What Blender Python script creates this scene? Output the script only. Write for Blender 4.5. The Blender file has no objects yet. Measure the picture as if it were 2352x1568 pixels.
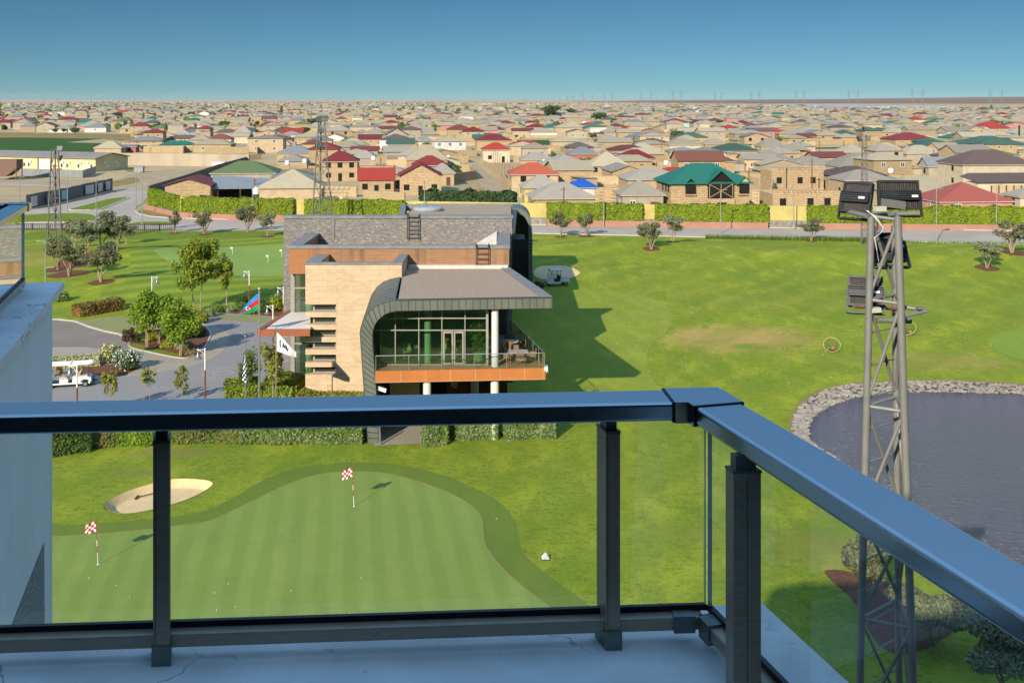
import bpy, bmesh, math, random
import numpy as np
from mathutils import Vector, Matrix
R = math.radians
rng = random.Random(11)
SC = bpy.context.scene
C = SC.collection
# the photograph read on a 2352 x 1568 grid: level camera, horizon on row 228, eye 22 m above the lawn
F, CX, HY, EYE = 2500.0, 1176.0, 228.0, 22.0
SUN_EL, SUN_D = R(26.3), Vector((0.42, 0.907, 0)).normalized()

def G(px, py, z=0.0):
    d = F * (EYE - z) / (py - HY)
    return Vector(((px - CX) / F * d, d, z))
def P(px, py, d):
    return Vector(((px - CX) / F * d, d, EYE - (py - HY) / F * d))
MOUNDS = [(18, 160, 16, 7, .75), (44, 150, 20, 9, .9), (72, 150, 16, 9, .7), (-2, 158, 8, 5, .4), (30, 112, 14, 10, .35), (56, 104, 12, 8, .4),
          (-52, 150, 10, 9, .9), (-44, 128, 12, 10, .7), (-70, 150, 10, 10, .6), (6, 140, 9, 6, .35)]
def hgt(x, y):
    z = 0.0
    for mx, my, sx, sy, h in MOUNDS:
        a = (x - mx) / sx; b = (y - my) / sy
        q = a * a + b * b
        if q < 9: z += 1.35 * h * max(0.0, math.exp(-q) - 0.00012)
    return z
def GH(px, py):
    z = 0.0
    for _ in range(6):
        p = G(px, py, z); z = hgt(p.x, p.y)
    p.z = z
    return p
def smooth(pts, n=6, closed=True):
    out = []; m = len(pts); pts = [Vector(p[:2]) for p in pts]
    for i in range(m if closed else m - 1):
        if closed: a, b, c, d = pts[i - 1], pts[i], pts[(i + 1) % m], pts[(i + 2) % m]
        else: a, b, c, d = pts[max(i - 1, 0)], pts[i], pts[i + 1], pts[min(i + 2, m - 1)]
        for k in range(n):
            t = k / n
            out.append(0.5 * ((2 * b) + (c - a) * t + (2 * a - 5 * b + 4 * c - d) * t * t + (3 * b - a - 3 * c + d) * t ** 3))
    if not closed: out.append(pts[-1])
    return [(p.x, p.y) for p in out]
def gpoly(px, n=6, sm=True):
    w = [G(*p) for p in px]
    return smooth(w, n) if sm else [(p.x, p.y) for p in w]
def inside(x, y, poly):
    c = False; j = len(poly) - 1
    for i in range(len(poly)):
        xi, yi = poly[i]; xj, yj = poly[j]
        if (yi > y) != (yj > y) and x < (xj - xi) * (y - yi) / (yj - yi) + xi: c = not c
        j = i
    return c

class MB:
    """collects shapes, links them as ONE mesh object"""
    def __init__(s): s.v = []; s.f = []; s.m = []
    def add(s, vs, fs, m=0):
        b = len(s.v); s.v += [tuple(v) for v in vs]
        s.f += [tuple(i + b for i in f) for f in fs]; s.m += [m] * len(fs)
        return s
    def box(s, x0, y0, z0, x1, y1, z1, m=0):
        return s.obox((x0, y0, z0), (x1 - x0, 0, 0), (0, y1 - y0, 0), (0, 0, z1 - z0), m)
    def obox(s, o, a, b, c, m=0):
        o, a, b, c = Vector(o), Vector(a), Vector(b), Vector(c)
        return s.add([o, o + a, o + a + b, o + b, o + c, o + a + c, o + a + b + c, o + b + c],
                     [(3, 2, 1, 0), (4, 5, 6, 7), (0, 1, 5, 4), (1, 2, 6, 5), (2, 3, 7, 6), (3, 0, 4, 7)], m)
    def prism(s, poly, z0, z1, m=0, mt=None, bottom=True):
        n = len(poly); ar = sum(poly[i - 1][0] * poly[i][1] - poly[i][0] * poly[i - 1][1] for i in range(n))
        if ar < 0: poly = poly[::-1]
        vs = [(x, y, z0) for x, y in poly] + [(x, y, z1) for x, y in poly]
        s.add(vs, [(i, (i + 1) % n, n + (i + 1) % n, n + i) for i in range(n)] + ([tuple(range(n - 1, -1, -1))] if bottom else []), m)
        b = len(s.v) - 2 * n
        s.f.append(tuple(range(b + n, b + 2 * n))); s.m.append(m if mt is None else mt)
        return s
    def sweep(s, prof, off, m=0):
        """closed profile (list of 3d points) swept along one vector"""
        n = len(prof); off = Vector(off); a = [Vector(p) for p in prof]
        return s.add(a + [p + off for p in a], [(i, (i + 1) % n, n + (i + 1) % n, n + i) for i in range(n)] + [tuple(range(n - 1, -1, -1)), tuple(range(n, 2 * n))], m)
    def tube(s, pts, r0, r1=None, n=8, m=0):
        pts = [Vector(p) for p in pts]; r1 = r0 if r1 is None else r1; L = len(pts); vs = []
        for i, p in enumerate(pts):
            t = (pts[min(i + 1, L - 1)] - pts[max(i - 1, 0)]).normalized()
            u = t.cross(Vector((0, 0, 1)) if abs(t.z) < .95 else Vector((1, 0, 0))).normalized(); w = t.cross(u)
            r = r0 + (r1 - r0) * i / max(L - 1, 1)
            vs += [p + (u * math.cos(6.2832 * k / n) + w * math.sin(6.2832 * k / n)) * r for k in range(n)]
        fs = [(i * n + k, i * n + (k + 1) % n, (i + 1) * n + (k + 1) % n, (i + 1) * n + k) for i in range(L - 1) for k in range(n)]
        return s.add(vs, fs + [tuple(range(n - 1, -1, -1)), tuple(range((L - 1) * n, L * n))], m)
    def lathe(s, prof, c=(0, 0, 0), n=12, m=0):
        vs = [(c[0] + r * math.cos(6.2832 * k / n), c[1] + r * math.sin(6.2832 * k / n), c[2] + z) for r, z in prof for k in range(n)]
        L = len(prof)
        return s.add(vs, [(i * n + k, i * n + (k + 1) % n, (i + 1) * n + (k + 1) % n, (i + 1) * n + k) for i in range(L - 1) for k in range(n)]
                     + [tuple(range(n - 1, -1, -1)), tuple(range((L - 1) * n, L * n))], m)
    def ball(s, c, rx, ry=None, rz=None, nu=10, nv=6, m=0, jit=0):
        ry = rx if ry is None else ry; rz = rx if rz is None else rz; vs = []
        for j in range(nv + 1):
            a = math.pi * j / nv - math.pi / 2
            for k in range(nu):
                q = 1 + (rng.random() - .5) * jit
                vs.append((c[0] + rx * q * math.cos(a) * math.cos(6.2832 * k / nu), c[1] + ry * q * math.cos(a) * math.sin(6.2832 * k / nu), c[2] + rz * q * math.sin(a)))
        return s.add(vs, [(j * nu + k, j * nu + (k + 1) % nu, (j + 1) * nu + (k + 1) % nu, (j + 1) * nu + k) for j in range(nv) for k in range(nu)], m)
    def leaf(s, p, nrm, size, m=0, asp=.5):
        n = nrm.normalized(); t = n.cross(Vector((rng.random() - .5, rng.random() - .5, rng.random() - .5))).normalized(); b = n.cross(t)
        p = Vector(p); t = t * size; b = b * size * asp
        s.v += [tuple(p - t), tuple(p + b), tuple(p + t), tuple(p - b)]
        k = len(s.v); s.f.append((k - 4, k - 3, k - 2, k - 1)); s.m.append(m)
    def cloud(s, blobs, n, size, m=0, asp=.5, shell=.45, hi=None):
        """n leaf faces spread through ellipsoids (x, y, z, rx, ry, rz)"""
        w = [b[3] * b[4] * b[5] for b in blobs]
        for b in rng.choices(blobs, w, k=n):
            d = Vector((rng.gauss(0, 1), rng.gauss(0, 1), rng.gauss(0, 1))).normalized(); q = rng.random() ** shell
            p = Vector((b[0] + d.x * b[3] * q, b[1] + d.y * b[4] * q, b[2] + d.z * b[5] * q))
            nr = d * .8 + Vector((rng.gauss(0, 1), rng.gauss(0, 1), rng.gauss(0, 1) + .4)) * .6
            s.leaf(p, nr, size * (.6 + .8 * rng.random()), m if hi is None or rng.random() > hi[1] else hi[0], asp)
        return s
    def mesh(s, name, mats, smooth=False):
        me = bpy.data.meshes.new(name); me.from_pydata(s.v, [], s.f)
        for q in (mats if isinstance(mats, (list, tuple)) else [mats]): me.materials.append(q)
        if len(me.materials) > 1: me.polygons.foreach_set('material_index', s.m)
        if smooth:
            me.polygons.foreach_set('use_smooth', [True] * len(me.polygons))
            try: me.set_sharp_from_angle(angle=R(40))
            except Exception: pass
        me.update()
        return me
    def build(s, name, mats, parent=None, world=False, smooth=False):
        if parent is not None and world:
            r = parent
            while r.parent: r = r.parent
            l = r.location; s.v = [(x - l.x, y - l.y, z - l.z) for x, y, z in s.v]
        o = bpy.data.objects.new(name, s.mesh(name, mats, smooth)); C.objects.link(o)
        if parent is not None: o.parent = parent
        return o

def tag(o, label=None, cat=None, group=None, kind=None):
    for k, v in (('label', label), ('category', cat), ('group', group), ('kind', kind or ('thing' if cat else None))):
        if v: o[k] = v
    return o
def thing(name, label, cat, loc=(0, 0, 0), rz=0.0, group=None):
    o = bpy.data.objects.new(name, None); C.objects.link(o); o.location = loc; o.rotation_euler = (0, 0, rz); o.empty_display_size = .2
    return tag(o, label, cat, group)
KIDS = {}
def copy_tree(o, loc=None, rz=None, label=None, scale=None, parent=None):
    c = o.copy(); C.objects.link(c)
    if parent is not None: c.parent = parent
    if loc is not None: c.location = loc
    if rz is not None: c.rotation_euler = (0, 0, rz)
    if scale is not None: c.scale = scale if isinstance(scale, tuple) else (scale,) * 3
    if label: c['label'] = label
    for ch in list(o.children): copy_tree(ch, parent=c)
    return c
def struct(o): o['kind'] = 'structure'; return o

# ------------------------------------------------------------------ materials
def nodes(name):
    m = bpy.data.materials.new(name); m.use_nodes = True; nt = m.node_tree
    return m, nt, nt.nodes['Principled BSDF']
def N(nt, t, **kw):
    n = nt.nodes.new(t)
    for k, v in kw.items():
        if k in n.inputs: n.inputs[k].default_value = v
        else: setattr(n, k, v)
    return n
def rgb(c): return (c[0], c[1], c[2], 1)
def mixc(nt, fac, a, b, mode='MIX'):
    n = nt.nodes.new('ShaderNodeMix'); n.data_type = 'RGBA'; n.blend_type = mode
    for i, v in ((0, fac), (6, a), (7, b)):
        if hasattr(v, 'is_linked') or hasattr(v, 'links'): nt.links.new(v, n.inputs[i])
        else: n.inputs[i].default_value = rgb(v) if i else v
    return n.outputs[2]
def mth(nt, op, a, b=0.0, c=0.0):
    n = nt.nodes.new('ShaderNodeMath'); n.operation = op
    for i, v in enumerate((a, b, c)):
        if hasattr(v, 'links'): nt.links.new(v, n.inputs[i])
        else: n.inputs[i].default_value = v
    return n.outputs[0]
def ramp(nt, v, lo, hi):
    n = nt.nodes.new('ShaderNodeMapRange'); nt.links.new(v, n.inputs[0]); n.inputs[1].default_value = lo; n.inputs[2].default_value = hi
    return n.outputs[0]
def pos(nt, sc=(1, 1, 1), rot=0.0):
    g = nt.nodes.new('ShaderNodeNewGeometry'); mp = nt.nodes.new('ShaderNodeMapping')
    mp.inputs['Scale'].default_value = sc; mp.inputs['Rotation'].default_value = (0, 0, rot)
    nt.links.new(g.outputs['Position'], mp.inputs[0])
    return mp.outputs[0]
def noise(nt, vec, scale, detail=4, rough=.55):
    n = N(nt, 'ShaderNodeTexNoise', Scale=scale, Detail=detail, Roughness=rough); nt.links.new(vec, n.inputs['Vector'])
    return n.outputs['Fac']
def bump(nt, bs, h, strength, dist=.05):
    b = N(nt, 'ShaderNodeBump', Strength=strength, Distance=dist); nt.links.new(h, b.inputs['Height']); nt.links.new(b.outputs[0], bs.inputs['Normal'])
def mat(name, c1, c2=None, scale=2.0, rough=.8, metal=0.0, spec=.3, bmp=0.0, objvar=0.0, lo=.35, hi=.65, sc=(1, 1, 1)):
    m, nt, bs = nodes(name)
    bs.inputs['Roughness'].default_value = rough; bs.inputs['Metallic'].default_value = metal; bs.inputs['Specular IOR Level'].default_value = spec
    if c2 is None: c2 = tuple(x * .82 for x in c1)
    f = noise(nt, pos(nt, sc), scale)
    col = mixc(nt, ramp(nt, f, lo, hi), c2, c1)
    if objvar:
        oi = nt.nodes.new('ShaderNodeObjectInfo')
        hv = nt.nodes.new('ShaderNodeHueSaturation'); nt.links.new(col, hv.inputs['Color'])
        nt.links.new(mth(nt, 'MULTIPLY_ADD', oi.outputs['Random'], objvar * 2, 1 - objvar), hv.inputs['Value']); col = hv.outputs[0]
    nt.links.new(col, bs.inputs['Base Color'])
    if bmp: bump(nt, bs, f, bmp)
    return m
def leafmat(name, c1, c2, trans=.25):
    m, nt, bs = nodes(name); g = nt.nodes.new('ShaderNodeNewGeometry')
    f = noise(nt, pos(nt), .9, 2)
    k = mth(nt, 'ADD', mth(nt, 'MULTIPLY', g.outputs['Random Per Island'], .7), mth(nt, 'MULTIPLY', ramp(nt, f, .35, .65), .3))
    col = mixc(nt, k, c2, c1); nt.links.new(col, bs.inputs['Base Color']); bs.inputs['Roughness'].default_value = .6; bs.inputs['Specular IOR Level'].default_value = .25
    t = nt.nodes.new('ShaderNodeBsdfTranslucent'); nt.links.new(mixc(nt, 1.0, col, (1.2, 1.25, .7), 'MULTIPLY'), t.inputs[0])
    mx = N(nt, 'ShaderNodeMixShader'); mx.inputs[0].default_value = trans
    nt.links.new(bs.outputs[0], mx.inputs[1]); nt.links.new(t.outputs[0], mx.inputs[2]); nt.links.new(mx.outputs[0], nt.nodes['Material Output'].inputs[0])
    return m
def brickmat(name, c1, c2, mortar, bw, bh, msize=.02, rough=.85, axis='xy', bmp=.3, objvar=0.0, bias=0.0, fine=None, wear=0.0):
    m, nt, bs = nodes(name); g = nt.nodes.new('ShaderNodeNewGeometry'); sx = nt.nodes.new('ShaderNodeSeparateXYZ'); nt.links.new(g.outputs['Position'], sx.inputs[0])
    cb = nt.nodes.new('ShaderNodeCombineXYZ')
    if axis == 'flat': nt.links.new(sx.outputs[0], cb.inputs[0]); nt.links.new(sx.outputs[1], cb.inputs[1])
    else:
        nt.links.new(mth(nt, 'ADD', sx.outputs[0], sx.outputs[1]), cb.inputs[0]); nt.links.new(sx.outputs[2], cb.inputs[1])
    b = N(nt, 'ShaderNodeTexBrick', Color1=rgb(c1), Color2=rgb(c2), Mortar=rgb(mortar), Scale=1.0)
    b.inputs['Brick Width'].default_value = bw; b.inputs['Row Height'].default_value = bh; b.inputs['Mortar Size'].default_value = msize; b.inputs['Bias'].default_value = bias
    nt.links.new(cb.outputs[0], b.inputs['Vector'])
    col = b.outputs['Color']
    n1 = noise(nt, g.outputs['Position'], .35, 4)
    col = mixc(nt, mth(nt, 'MULTIPLY', ramp(nt, n1, .35, .7), .35 + wear), col, tuple(x * .62 for x in c1))
    if fine:
        n2 = noise(nt, pos(nt, (1, 1, 4)), fine, 5); col = mixc(nt, mth(nt, 'MULTIPLY', ramp(nt, n2, .4, .65), .4), col, tuple(min(1, x * 1.25) for x in c1))
    if objvar:
        oi = nt.nodes.new('ShaderNodeObjectInfo'); hv = nt.nodes.new('ShaderNodeHueSaturation'); nt.links.new(col, hv.inputs['Color'])
        nt.links.new(mth(nt, 'MULTIPLY_ADD', oi.outputs['Random'], objvar * 2, 1 - objvar), hv.inputs['Value']); col = hv.outputs[0]
    nt.links.new(col, bs.inputs['Base Color']); bs.inputs['Roughness'].default_value = rough; bs.inputs['Specular IOR Level'].default_value = .25
    if bmp: bump(nt, bs, b.outputs['Fac'], -bmp, .02)
    return m
def glassmat(name, tint, base=.06, k=.8, refl=(1, 1, 1), film=(0, 0, 0), filmk=0.0):
    m, nt, bs = nodes(name); nt.nodes.remove(bs)
    t = N(nt, 'ShaderNodeBsdfTransparent', Color=rgb(tint)); gl = N(nt, 'ShaderNodeBsdfGlossy', Color=rgb(refl), Roughness=.015)
    lw = N(nt, 'ShaderNodeFresnel', IOR=1.5); mx = N(nt, 'ShaderNodeMixShader')
    nt.links.new(mth(nt, 'MULTIPLY_ADD', lw.outputs[0], k, base), mx.inputs[0])
    base_s = t.outputs[0]
    if filmk:
        df = N(nt, 'ShaderNodeBsdfDiffuse', Color=rgb(film)); m2 = N(nt, 'ShaderNodeMixShader'); nt.links.new(mth(nt, 'MULTIPLY', ramp(nt, noise(nt, pos(nt, (9, 9, 1.6)), 1.6, 6, .7), .38, .75), filmk), m2.inputs[0])
        nt.links.new(t.outputs[0], m2.inputs[1]); nt.links.new(df.outputs[0], m2.inputs[2]); base_s = m2.outputs[0]
    nt.links.new(base_s, mx.inputs[1]); nt.links.new(gl.outputs[0], mx.inputs[2]); nt.links.new(mx.outputs[0], nt.nodes['Material Output'].inputs[0])
    return m
def roofmat(name, c, rough=.7, sp=.2):
    """ribbed sheet roofing: ridges run down the slope, dust in patches"""
    m, nt, bs = nodes(name); oi = nt.nodes.new('ShaderNodeObjectInfo'); tc = nt.nodes.new('ShaderNodeTexCoord')
    f = noise(nt, pos(nt, (1, 1, 3)), .55, 5); f2 = noise(nt, pos(nt), 3.5, 3)
    col = mixc(nt, mth(nt, 'MULTIPLY', ramp(nt, f, .35, .7), .5), c, tuple(x * .66 + .025 for x in c))
    col = mixc(nt, mth(nt, 'MULTIPLY', ramp(nt, f2, .4, .7), .3), col, tuple(min(1, x * 1.12 + .02) for x in c))
    hv = nt.nodes.new('ShaderNodeHueSaturation'); nt.links.new(col, hv.inputs['Color'])
    nt.links.new(mth(nt, 'MULTIPLY_ADD', oi.outputs['Random'], .36, .82), hv.inputs['Value'])
    nt.links.new(hv.outputs[0], bs.inputs['Base Color']); bs.inputs['Roughness'].default_value = rough; bs.inputs['Specular IOR Level'].default_value = sp
    w = N(nt, 'ShaderNodeTexWave', Scale=1.2); w.bands_direction = 'X'; nt.links.new(tc.outputs['Object'], w.inputs['Vector'])
    bump(nt, bs, w.outputs['Fac'], .5, .06)
    return m

M = {}
def setup_materials():
    # village roofs and walls
    for k, c in dict(grey=(.30, .26, .20), beige=(.36, .30, .195), red=(.185, .022, .018), scarlet=(.34, .035, .018), brown=(.115, .075, .062), green=(.05, .10, .065),
                     moss=(.12, .17, .065), teal=(.012, .14, .10), orange=(.38, .085, .035), blue=(.01, .10, .45), bluegrey=(.185, .20, .195), maroon=(.15, .035, .03), rust=(.17, .06, .035), brickred=(.30, .075, .055)).items():
        M['r_' + k] = roofmat('roof sheet ' + k, c)
    M['w_tan'] = brickmat('tan limestone block', (.46, .35, .19), (.39, .29, .155), (.28, .20, .115), .6, .28, .03, objvar=.14, wear=.1)
    M['w_raw'] = brickmat('raw yellow stone block', (.55, .40, .225), (.41, .28, .15), (.24, .17, .10), .75, .36, .05, objvar=.08, wear=.05)
    for k, c in dict(render=(.38, .325, .24), cream=(.56, .48, .33), white=(.62, .60, .55), pink=(.50, .22, .18), aqua=(.32, .58, .48), yellow=(.52, .43, .17), salmon=(.42, .13, .10), sand=(.49, .37, .22)).items():
        M['w_' + k] = mat('painted render ' + k, c, scale=.8, objvar=.08)
    M['opening_shade'] = mat('painted opening shade', (.012, .010, .008), rough=.9)  # near-black colour that paints the shade inside openings
    M['pane'] = mat('dark window glass', (.045, .05, .045), rough=.08, spec=.6)
    M['frame'] = mat('white window frame', (.62, .60, .55))
    M['trim'] = mat('pale eave trim', (.55, .51, .44))
    M['door'] = mat('brown wooden door', (.10, .055, .03))
    # ground
    m, nt, bs = nodes('dry sandy ground'); p = pos(nt)
    f = noise(nt, p, .02, 6, .6); f2 = noise(nt, p, .35, 5); f3 = noise(nt, p, .006, 4)
    col = mixc(nt, ramp(nt, f, .38, .64), (.38, .285, .15), (.49, .38, .21)); col = mixc(nt, mth(nt, 'MULTIPLY', ramp(nt, f2, .45, .7), .35), col, (.30, .21, .11))
    col = mixc(nt, mth(nt, 'MULTIPLY', ramp(nt, f3, .52, .62), .35), col, (.23, .19, .085))
    nt.links.new(col, bs.inputs['Base Color']); bs.inputs['Roughness'].default_value = .95; bs.inputs['Specular IOR Level'].default_value = .1; M['sandy'] = m
    M['dirt'] = mat('packed dirt', (.42, .32, .20), (.34, .25, .15), .25, .95, spec=.1)
    M['field'] = mat('irrigated crop', (.055, .11, .02), (.035, .08, .015), .06, .9, spec=.1, sc=(1, 4, 1))
    M['drygrass'] = mat('dry grass', (.30, .21, .085), (.20, .16, .055), .15, .95, spec=.1)
    M['hill'] = mat('bare steppe hills', (.22, .125, .065), (.17, .105, .06), .004, .95, spec=.1)
    M['asphalt'] = mat('sun bleached asphalt', (.42, .35, .28), (.35, .29, .23), .12, .85, spec=.2, bmp=.1)
    M['asphalt2'] = mat('drive asphalt', (.24, .195, .155), (.20, .165, .13), .25, .85, spec=.2)
    M['kerb'] = mat('pale kerb stone', (.50, .45, .38), scale=1.5)
    M['paver'] = brickmat('grey block paving', (.31, .285, .27), (.26, .245, .235), (.20, .185, .175), .22, .11, .012, axis='flat', bmp=.2)
    M['paver2'] = brickmat('buff block paving', (.42, .35, .265), (.35, .30, .23), (.25, .21, .165), .22, .11, .012, axis='flat', bmp=.2)
    M['bunker'] = mat('bunker sand', (.74, .52, .28), (.66, .46, .24), 1.6, .95, spec=.1, bmp=.25)
    M['mulch'] = mat('red bark mulch', (.20, .085, .05), (.11, .045, .03), 7, .95, spec=.1, bmp=.5)
    # lawn
    def grass(name, a, b, dry, stripes=None, patches=(), fine=7.0, dryk=.5, contrast=.35, warp=1.6):
        m, nt, bs = nodes(name); p = pos(nt)
        f = noise(nt, p, .11, 5, .6); f2 = noise(nt, pos(nt, (1, 2.2, 1), .3), 1.1, 5, .65); f3 = noise(nt, pos(nt, (1, 1.6, 1)), fine, 4, .7); f4 = noise(nt, p, .045, 4, .55)
        col = mixc(nt, ramp(nt, f, .36, .66), b, a)
        col = mixc(nt, mth(nt, 'MULTIPLY', ramp(nt, f4, .5, .68), dryk), col, dry)
        col = mixc(nt, mth(nt, 'MULTIPLY', ramp(nt, f2, .45, .66), contrast * 1.25), col, tuple(x * .6 for x in b)); f5 = noise(nt, pos(nt, (1, .45, 1), .5), .42, 5, .7); col = mixc(nt, mth(nt, 'MULTIPLY', ramp(nt, f5, .48, .66), contrast * 1.5), col, (a[0] * 1.38, a[1] * 1.22, a[2] * 1.25))
        col = mixc(nt, mth(nt, 'MULTIPLY', ramp(nt, f3, .42, .64), contrast), col, tuple(x * 1.45 for x in a)); f6 = noise(nt, pos(nt, (1, 1.7, 1)), fine * .45, 5, .75); col = mixc(nt, mth(nt, 'MULTIPLY', ramp(nt, f6, .52, .66), contrast * 1.3), col, tuple(x * .5 for x in b))
        for (cx, cy, rx, ry, k, cc) in patches:
            g = nt.nodes.new('ShaderNodeNewGeometry'); sx = nt.nodes.new('ShaderNodeSeparateXYZ'); nt.links.new(g.outputs[0], sx.inputs[0])
            ax = mth(nt, 'POWER', mth(nt, 'DIVIDE', mth(nt, 'SUBTRACT', sx.outputs[0], cx), rx), 2); ay = mth(nt, 'POWER', mth(nt, 'DIVIDE', mth(nt, 'SUBTRACT', sx.outputs[1], cy), ry), 2)
            q = mth(nt, 'ADD', mth(nt, 'ADD', ax, ay), mth(nt, 'MULTIPLY_ADD', mth(nt, 'ADD', f2, noise(nt, p, .45, 5, .65)), 2.6, -2.6))
            n = nt.nodes.new('ShaderNodeMapRange'); nt.links.new(q, n.inputs[0]); n.inputs[1].default_value = 1.25; n.inputs[2].default_value = .1; n.inputs[4].default_value = k
            col = mixc(nt, n.outputs[0], col, cc)
        if stripes:
            sc, rot, k, sh = stripes
            w = N(nt, 'ShaderNodeTexWave', Scale=sc, Distortion=warp); w.inputs['Detail'].default_value = 3; w.inputs['Detail Scale'].default_value = .4; nt.links.new(pos(nt, (1, 1, 1), rot), w.inputs['Vector'])
            col = mixc(nt, mth(nt, 'MULTIPLY', ramp(nt, w.outputs['Fac'], .3, .7), k), col, sh)
        nt.links.new(col, bs.inputs['Base Color']); bs.inputs['Roughness'].default_value = .9; bs.inputs['Specular IOR Level'].default_value = .12
        bump(nt, bs, f3, .5, .04)
        return m
    g1, g2 = G(1735, 785), G(1640, 770)
    pt = [(g1.x - 1.5, g1.y + 1, 7.5, 5.5, .95, (.42, .275, .085)), (G(1725, 797).x, G(1725, 797).y, 2.0, 1.5, .9, (.16, .225, .03)), (G(2150, 830).x, G(2150, 830).y, 8, 3.2, .5, (.33, .24, .07)),
          (G(390, 1040).x, G(390, 1040).y, 3.2, 1.2, .6, (.27, .19, .07)), (G(300, 1085).x, G(300, 1085).y, 1.6, 1.1, .5, (.27, .19, .07)), (G(1800, 700).x, G(1800, 700).y, 10, 6, .3, (.26, .25, .04)),
          (G(90, 600).x, G(90, 600).y, 6, 10, .55, (.30, .22, .06)), (G(1560, 1230).x, G(1560, 1230).y, 3, 1.4, .3, (.3, .25, .06)), (G(1900, 1260).x, G(1900, 1260).y, 3, 2.5, .4, (.30, .20, .07)),
          (G(1850, 690).x, G(1850, 690).y, 3, 2.5, .0, (.05, .09, .02)), (G(1490, 757).x, G(1490, 757).y, .6, .5, .0, (.3, .2, .1))]
    M['lawn'] = grass('mown lawn', (.235, .272, .022), (.142, .196, .016), (.33, .30, .034), patches=pt, contrast=.6, stripes=(.055, .75, .30, (.135, .195, .014)), warp=5.0)
    M['green'] = grass('putting green turf', (.235, .295, .064), (.215, .275, .058), (.25, .29, .062), stripes=(.235, -.16, .32, (.155, .22, .036)), fine=12, dryk=.15, contrast=.15)
    M['green2'] = grass('far green turf', (.23, .31, .065), (.21, .29, .06), (.21, .29, .085), fine=8, dryk=.15, contrast=.15)
    M['fringe'] = grass('green fringe', (.15, .20, .03), (.13, .18, .026), (.19, .22, .034), fine=12, dryk=.25, contrast=.2)
    M['tee'] = grass('tee turf', (.25, .285, .03), (.205, .245, .026), (.31, .30, .04), stripes=(.12, -.25, .18, (.16, .22, .035)), fine=7, dryk=.35)
    M['chip'] = grass('chipping turf', (.20, .275, .035), (.18, .255, .032), (.24, .28, .04), fine=8, dryk=.2, contrast=.2)
    M['striped'] = grass('striped fairway', (.22, .27, .026), (.195, .25, .022), (.26, .28, .03), stripes=(.075, .95, .55, (.09, .155, .016)), fine=6, dryk=.2)
    M['verge'] = mat('bright verge grass', (.17, .21, .02), (.12, .17, .018), .6, .9, spec=.1)
    M['grasspave'] = grass('grass paving', (.17, .20, .035), (.15, .18, .03), (.22, .21, .05), stripes=(1.1, 1.25, .75, (.36, .31, .19)), fine=5, dryk=.4)
    # water
    m, nt, bs = nodes('pond water'); bs.inputs['Base Color'].default_value = (.085, .086, .13, 1); bs.inputs['Roughness'].default_value = .1; bs.inputs['Specular IOR Level'].default_value = .6
    a = noise(nt, pos(nt, (1, 2.4, 1), .5), 1.5, 3, .6); b = noise(nt, pos(nt, (1, 2.2, 1), .15), 4.5, 3, .6)
    bump(nt, bs, mth(nt, 'ADD', a, mth(nt, 'MULTIPLY', b, .5)), 1.0, .6); M['water'] = m
    m, nt, bs = nodes('shore cobble'); v = N(nt, 'ShaderNodeTexVoronoi', Scale=2.6); nt.links.new(pos(nt), v.inputs['Vector'])
    hs = nt.nodes.new('ShaderNodeSeparateXYZ'); nt.links.new(v.outputs['Color'], hs.inputs[0])
    nt.links.new(mixc(nt, ramp(nt, v.outputs['Distance'], .2, .55), mixc(nt, hs.outputs[0], (.30, .25, .19), (.50, .45, .38)), (.07, .055, .04)), bs.inputs['Base Color'])
    bump(nt, bs, v.outputs['Distance'], -1.0, .25); bs.inputs['Roughness'].default_value = .9; M['cobble'] = m
    M['rock'] = mat('pale shore rock', (.36, .32, .265), (.22, .185, .15), 1.1, .9, bmp=.3, objvar=.1)
    # clubhouse
    M['slate'] = brickmat('stacked slate', (.22, .205, .185), (.165, .155, .145), (.11, .105, .10), .26, .055, .006, bias=-.1, bmp=.6, fine=4.5)
    nt = M['slate'].node_tree; bs = nt.nodes['Principled BSDF']; ln = bs.inputs['Base Color'].links[0].from_socket
    v = N(nt, 'ShaderNodeTexVoronoi', Scale=1.0); nt.links.new(pos(nt, (5.5, 5.5, 24)), v.inputs['Vector']); hs = nt.nodes.new('ShaderNodeSeparateXYZ'); nt.links.new(v.outputs['Color'], hs.inputs[0])
    col = mixc(nt, ramp(nt, hs.outputs[0], .88, .95), ln, (.36, .30, .23)); col = mixc(nt, ramp(nt, hs.outputs[1], .95, .98), col, (.27, .17, .09)); col = mixc(nt, ramp(nt, hs.outputs[2], .8, .9), col, (.11, .11, .115)); nt.links.new(col, bs.inputs['Base Color'])
    M['tile'] = brickmat('limestone tile', (.56, .415, .26), (.485, .35, .215), (.36, .25, .15), 1.25, .42, .012, rough=.7, bmp=.15, fine=2.5)
    m, nt, bs = nodes('weathered timber boards'); p = pos(nt, (1, 1, 1)); f = noise(nt, pos(nt, (.6, .6, 9)), 1.2, 5); f2 = noise(nt, pos(nt, (1, 1, .25)), .55, 4); f3 = noise(nt, pos(nt, (1, 1, .08)), 2.2, 3)
    sx = nt.nodes.new('ShaderNodeSeparateXYZ'); g = nt.nodes.new('ShaderNodeNewGeometry'); nt.links.new(g.outputs[0], sx.inputs[0])
    col = mixc(nt, ramp(nt, f, .3, .7), (.25, .125, .058), (.37, .205, .10)); col = mixc(nt, mth(nt, 'MULTIPLY', ramp(nt, mth(nt, 'MULTIPLY', f2, f3), .24, .40), .75), col, (.12, .068, .038))
    fr = mth(nt, 'FRACT', mth(nt, 'DIVIDE', sx.outputs[2], .135)); col = mixc(nt, ramp(nt, fr, .14, .05), col, (.06, .03, .016))
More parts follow.
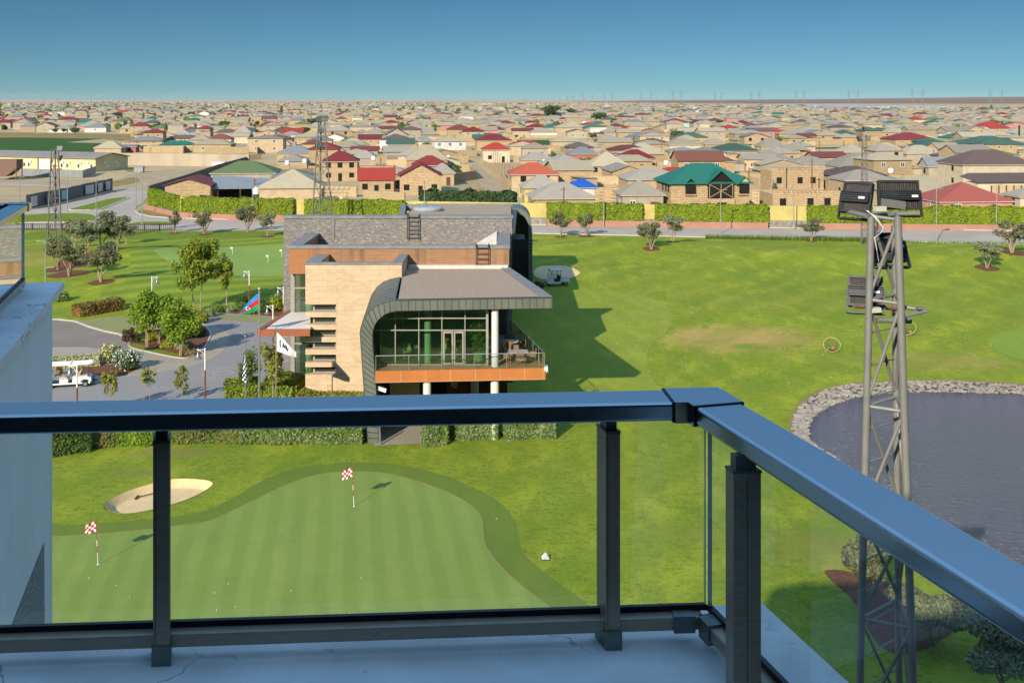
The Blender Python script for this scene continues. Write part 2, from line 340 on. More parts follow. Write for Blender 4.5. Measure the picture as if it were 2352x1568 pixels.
    nt.links.new(mixc(nt, ramp(nt, sx.outputs[0], -13.72, -13.78), col, mixc(nt, .55, col, (.36, .125, .035))), bs.inputs['Base Color'])
    bump(nt, bs, fr, .4, .03); bs.inputs['Roughness'].default_value = .7; M['timber'] = m
    M['zinc'] = mat('green grey zinc', (.175, .185, .15), (.135, .145, .118), 1.1, .5, .35, .4, sc=(1, 1, .3))
    M['zincdark'] = mat('dark zinc seam', (.07, .078, .066), rough=.5, metal=.3)
    M['cap'] = mat('grey coping', (.22, .215, .20), (.17, .165, .155), 1.5, .6)
    M['gravel'] = mat('roof gravel', (.47, .355, .25), (.24, .18, .125), 14, .95, spec=.1, bmp=.8, lo=.3, hi=.7)
    M['wgravel'] = mat('white roof gravel', (.72, .66, .58), (.55, .50, .44), 9, .95, bmp=.5)
    M['flash'] = mat('white flashing', (.62, .56, .48))
    M['corten'] = mat('orange panel', (.46, .155, .04), (.41, .135, .036), .9, .5, spec=.4)
    M['corten2'] = mat('red brown panel', (.30, .095, .042), (.26, .08, .036), .9, .55)
    M['joint'] = mat('pale joint', (.55, .34, .20))
    M['deck'] = mat('timber deck', (.34, .22, .11), (.26, .165, .08), 1.2, .7, sc=(1, 8, 1))
    M['mullion'] = mat('bronze grey mullion', (.30, .28, .23), (.26, .245, .2), 2, .5)
    M['clubglass'] = glassmat('clubhouse glass', (.66, .78, .66), .05, .8)
    M['railglass'] = glassmat('terrace rail glass', (.86, .93, .88), .03, .7)
    M['colwhite'] = mat('white round column', (.62, .60, .56), (.55, .53, .49), 1.2, .6)
    M['colgreen'] = mat('pale green column', (.50, .66, .50), (.44, .60, .45), 1.2, .5)
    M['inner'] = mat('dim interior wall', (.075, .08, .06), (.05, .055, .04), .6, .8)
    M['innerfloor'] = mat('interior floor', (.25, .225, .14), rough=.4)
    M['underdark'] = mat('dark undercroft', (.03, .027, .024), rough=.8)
    M['signbrown'] = mat('dark brown sign panel', (.10, .035, .018), rough=.5)
    M['emblem'] = mat('brushed emblem', (.50, .48, .43), rough=.4)
    M['steel'] = mat('stainless steel', (.55, .54, .51), rough=.3, metal=.8)
    M['darksteel'] = mat('dark painted steel', (.055, .05, .045), rough=.6)
    M['skylight'] = mat('skylight dome', (.34, .37, .37), rough=.25, spec=.6)
    # balcony
    m, nt, bs = nodes('anodised railing'); bs.inputs['Base Color'].default_value = (.27, .36, .41, 1); bs.inputs['Metallic'].default_value = 1.0; bs.inputs['Coat Weight'].default_value = 1.0; bs.inputs['Coat IOR'].default_value = 2.7; bs.inputs['Coat Roughness'].default_value = .16
    f = noise(nt, pos(nt, (3, 40, 3)), 6, 4); nt.links.new(ramp(nt, f, -.35, 3.6), bs.inputs['Roughness']); M['rail'] = m
    M['railpost'] = mat('bronze railing post', (.40, .32, .235), (.34, .275, .20), 9, .36, .35, sc=(2, 2, 20))
    M['railcap'] = mat('grey green casting', (.20, .225, .205), (.16, .18, .165), 14, .45, .7)
    M['gasket'] = mat('black gasket', (.012, .013, .015), rough=.5)
    M['railpane'] = glassmat('balustrade glass', (.93, .965, .95), .02, .75, film=(.55, .66, .70), filmk=.10)
    M['paneedge'] = mat('polished glass edge', (.62, .76, .76), rough=.15, spec=.7)
    m, nt, bs = nodes('weathered white parapet'); p = pos(nt); f = noise(nt, p, 3.2, 6, .6); v = N(nt, 'ShaderNodeTexVoronoi', Scale=2.3, feature='DISTANCE_TO_EDGE'); 
    wp = N(nt, 'ShaderNodeTexNoise', Scale=5.0, Detail=5.0); nt.links.new(p, wp.inputs['Vector']); nt.links.new(mixc(nt, .16, p, wp.outputs['Color']), v.inputs['Vector'])
    f2 = noise(nt, p, 1.3, 3); ck = mth(nt, 'MULTIPLY', ramp(nt, v.outputs['Distance'], .006, .001), ramp(nt, f2, .45, .55))
    f4 = noise(nt, p, 22, 3); col = mixc(nt, ramp(nt, f, .3, .7), (.58, .57, .54), (.80, .795, .77)); col = mixc(nt, mth(nt, 'MULTIPLY', ck, .8), col, (.13, .13, .12))
    col = mixc(nt, mth(nt, 'MULTIPLY', ramp(nt, f4, .70, .74), .6), col, (.42, .38, .33)); nt.links.new(col, bs.inputs['Base Color']); bs.inputs['Roughness'].default_value = .6; bs.inputs['Specular IOR Level'].default_value = .3; bump(nt, bs, f, .15, .01); M['parapet'] = m
    M['stucco'] = mat('fine white stucco', (.81, .82, .80), (.745, .755, .735), 1.1, .9, bmp=.06, sc=(2, 2, .8), lo=.3, hi=.75)
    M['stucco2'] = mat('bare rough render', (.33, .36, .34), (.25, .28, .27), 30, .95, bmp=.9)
    M['facade'] = mat('dark hotel facade', (.03, .029, .028), (.024, .023, .022), .4, .8)
    # foliage
    M['olive'] = leafmat('olive leaf', (.26, .26, .13), (.085, .10, .04)); M['olive2'] = leafmat('grey olive leaf', (.32, .33, .19), (.12, .14, .065))
    M['leaf'] = leafmat('fresh green leaf', (.27, .36, .02), (.08, .17, .012)); M['locust'] = leafmat('yellow green leaf', (.30, .34, .03), (.10, .15, .016))
    M['ivy'] = leafmat('lime ivy leaf', (.31, .35, .014), (.10, .165, .009), .2); M['conifer'] = leafmat('dark conifer', (.04, .075, .022), (.012, .03, .010), .1)
    M['bush'] = leafmat('shrub leaf', (.19, .26, .03), (.055, .105, .016)); M['silver'] = leafmat('silver green shrub', (.36, .40, .22), (.15, .20, .08)); M['darkbush'] = leafmat('dark shrub leaf', (.09, .15, .03), (.028, .06, .014))
    M['redtip'] = leafmat('red tip leaf', (.34, .11, .05), (.14, .12, .03)); M['maple'] = leafmat('purple maple leaf', (.13, .075, .042), (.06, .035, .024)); M['cream_fl'] = leafmat('cream blossom', (.62, .56, .34), (.42, .40, .18))
    M['white_fl'] = leafmat('white blossom', (.85, .85, .80), (.70, .72, .66)); M['dryplant'] = leafmat('dry plant', (.34, .23, .10), (.16, .13, .05)); M['sapling'] = leafmat('yellowing leaf', (.32, .32, .045), (.12, .15, .022)); M['vtree'] = leafmat('village tree leaf', (.10, .155, .028), (.03, .065, .014)); M['vtree2'] = leafmat('pale village tree leaf', (.2, .25, .07), (.07, .12, .025))
    M['heather'] = leafmat('yellow green groundcover', (.34, .36, .025), (.14, .19, .015))
    M['bark'] = mat('brown bark', (.16, .11, .07), (.09, .065, .045), 6, .9); M['palebark'] = mat('pale bark', (.36, .28, .19), (.25, .19, .13), 6, .9); M['stake'] = mat('timber stake', (.40, .27, .15))
    # steel, carts, flags
    M['tower'] = mat('grey tower paint', (.215, .21, .182), (.185, .18, .155), 3, .55, .2); M['towerfar'] = mat('galvanised mast', (.15, .14, .125), rough=.6)
    M['flood'] = mat('black floodlight casting', (.028, .030, .034), (.018, .019, .022), 5, .45, .3, .4); M['floodgrime'] = mat('streaked louvre', (.06, .052, .045), (.025, .022, .02), 9, .7, sc=(5, 5, .6)); M['junction'] = mat('cream junction box', (.55, .52, .40)); M['cable'] = mat('white cable', (.6, .6, .6)); M['ruststeel'] = mat('rusty pipe', (.22, .13, .09), (.12, .08, .06), 9, .8)
    M['pole'] = mat('grey street lamp', (.32, .31, .29), rough=.5, metal=.3); M['rustpole'] = mat('rust red pole', (.24, .085, .035), (.12, .045, .022), 5, .8); M['whitepaint'] = mat('white paint', (.75, .74, .71), rough=.4); M['bell'] = mat('grey bell shade', (.22, .22, .22), rough=.35, metal=.5)
    M['cartwhite'] = mat('white cart body', (.78, .77, .74), rough=.25, spec=.5); M['tan_seat'] = mat('tan vinyl seat', (.55, .43, .29), rough=.5); M['rubber'] = mat('black rubber', (.018, .018, .018), rough=.7); M['plastic'] = mat('black plastic', (.03, .03, .032), rough=.5)
    M['fl_red'] = mat('red cloth', (.50, .02, .02)); M['fl_blue'] = mat('blue cloth', (.03, .22, .60)); M['fl_green'] = mat('green cloth', (.01, .25, .10)); M['fl_white'] = mat('white cloth', (.80, .80, .80)); M['fl_black'] = mat('dark lettering', (.03, .03, .06))
    M['rattan'] = mat('brown rattan', (.22, .13, .075), (.16, .095, .055), 8, .7); M['tabletop'] = mat('grey tabletop', (.42, .37, .33), rough=.3); M['cushion'] = mat('cream cushion', (.65, .58, .42)); M['chairgreen'] = mat('pale upholstery', (.46, .52, .32)); M['chairorange'] = mat('orange upholstery', (.50, .20, .05))
    M['yellowwall'] = mat('ochre yellow wall', (.50, .42, .14), (.42, .34, .12), .5, .9, spec=.1); M['brick'] = brickmat('salmon brick', (.42, .17, .11), (.34, .13, .085), (.38, .25, .18), .3, .1, .02); M['stonebase'] = mat('grey rubble base', (.30, .27, .23), (.15, .13, .11), 2.2, .9, bmp=.5)
    M['concrete'] = mat('stained concrete wall', (.42, .35, .25), (.33, .27, .19), .25, .9, sc=(1, 1, .2)); M['darkwall'] = mat('dark block wall', (.14, .125, .105), (.10, .09, .075), .8, .9); M['corrug'] = mat('corrugated sheet', (.30, .31, .31), (.22, .23, .23), .8, .5, .3, sc=(6, 6, .3)); M['hoard'] = mat('grey hoarding', (.15, .155, .155), (.11, .115, .115), 1.2, .6, sc=(4, 4, .4))
    M['iron'] = mat('black iron fence', (.03, .022, .018), rough=.6); M['shed_yellow'] = mat('pale yellow cladding', (.58, .52, .26), (.53, .47, .23), .4, .7); M['shed_roof'] = mat('grey shed roof', (.25, .225, .195), (.21, .19, .165), .3, .8); M['plasticroof'] = mat('pale greenhouse film', (.36, .35, .33), (.28, .27, .25), .02, .5); M['net'] = mat('dark net', (.05, .06, .03)); M['hoop'] = mat('cream hoop', (.46, .38, .16)); M['orangeflag'] = mat('orange target', (.48, .15, .04)); M['pyl'] = mat('pylon steel', (.20, .20, .20)); M['carpaint'] = mat('black car paint', (.015, .015, .02), rough=.2, spec=.6); M['carsilver'] = mat('champagne car paint', (.42, .36, .28), rough=.25, metal=.4)
setup_materials()
# ------------------------------------------------------------------ camera, sun, sky
cam = bpy.data.objects.new('camera', bpy.data.cameras.new('camera')); C.objects.link(cam); SC.camera = cam
cam.location = (0, 0, EYE); cam.rotation_euler = (R(90), 0, 0)
cam.data.sensor_width = 36; cam.data.lens = 36 * F / 2352; cam.data.shift_y = -(784 - HY) / 2352; cam.data.clip_end = 90000; cam.data.clip_start = .05
sun = bpy.data.objects.new('sun', bpy.data.lights.new('sun', 'SUN')); C.objects.link(sun)
sun.data.energy = 5.0; sun.data.angle = R(.5); sun.data.color = (1.0, .91, .77)
sun.rotation_euler = (SUN_D * math.cos(SUN_EL) - Vector((0, 0, math.sin(SUN_EL)))).to_track_quat('-Z', 'Y').to_euler(); sun.location = (-40, -60, 80)
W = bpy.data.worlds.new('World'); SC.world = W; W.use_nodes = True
sky = W.node_tree.nodes.new('ShaderNodeTexSky'); sky.sky_type = 'NISHITA'; sky.sun_disc = False; sky.sun_elevation = SUN_EL; sky.sun_rotation = math.atan2(-SUN_D.x, -SUN_D.y)
sky.altitude = 0; sky.air_density = .5; sky.dust_density = 0.0; sky.ozone_density = 10.0
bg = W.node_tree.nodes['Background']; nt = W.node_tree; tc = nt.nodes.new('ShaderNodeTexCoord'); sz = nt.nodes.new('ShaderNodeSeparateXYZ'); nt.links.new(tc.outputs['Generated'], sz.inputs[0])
# added pale blue fill overhead, from just above the visible sky, brightens shade
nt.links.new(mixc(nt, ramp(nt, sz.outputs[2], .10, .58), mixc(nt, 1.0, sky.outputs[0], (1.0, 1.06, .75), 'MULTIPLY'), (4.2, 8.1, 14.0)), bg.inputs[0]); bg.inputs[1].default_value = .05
SC.view_settings.view_transform = 'Standard'; SC.view_settings.look = 'None'; SC.view_settings.exposure = .42; SC.view_settings.gamma = 1
SC.cycles.max_bounces = 6; SC.cycles.transparent_max_bounces = 12; SC.cycles.use_denoising = True
SC.cycles.caustics_reflective = False; SC.cycles.caustics_refractive = False

# ------------------------------------------------------------------ ground sheets
def flat(name, poly, z, m, kind='structure'):
    b = MB(); b.add([(x, y, z) for x, y in poly], [tuple(range(len(poly)))])
    me = b.mesh(name, M[m]); bm = bmesh.new(); bm.from_mesh(me)
    bmesh.ops.triangulate(bm, faces=bm.faces[:], ngon_method='EAR_CLIP'); bmesh.ops.recalc_face_normals(bm, faces=bm.faces[:])
    for f in bm.faces:
        if f.normal.z < 0: f.normal_flip()
    bm.to_mesh(me); bm.free(); o = bpy.data.objects.new(name, me); C.objects.link(o)
    o['kind'] = kind
    return o
def draped(name, poly, off, m, cell=1.0):
    """a sheet that follows the mounds of the lawn"""
    o = flat(name, poly, 0, m); me = o.data; bm = bmesh.new(); bm.from_mesh(me)
    xs = [p[0] for p in poly]; ys = [p[1] for p in poly]
    for ax, lo, hi in ((0, min(xs), max(xs)), (1, min(ys), max(ys))):
        v = math.ceil(lo / cell) * cell
        while v < hi:
            co = (v, 0, 0) if ax == 0 else (0, v, 0); no = (1, 0, 0) if ax == 0 else (0, 1, 0)
            bmesh.ops.bisect_plane(bm, geom=bm.verts[:] + bm.edges[:] + bm.faces[:], plane_co=co, plane_no=no, dist=1e-4); v += cell
    for v in bm.verts: v.co.z = hgt(v.co.x, v.co.y) + off
    bm.normal_update(); bm.to_mesh(me); bm.free(); me.polygons.foreach_set('use_smooth', [True] * len(me.polygons)); return o
def ribbon(name, pts, w, z0, z1, m, parent=None):
    """kerb or low wall along a polyline"""
    b = MB(); pts = [Vector((p[0], p[1], 0)) for p in pts]; n = len(pts); L = []; Rr = []
    for i, p in enumerate(pts):
        t = (pts[min(i + 1, n - 1)] - pts[max(i - 1, 0)]).normalized(); q = Vector((-t.y, t.x, 0)) * w / 2; L.append(p + q); Rr.append(p - q)
    vs = []
    for a, c in zip(L, Rr): vs += [(a.x, a.y, z0), (c.x, c.y, z0), (c.x, c.y, z1), (a.x, a.y, z1)]
    fs = [(i * 4 + k, i * 4 + (k + 1) % 4, i * 4 + 4 + (k + 1) % 4, i * 4 + 4 + k) for i in range(n - 1) for k in range(4)] + [(3, 2, 1, 0), tuple(range(4 * n - 4, 4 * n))]
    b.add(vs, fs); return b.build(name, M[m], parent)

# bare steppe rising on the right of the horizon
b = MB(); nx, ny = 60, 10
for j in range(ny + 1):
    for i in range(nx + 1):
        d = 5200 + j * 700; px = 1250 + i * 24; e = max(0, (px - 1300) / 1100) ** 1.3 * 46 + 5 * math.sin(i * .33 + j) * min(1, i / 9)
        x = (px - CX) / F * d; b.v.append((x, d, -1 + max(0, e) * math.sin(min(1, j / 8) * 1.57)))
b.f = [(j * (nx + 1) + i, j * (nx + 1) + i + 1, (j + 1) * (nx + 1) + i + 1, (j + 1) * (nx + 1) + i) for j in range(ny) for i in range(nx)]; b.m = [0] * len(b.f)
struct(b.build('hills', M['hill'], smooth=True))
# lawn: one gently mounded grid
BUNK = gpoly([(243, 1155), (250, 1172), (300, 1178), (380, 1162), (440, 1142), (480, 1120), (487, 1108), (460, 1101), (400, 1100), (340, 1113), (285, 1131)], 5)
BUNK2 = gpoly([(1226, 633), (1236, 622), (1260, 619), (1300, 620), (1326, 628), (1331, 634), (1310, 641), (1270, 644), (1238, 642)], 5)
bcx = sum(p[0] for p in BUNK) / len(BUNK); bcy = sum(p[1] for p in BUNK) / len(BUNK)
def segd(x, y, ax, ay, cx, cy):
    dx, dy = cx - ax, cy - ay; t = max(0, min(1, ((x - ax) * dx + (y - ay) * dy) / (dx * dx + dy * dy + 1e-12))); return math.hypot(x - ax - t * dx, y - ay - t * dy)
def dip(x, y):
    if abs(x - bcx) > 8 or abs(y - bcy) > 6 or not inside(x, y, BUNK): return 0.0
    q = min(segd(x, y, *BUNK[i - 1], *BUNK[i]) for i in range(len(BUNK)))
    return -.42 * min(1, q / .32)
def lawngrid(name, x0, x1, y0, y1, c, f, keep=None, m='lawn'):
    nx = int((x1 - x0) / c); ny = int((y1 - y0) / c); b = MB()
    b.v = [(x0 + i * c, y0 + j * c, f(x0 + i * c, y0 + j * c)) for j in range(ny + 1) for i in range(nx + 1)]
    b.f = [(j * (nx + 1) + i, j * (nx + 1) + i + 1, (j + 1) * (nx + 1) + i + 1, (j + 1) * (nx + 1) + i) for j in range(ny) for i in range(nx) if keep is None or keep(x0 + (i + .5) * c, y0 + (j + .5) * c)]
    b.m = [0] * len(b.f); return b
hx0, hx1, hy0, hy1 = math.floor(bcx) - 7, math.floor(bcx) + 8, math.floor(bcy) - 5, math.floor(bcy) + 6
b = lawngrid('lawn', -110, 95, 30, 205, 1.0, lambda x, y: hgt(x, y), lambda x, y: not (hx0 < x < hx1 and hy0 < y < hy1) and y < 186 - x * .1)
b2 = lawngrid('lawn', hx0, hx1, hy0, hy1, .1, dip); n0 = len(b.v)
b.v += b2.v; b.f += [tuple(i + n0 for i in f) for f in b2.f]; b.m += b2.m
struct(b.build('golf_lawn', M['lawn'], smooth=True))
b = MB(); b.add([(-42000, -200, -.06), (42000, -200, -.06), (42000, 42000, -.06), (-42000, 42000, -.06), (hx0, hy0, -.06), (hx1, hy0, -.06), (hx1, hy1, -.06), (hx0, hy1, -.06)], [(0, 1, 5, 4), (1, 2, 6, 5), (2, 3, 7, 6), (3, 0, 4, 7)]); struct(b.build('ground', M['sandy']))
o = draped('sand_bunker', BUNK, .012, 'bunker', .1)
for v in o.data.vertices: v.co.z = dip(v.co.x, v.co.y) + .012
struct(o); draped('sand_bunker', BUNK2, .03, 'bunker')
# putting green with its darker fringe, and the turf areas beyond
GREEN = gpoly([(60, 1245), (160, 1230), (260, 1222), (400, 1207), (480, 1195), (560, 1160), (640, 1120), (720, 1092), (800, 1083), (880, 1086), (960, 1105), (1050, 1140), (1090, 1165), (1108, 1190), (1112, 1220), (1118, 1255), (1150, 1300), (1200, 1345), (1265, 1395), (1400, 1500), (1300, 1700), (700, 1800), (100, 1560), (60, 1380)], 6)
FRINGE = gpoly([(20, 1215), (160, 1205), (260, 1198), (400, 1186), (470, 1172), (540, 1140), (610, 1100), (690, 1074), (800, 1062), (900, 1066), (1000, 1085), (1090, 1120), (1150, 1155), (1182, 1195), (1190, 1225), (1200, 1265), (1240, 1305), (1300, 1350), (1370, 1400), (1520, 1500), (1440, 1760), (700, 1880), (0, 1640), (0, 1380)], 6)
flat('green_fringe', FRINGE, .006, 'fringe'); flat('putting_green', GREEN, .012, 'green'); struct(ribbon('mown_edge', GREEN + GREEN[:1], .07, -.02, .016, 'drygrass'))
draped('far_putting_green', gpoly([(356, 598), (362, 590), (400, 580), (460, 574), (540, 568), (650, 562), (700, 562), (700, 632), (650, 636), (560, 640), (470, 632), (410, 618)], 5), .02, 'green2')
draped('striped_fairway', gpoly([(230, 690), (300, 655), (300, 600), (330, 560), (420, 548), (560, 548), (700, 548), (720, 690), (640, 700), (500, 706), (380, 712), (300, 705)], 5), .012, 'striped')
draped('practice_tee', gpoly([(1180, 652), (1240, 655), (1330, 662), (1420, 670), (1490, 684), (1528, 705), (1543, 735), (1530, 765), (1500, 785), (1490, 800), (1485, 830), (1495, 858), (1505, 880), (1500, 905), (1100, 905), (1100, 652)], 5), .012, 'tee')
draped('chipping_green', gpoly([(2268, 787), (2290, 775), (2352, 765), (2420, 765), (2420, 830), (2352, 828), (2300, 812)], 5), .012, 'chip')
# pond with its stone shore
SH_O = gpoly([(1822, 1000), (1826, 960), (1846, 927), (1890, 900), (1960, 885), (2050, 879), (2150, 878), (2250, 880), (2352, 886), (2450, 892), (2450, 1450), (2352, 1385), (2240, 1310), (2120, 1230), (2000, 1140), (1900, 1070), (1840, 1030)], 5)
SH_I = gpoly([(1858, 1008), (1858, 980), (1880, 953), (1925, 927), (1995, 909), (2070, 903), (2150, 902), (2250, 904), (2352, 908), (2450, 914), (2450, 1425), (2352, 1360), (2240, 1288), (2130, 1212), (2020, 1125), (1930, 1060), (1872, 1025)], 5)
flat('pond_rim', [(p[0] + (p[0] - 26) * .035, p[1] + (p[1] - 66) * .035) for p in SH_O], .022, 'drygrass'); flat('pond_shore', SH_O, .03, 'cobble'); flat('pond_water', SH_I, .045, 'water')
b = MB(); n = len(SH_I)
for i in range(n):
    for k in range(24):
        t = rng.random(); u = rng.random(); a = Vector(SH_I[i]).lerp(Vector(SH_I[(i + 1) % n]), u); c = Vector(SH_O[i]).lerp(Vector(SH_O[(i + 1) % n]), u); p = a.lerp(c, t)
        if p.y > 45 and p.x < 45: s = .07 + .12 * rng.random() ** 2; b.ball((p.x, p.y, .05 + s * .25), s * (1 + rng.random() * .6), s, s * .6, 6, 4, 0, .35)
o = b.build('shore_rubble', M['rock']); tag(o, 'grey rubble stones piled round the pond edge', 'rubble', kind='stuff')
# road, junction and islands
road = [(-60, 500), (70, 484), (170, 462), (262, 438), (300, 432), (340, 438), (342, 452), (330, 466), (312, 477), (309, 484), (318, 491), (345, 498), (400, 502), (500, 504.5), (588, 506), (900, 511), (1225, 517), (1764, 524), (2352, 531), (2700, 535), (2700, 570), (2352, 561), (1764, 548.5), (1225, 536), (800, 532), (588, 530), (400, 531), (200, 526), (-60, 526)]
flat('road', [(G(*p).x, G(*p).y) for p in road], .03, 'asphalt')
far_kerb = [(309, 484), (318, 491), (345, 498), (400, 502), (500, 504.5), (588, 506), (900, 511), (1225, 517), (1764, 524), (2352, 531), (2700, 535)]
flat('pavement', gpoly(far_kerb[2:] + [(2700, 530), (2352, 527), (1764, 520), (1225, 513.5), (900, 507), (588, 503), (470, 500), (400, 497)], sm=False), .10, 'kerb')
struct(ribbon('kerb', [G(*p) for p in far_kerb], .3, 0, .16, 'kerb')); struct(ribbon('kerb', [G(*p) for p in [(1225, 536.5), (1500, 542.5), (1764, 549), (2060, 555), (2352, 562), (2700, 571)]], .5, 0, .14, 'kerb'))
isl = gpoly([(158, 483), (200, 471), (240, 460), (280, 454), (296, 454.5), (270, 466), (240, 478), (222, 482.5)], 4); flat('verge', isl, .14, 'verge'); struct(ribbon('kerb', isl + isl[:1], .35, 0, .16, 'kerb'))
isl = gpoly([(-40, 501), (70, 494), (130, 491), (200, 492), (225, 500), (218, 508), (150, 511), (70, 512), (-40, 514)], 4); flat('verge', isl, .14, 'verge'); struct(ribbon('kerb', isl + isl[:1], .35, 0, .16, 'kerb'))
isl = gpoly([(300, 515), (330, 511), (400, 512), (402, 515.5), (310, 517)], 3); flat('verge', isl, .14, 'verge')
isl = gpoly([(334, 482), (320, 484), (318, 490), (345, 497.5), (400, 500.5), (412, 500), (380, 493)], 4); flat('dry_verge', isl, .12, 'drygrass')
flat('verge', gpoly([(70, 533), (200, 529), (402, 533), (588, 532), (700, 534), (700, 548), (400, 560), (200, 552), (70, 560)], 3), .02, 'verge').location.z = -.012
# drive, paving and beds on the left of the clubhouse
flat('paving', gpoly([(-80, 722), (135, 706), (172, 709), (300, 708), (440, 720), (480, 714), (520, 711), (590, 722), (650, 735), (720, 900), (760, 1000), (-80, 1000)], sm=False), .02, 'paver')
flat('buff_paving', gpoly([(100, 797), (190, 796), (237, 801), (300, 799), (330, 800), (420, 822), (455, 806), (470, 780), (475, 755), (500, 752), (527, 768), (522, 790), (505, 812), (470, 832), (410, 848), (330, 860), (270, 868), (225, 866), (170, 840), (100, 836)], 3), .026, 'paver2')
drive = [(-80, 731), (133, 735), (172, 739), (205, 752), (240, 762), (275, 769), (297, 787), (300, 799), (285, 804), (237, 802), (190, 797), (133, 798), (-80, 806)]
flat('drive', gpoly(drive, sm=False), .03, 'asphalt2'); struct(ribbon('kerb', [G(*p) for p in drive[:7]], .22, 0, .13, 'kerb'))
flat('grass_paving', gpoly([(176, 738), (277, 723), (333, 746), (314, 764), (278, 768), (240, 760), (206, 750)], sm=False), .034, 'grasspave'); flat('grass_paving', gpoly([(495, 724), (590, 724), (640, 738), (600, 742), (497, 733)], sm=False), .03, 'grasspave')
bed = gpoly([(298, 797), (306, 780), (325, 767), (360, 757), (440, 746), (455, 738), (482, 762), (480, 780), (466, 802), (440, 819), (413, 823), (350, 811)], 4); flat('planting_bed', bed, .06, 'mulch'); struct(ribbon('kerb', bed + bed[:1], .15, 0, .09, 'kerb'))
flat('verge', gpoly([(299, 796), (312, 790), (360, 803), (410, 815), (408, 822), (350, 810)], 3), .066, 'verge'); flat('planting_bed', gpoly([(500, 716), (560, 712), (660, 712), (660, 726), (560, 722)], 3), .034, 'mulch'); flat('planting_bed', gpoly([(225, 862), (270, 866), (320, 846), (318, 840), (250, 838), (150, 842)], 3), .034, 'mulch')
for r in (1.56, .78):
    b = MB(); c = G(512, 857); k = 40
    for i in range(k):
        a = 6.2832 * i / k; b.v += [(c.x + (r - .035) * math.cos(a), c.y + (r - .035) * math.sin(a), .028), (c.x + (r + .035) * math.cos(a), c.y + (r + .035) * math.sin(a), .028)]
    b.f = [(2 * i, 2 * i + 1, (2 * i + 3) % (2 * k), (2 * i + 2) % (2 * k)) for i in range(k)]; b.m = [0] * k; struct(b.build('paving_ring', M['kerb']))
flat('pavement', gpoly([(860, 975), (968, 975), (972, 1018), (860, 1024)], sm=False), .02, 'paver2')
# mulch under trees
for px, py, rx in ((232, 648, 27), (158, 630, 44), (136, 618, 30), (200, 596, 60), (1496, 570, 19), (1545, 556, 16), (1288, 544, 13), (1347, 542.5, 18), (2267, 615, 25), (2330, 580, 28), (402, 536, 13), (614, 543.5, 16), (470, 539, 14), (1864, 554, 12)):
    p = GH(px, py); r = rx * p.y / F; draped('mulch_ring', [(p.x + r * math.cos(a / 16 * 6.2832) * (1 + .1 * rng.random()), p.y + r * math.sin(a / 16 * 6.2832) * (1.15 + .15 * rng.random())) for a in range(16)], .035, 'mulch', .7)
flat('planting_bed', gpoly([(1895, 1318), (1915, 1308), (1960, 1315), (2060, 1345), (2140, 1380), (2200, 1410), (2190, 1450), (2110, 1495), (2060, 1500), (2010, 1470), (1960, 1380)], 5), .02, 'mulch')
# fields, lots and tracks beyond the road
flat('crop_field', gpoly([(-80, 317), (60, 316), (235, 319), (150, 327), (318, 331), (320, 337), (224, 338), (222, 350), (-80, 348)], sm=False), .0, 'field')
flat('dry_field', gpoly([(-80, 303), (120, 305), (330, 309), (330, 330), (235, 319), (60, 316), (-80, 317)], sm=False), -.01, 'drygrass'); flat('crop_field', gpoly([(1178, 322), (1300, 322), (1370, 330), (1380, 338), (1290, 338), (1230, 334), (1178, 329)], sm=False), .0, 'field')
flat('crop_field', gpoly([(1068, 322), (1082, 322), (1084, 329), (1060, 329)], sm=False), .0, 'field'); flat('crop_field', gpoly([(1848, 339), (2080, 337), (2100, 341), (1850, 342)], sm=False), .0, 'field')
flat('dirt_track', gpoly([(-80, 425), (120, 430), (250, 432), (345, 438), (480, 404), (560, 383), (480, 386), (380, 390), (300, 400), (260, 412), (100, 412), (-80, 410)], 4), -.02, 'dirt')
flat('dirt_track', gpoly([(-80, 450), (60, 446), (140, 436), (240, 428), (240, 434), (150, 445), (60, 462), (-80, 480)], 3), -.015, 'dirt')
flat('side_road', gpoly([(-80, 419), (90, 424), (220, 432), (262, 437), (240, 438), (80, 429), (-80, 424)], sm=False), .0, 'asphalt')
for q in ([(120, 455), (205, 434), (222, 436), (180, 450), (130, 462)], [(235, 425), (300, 408), (320, 412), (310, 420), (262, 428)], [(20, 408), (110, 398), (130, 404), (60, 412)], [(290, 388), (320, 386), (318, 392), (292, 394)]): flat('dry_scrub', gpoly(q, 4), .005, 'drygrass')
LANE = [(1128, 452), (1172, 440), (1150, 420), (1105, 385), (1068, 352), (1042, 330), (1022, 312), (1008, 318), (1026, 335), (1045, 355), (1075, 385), (1105, 420)]
flat('dirt_lane', gpoly(LANE, sm=False), -.01, 'dirt'); LANEW = [(G(*p).x, G(*p).y) for p in LANE]
LANE2 = [(540, 372), (575, 352), (590, 330), (600, 300), (612, 280), (600, 280), (578, 300), (560, 330), (520, 360)]; flat('dirt_lane', gpoly(LANE2, sm=False), -.01, 'dirt'); LANE2W = [(G(*p).x, G(*p).y) for p in LANE2]
flat('dirt_lane', gpoly([(680, 345), (745, 331), (760, 320), (752, 320), (720, 330), (660, 343)], sm=False), -.005, 'dirt')
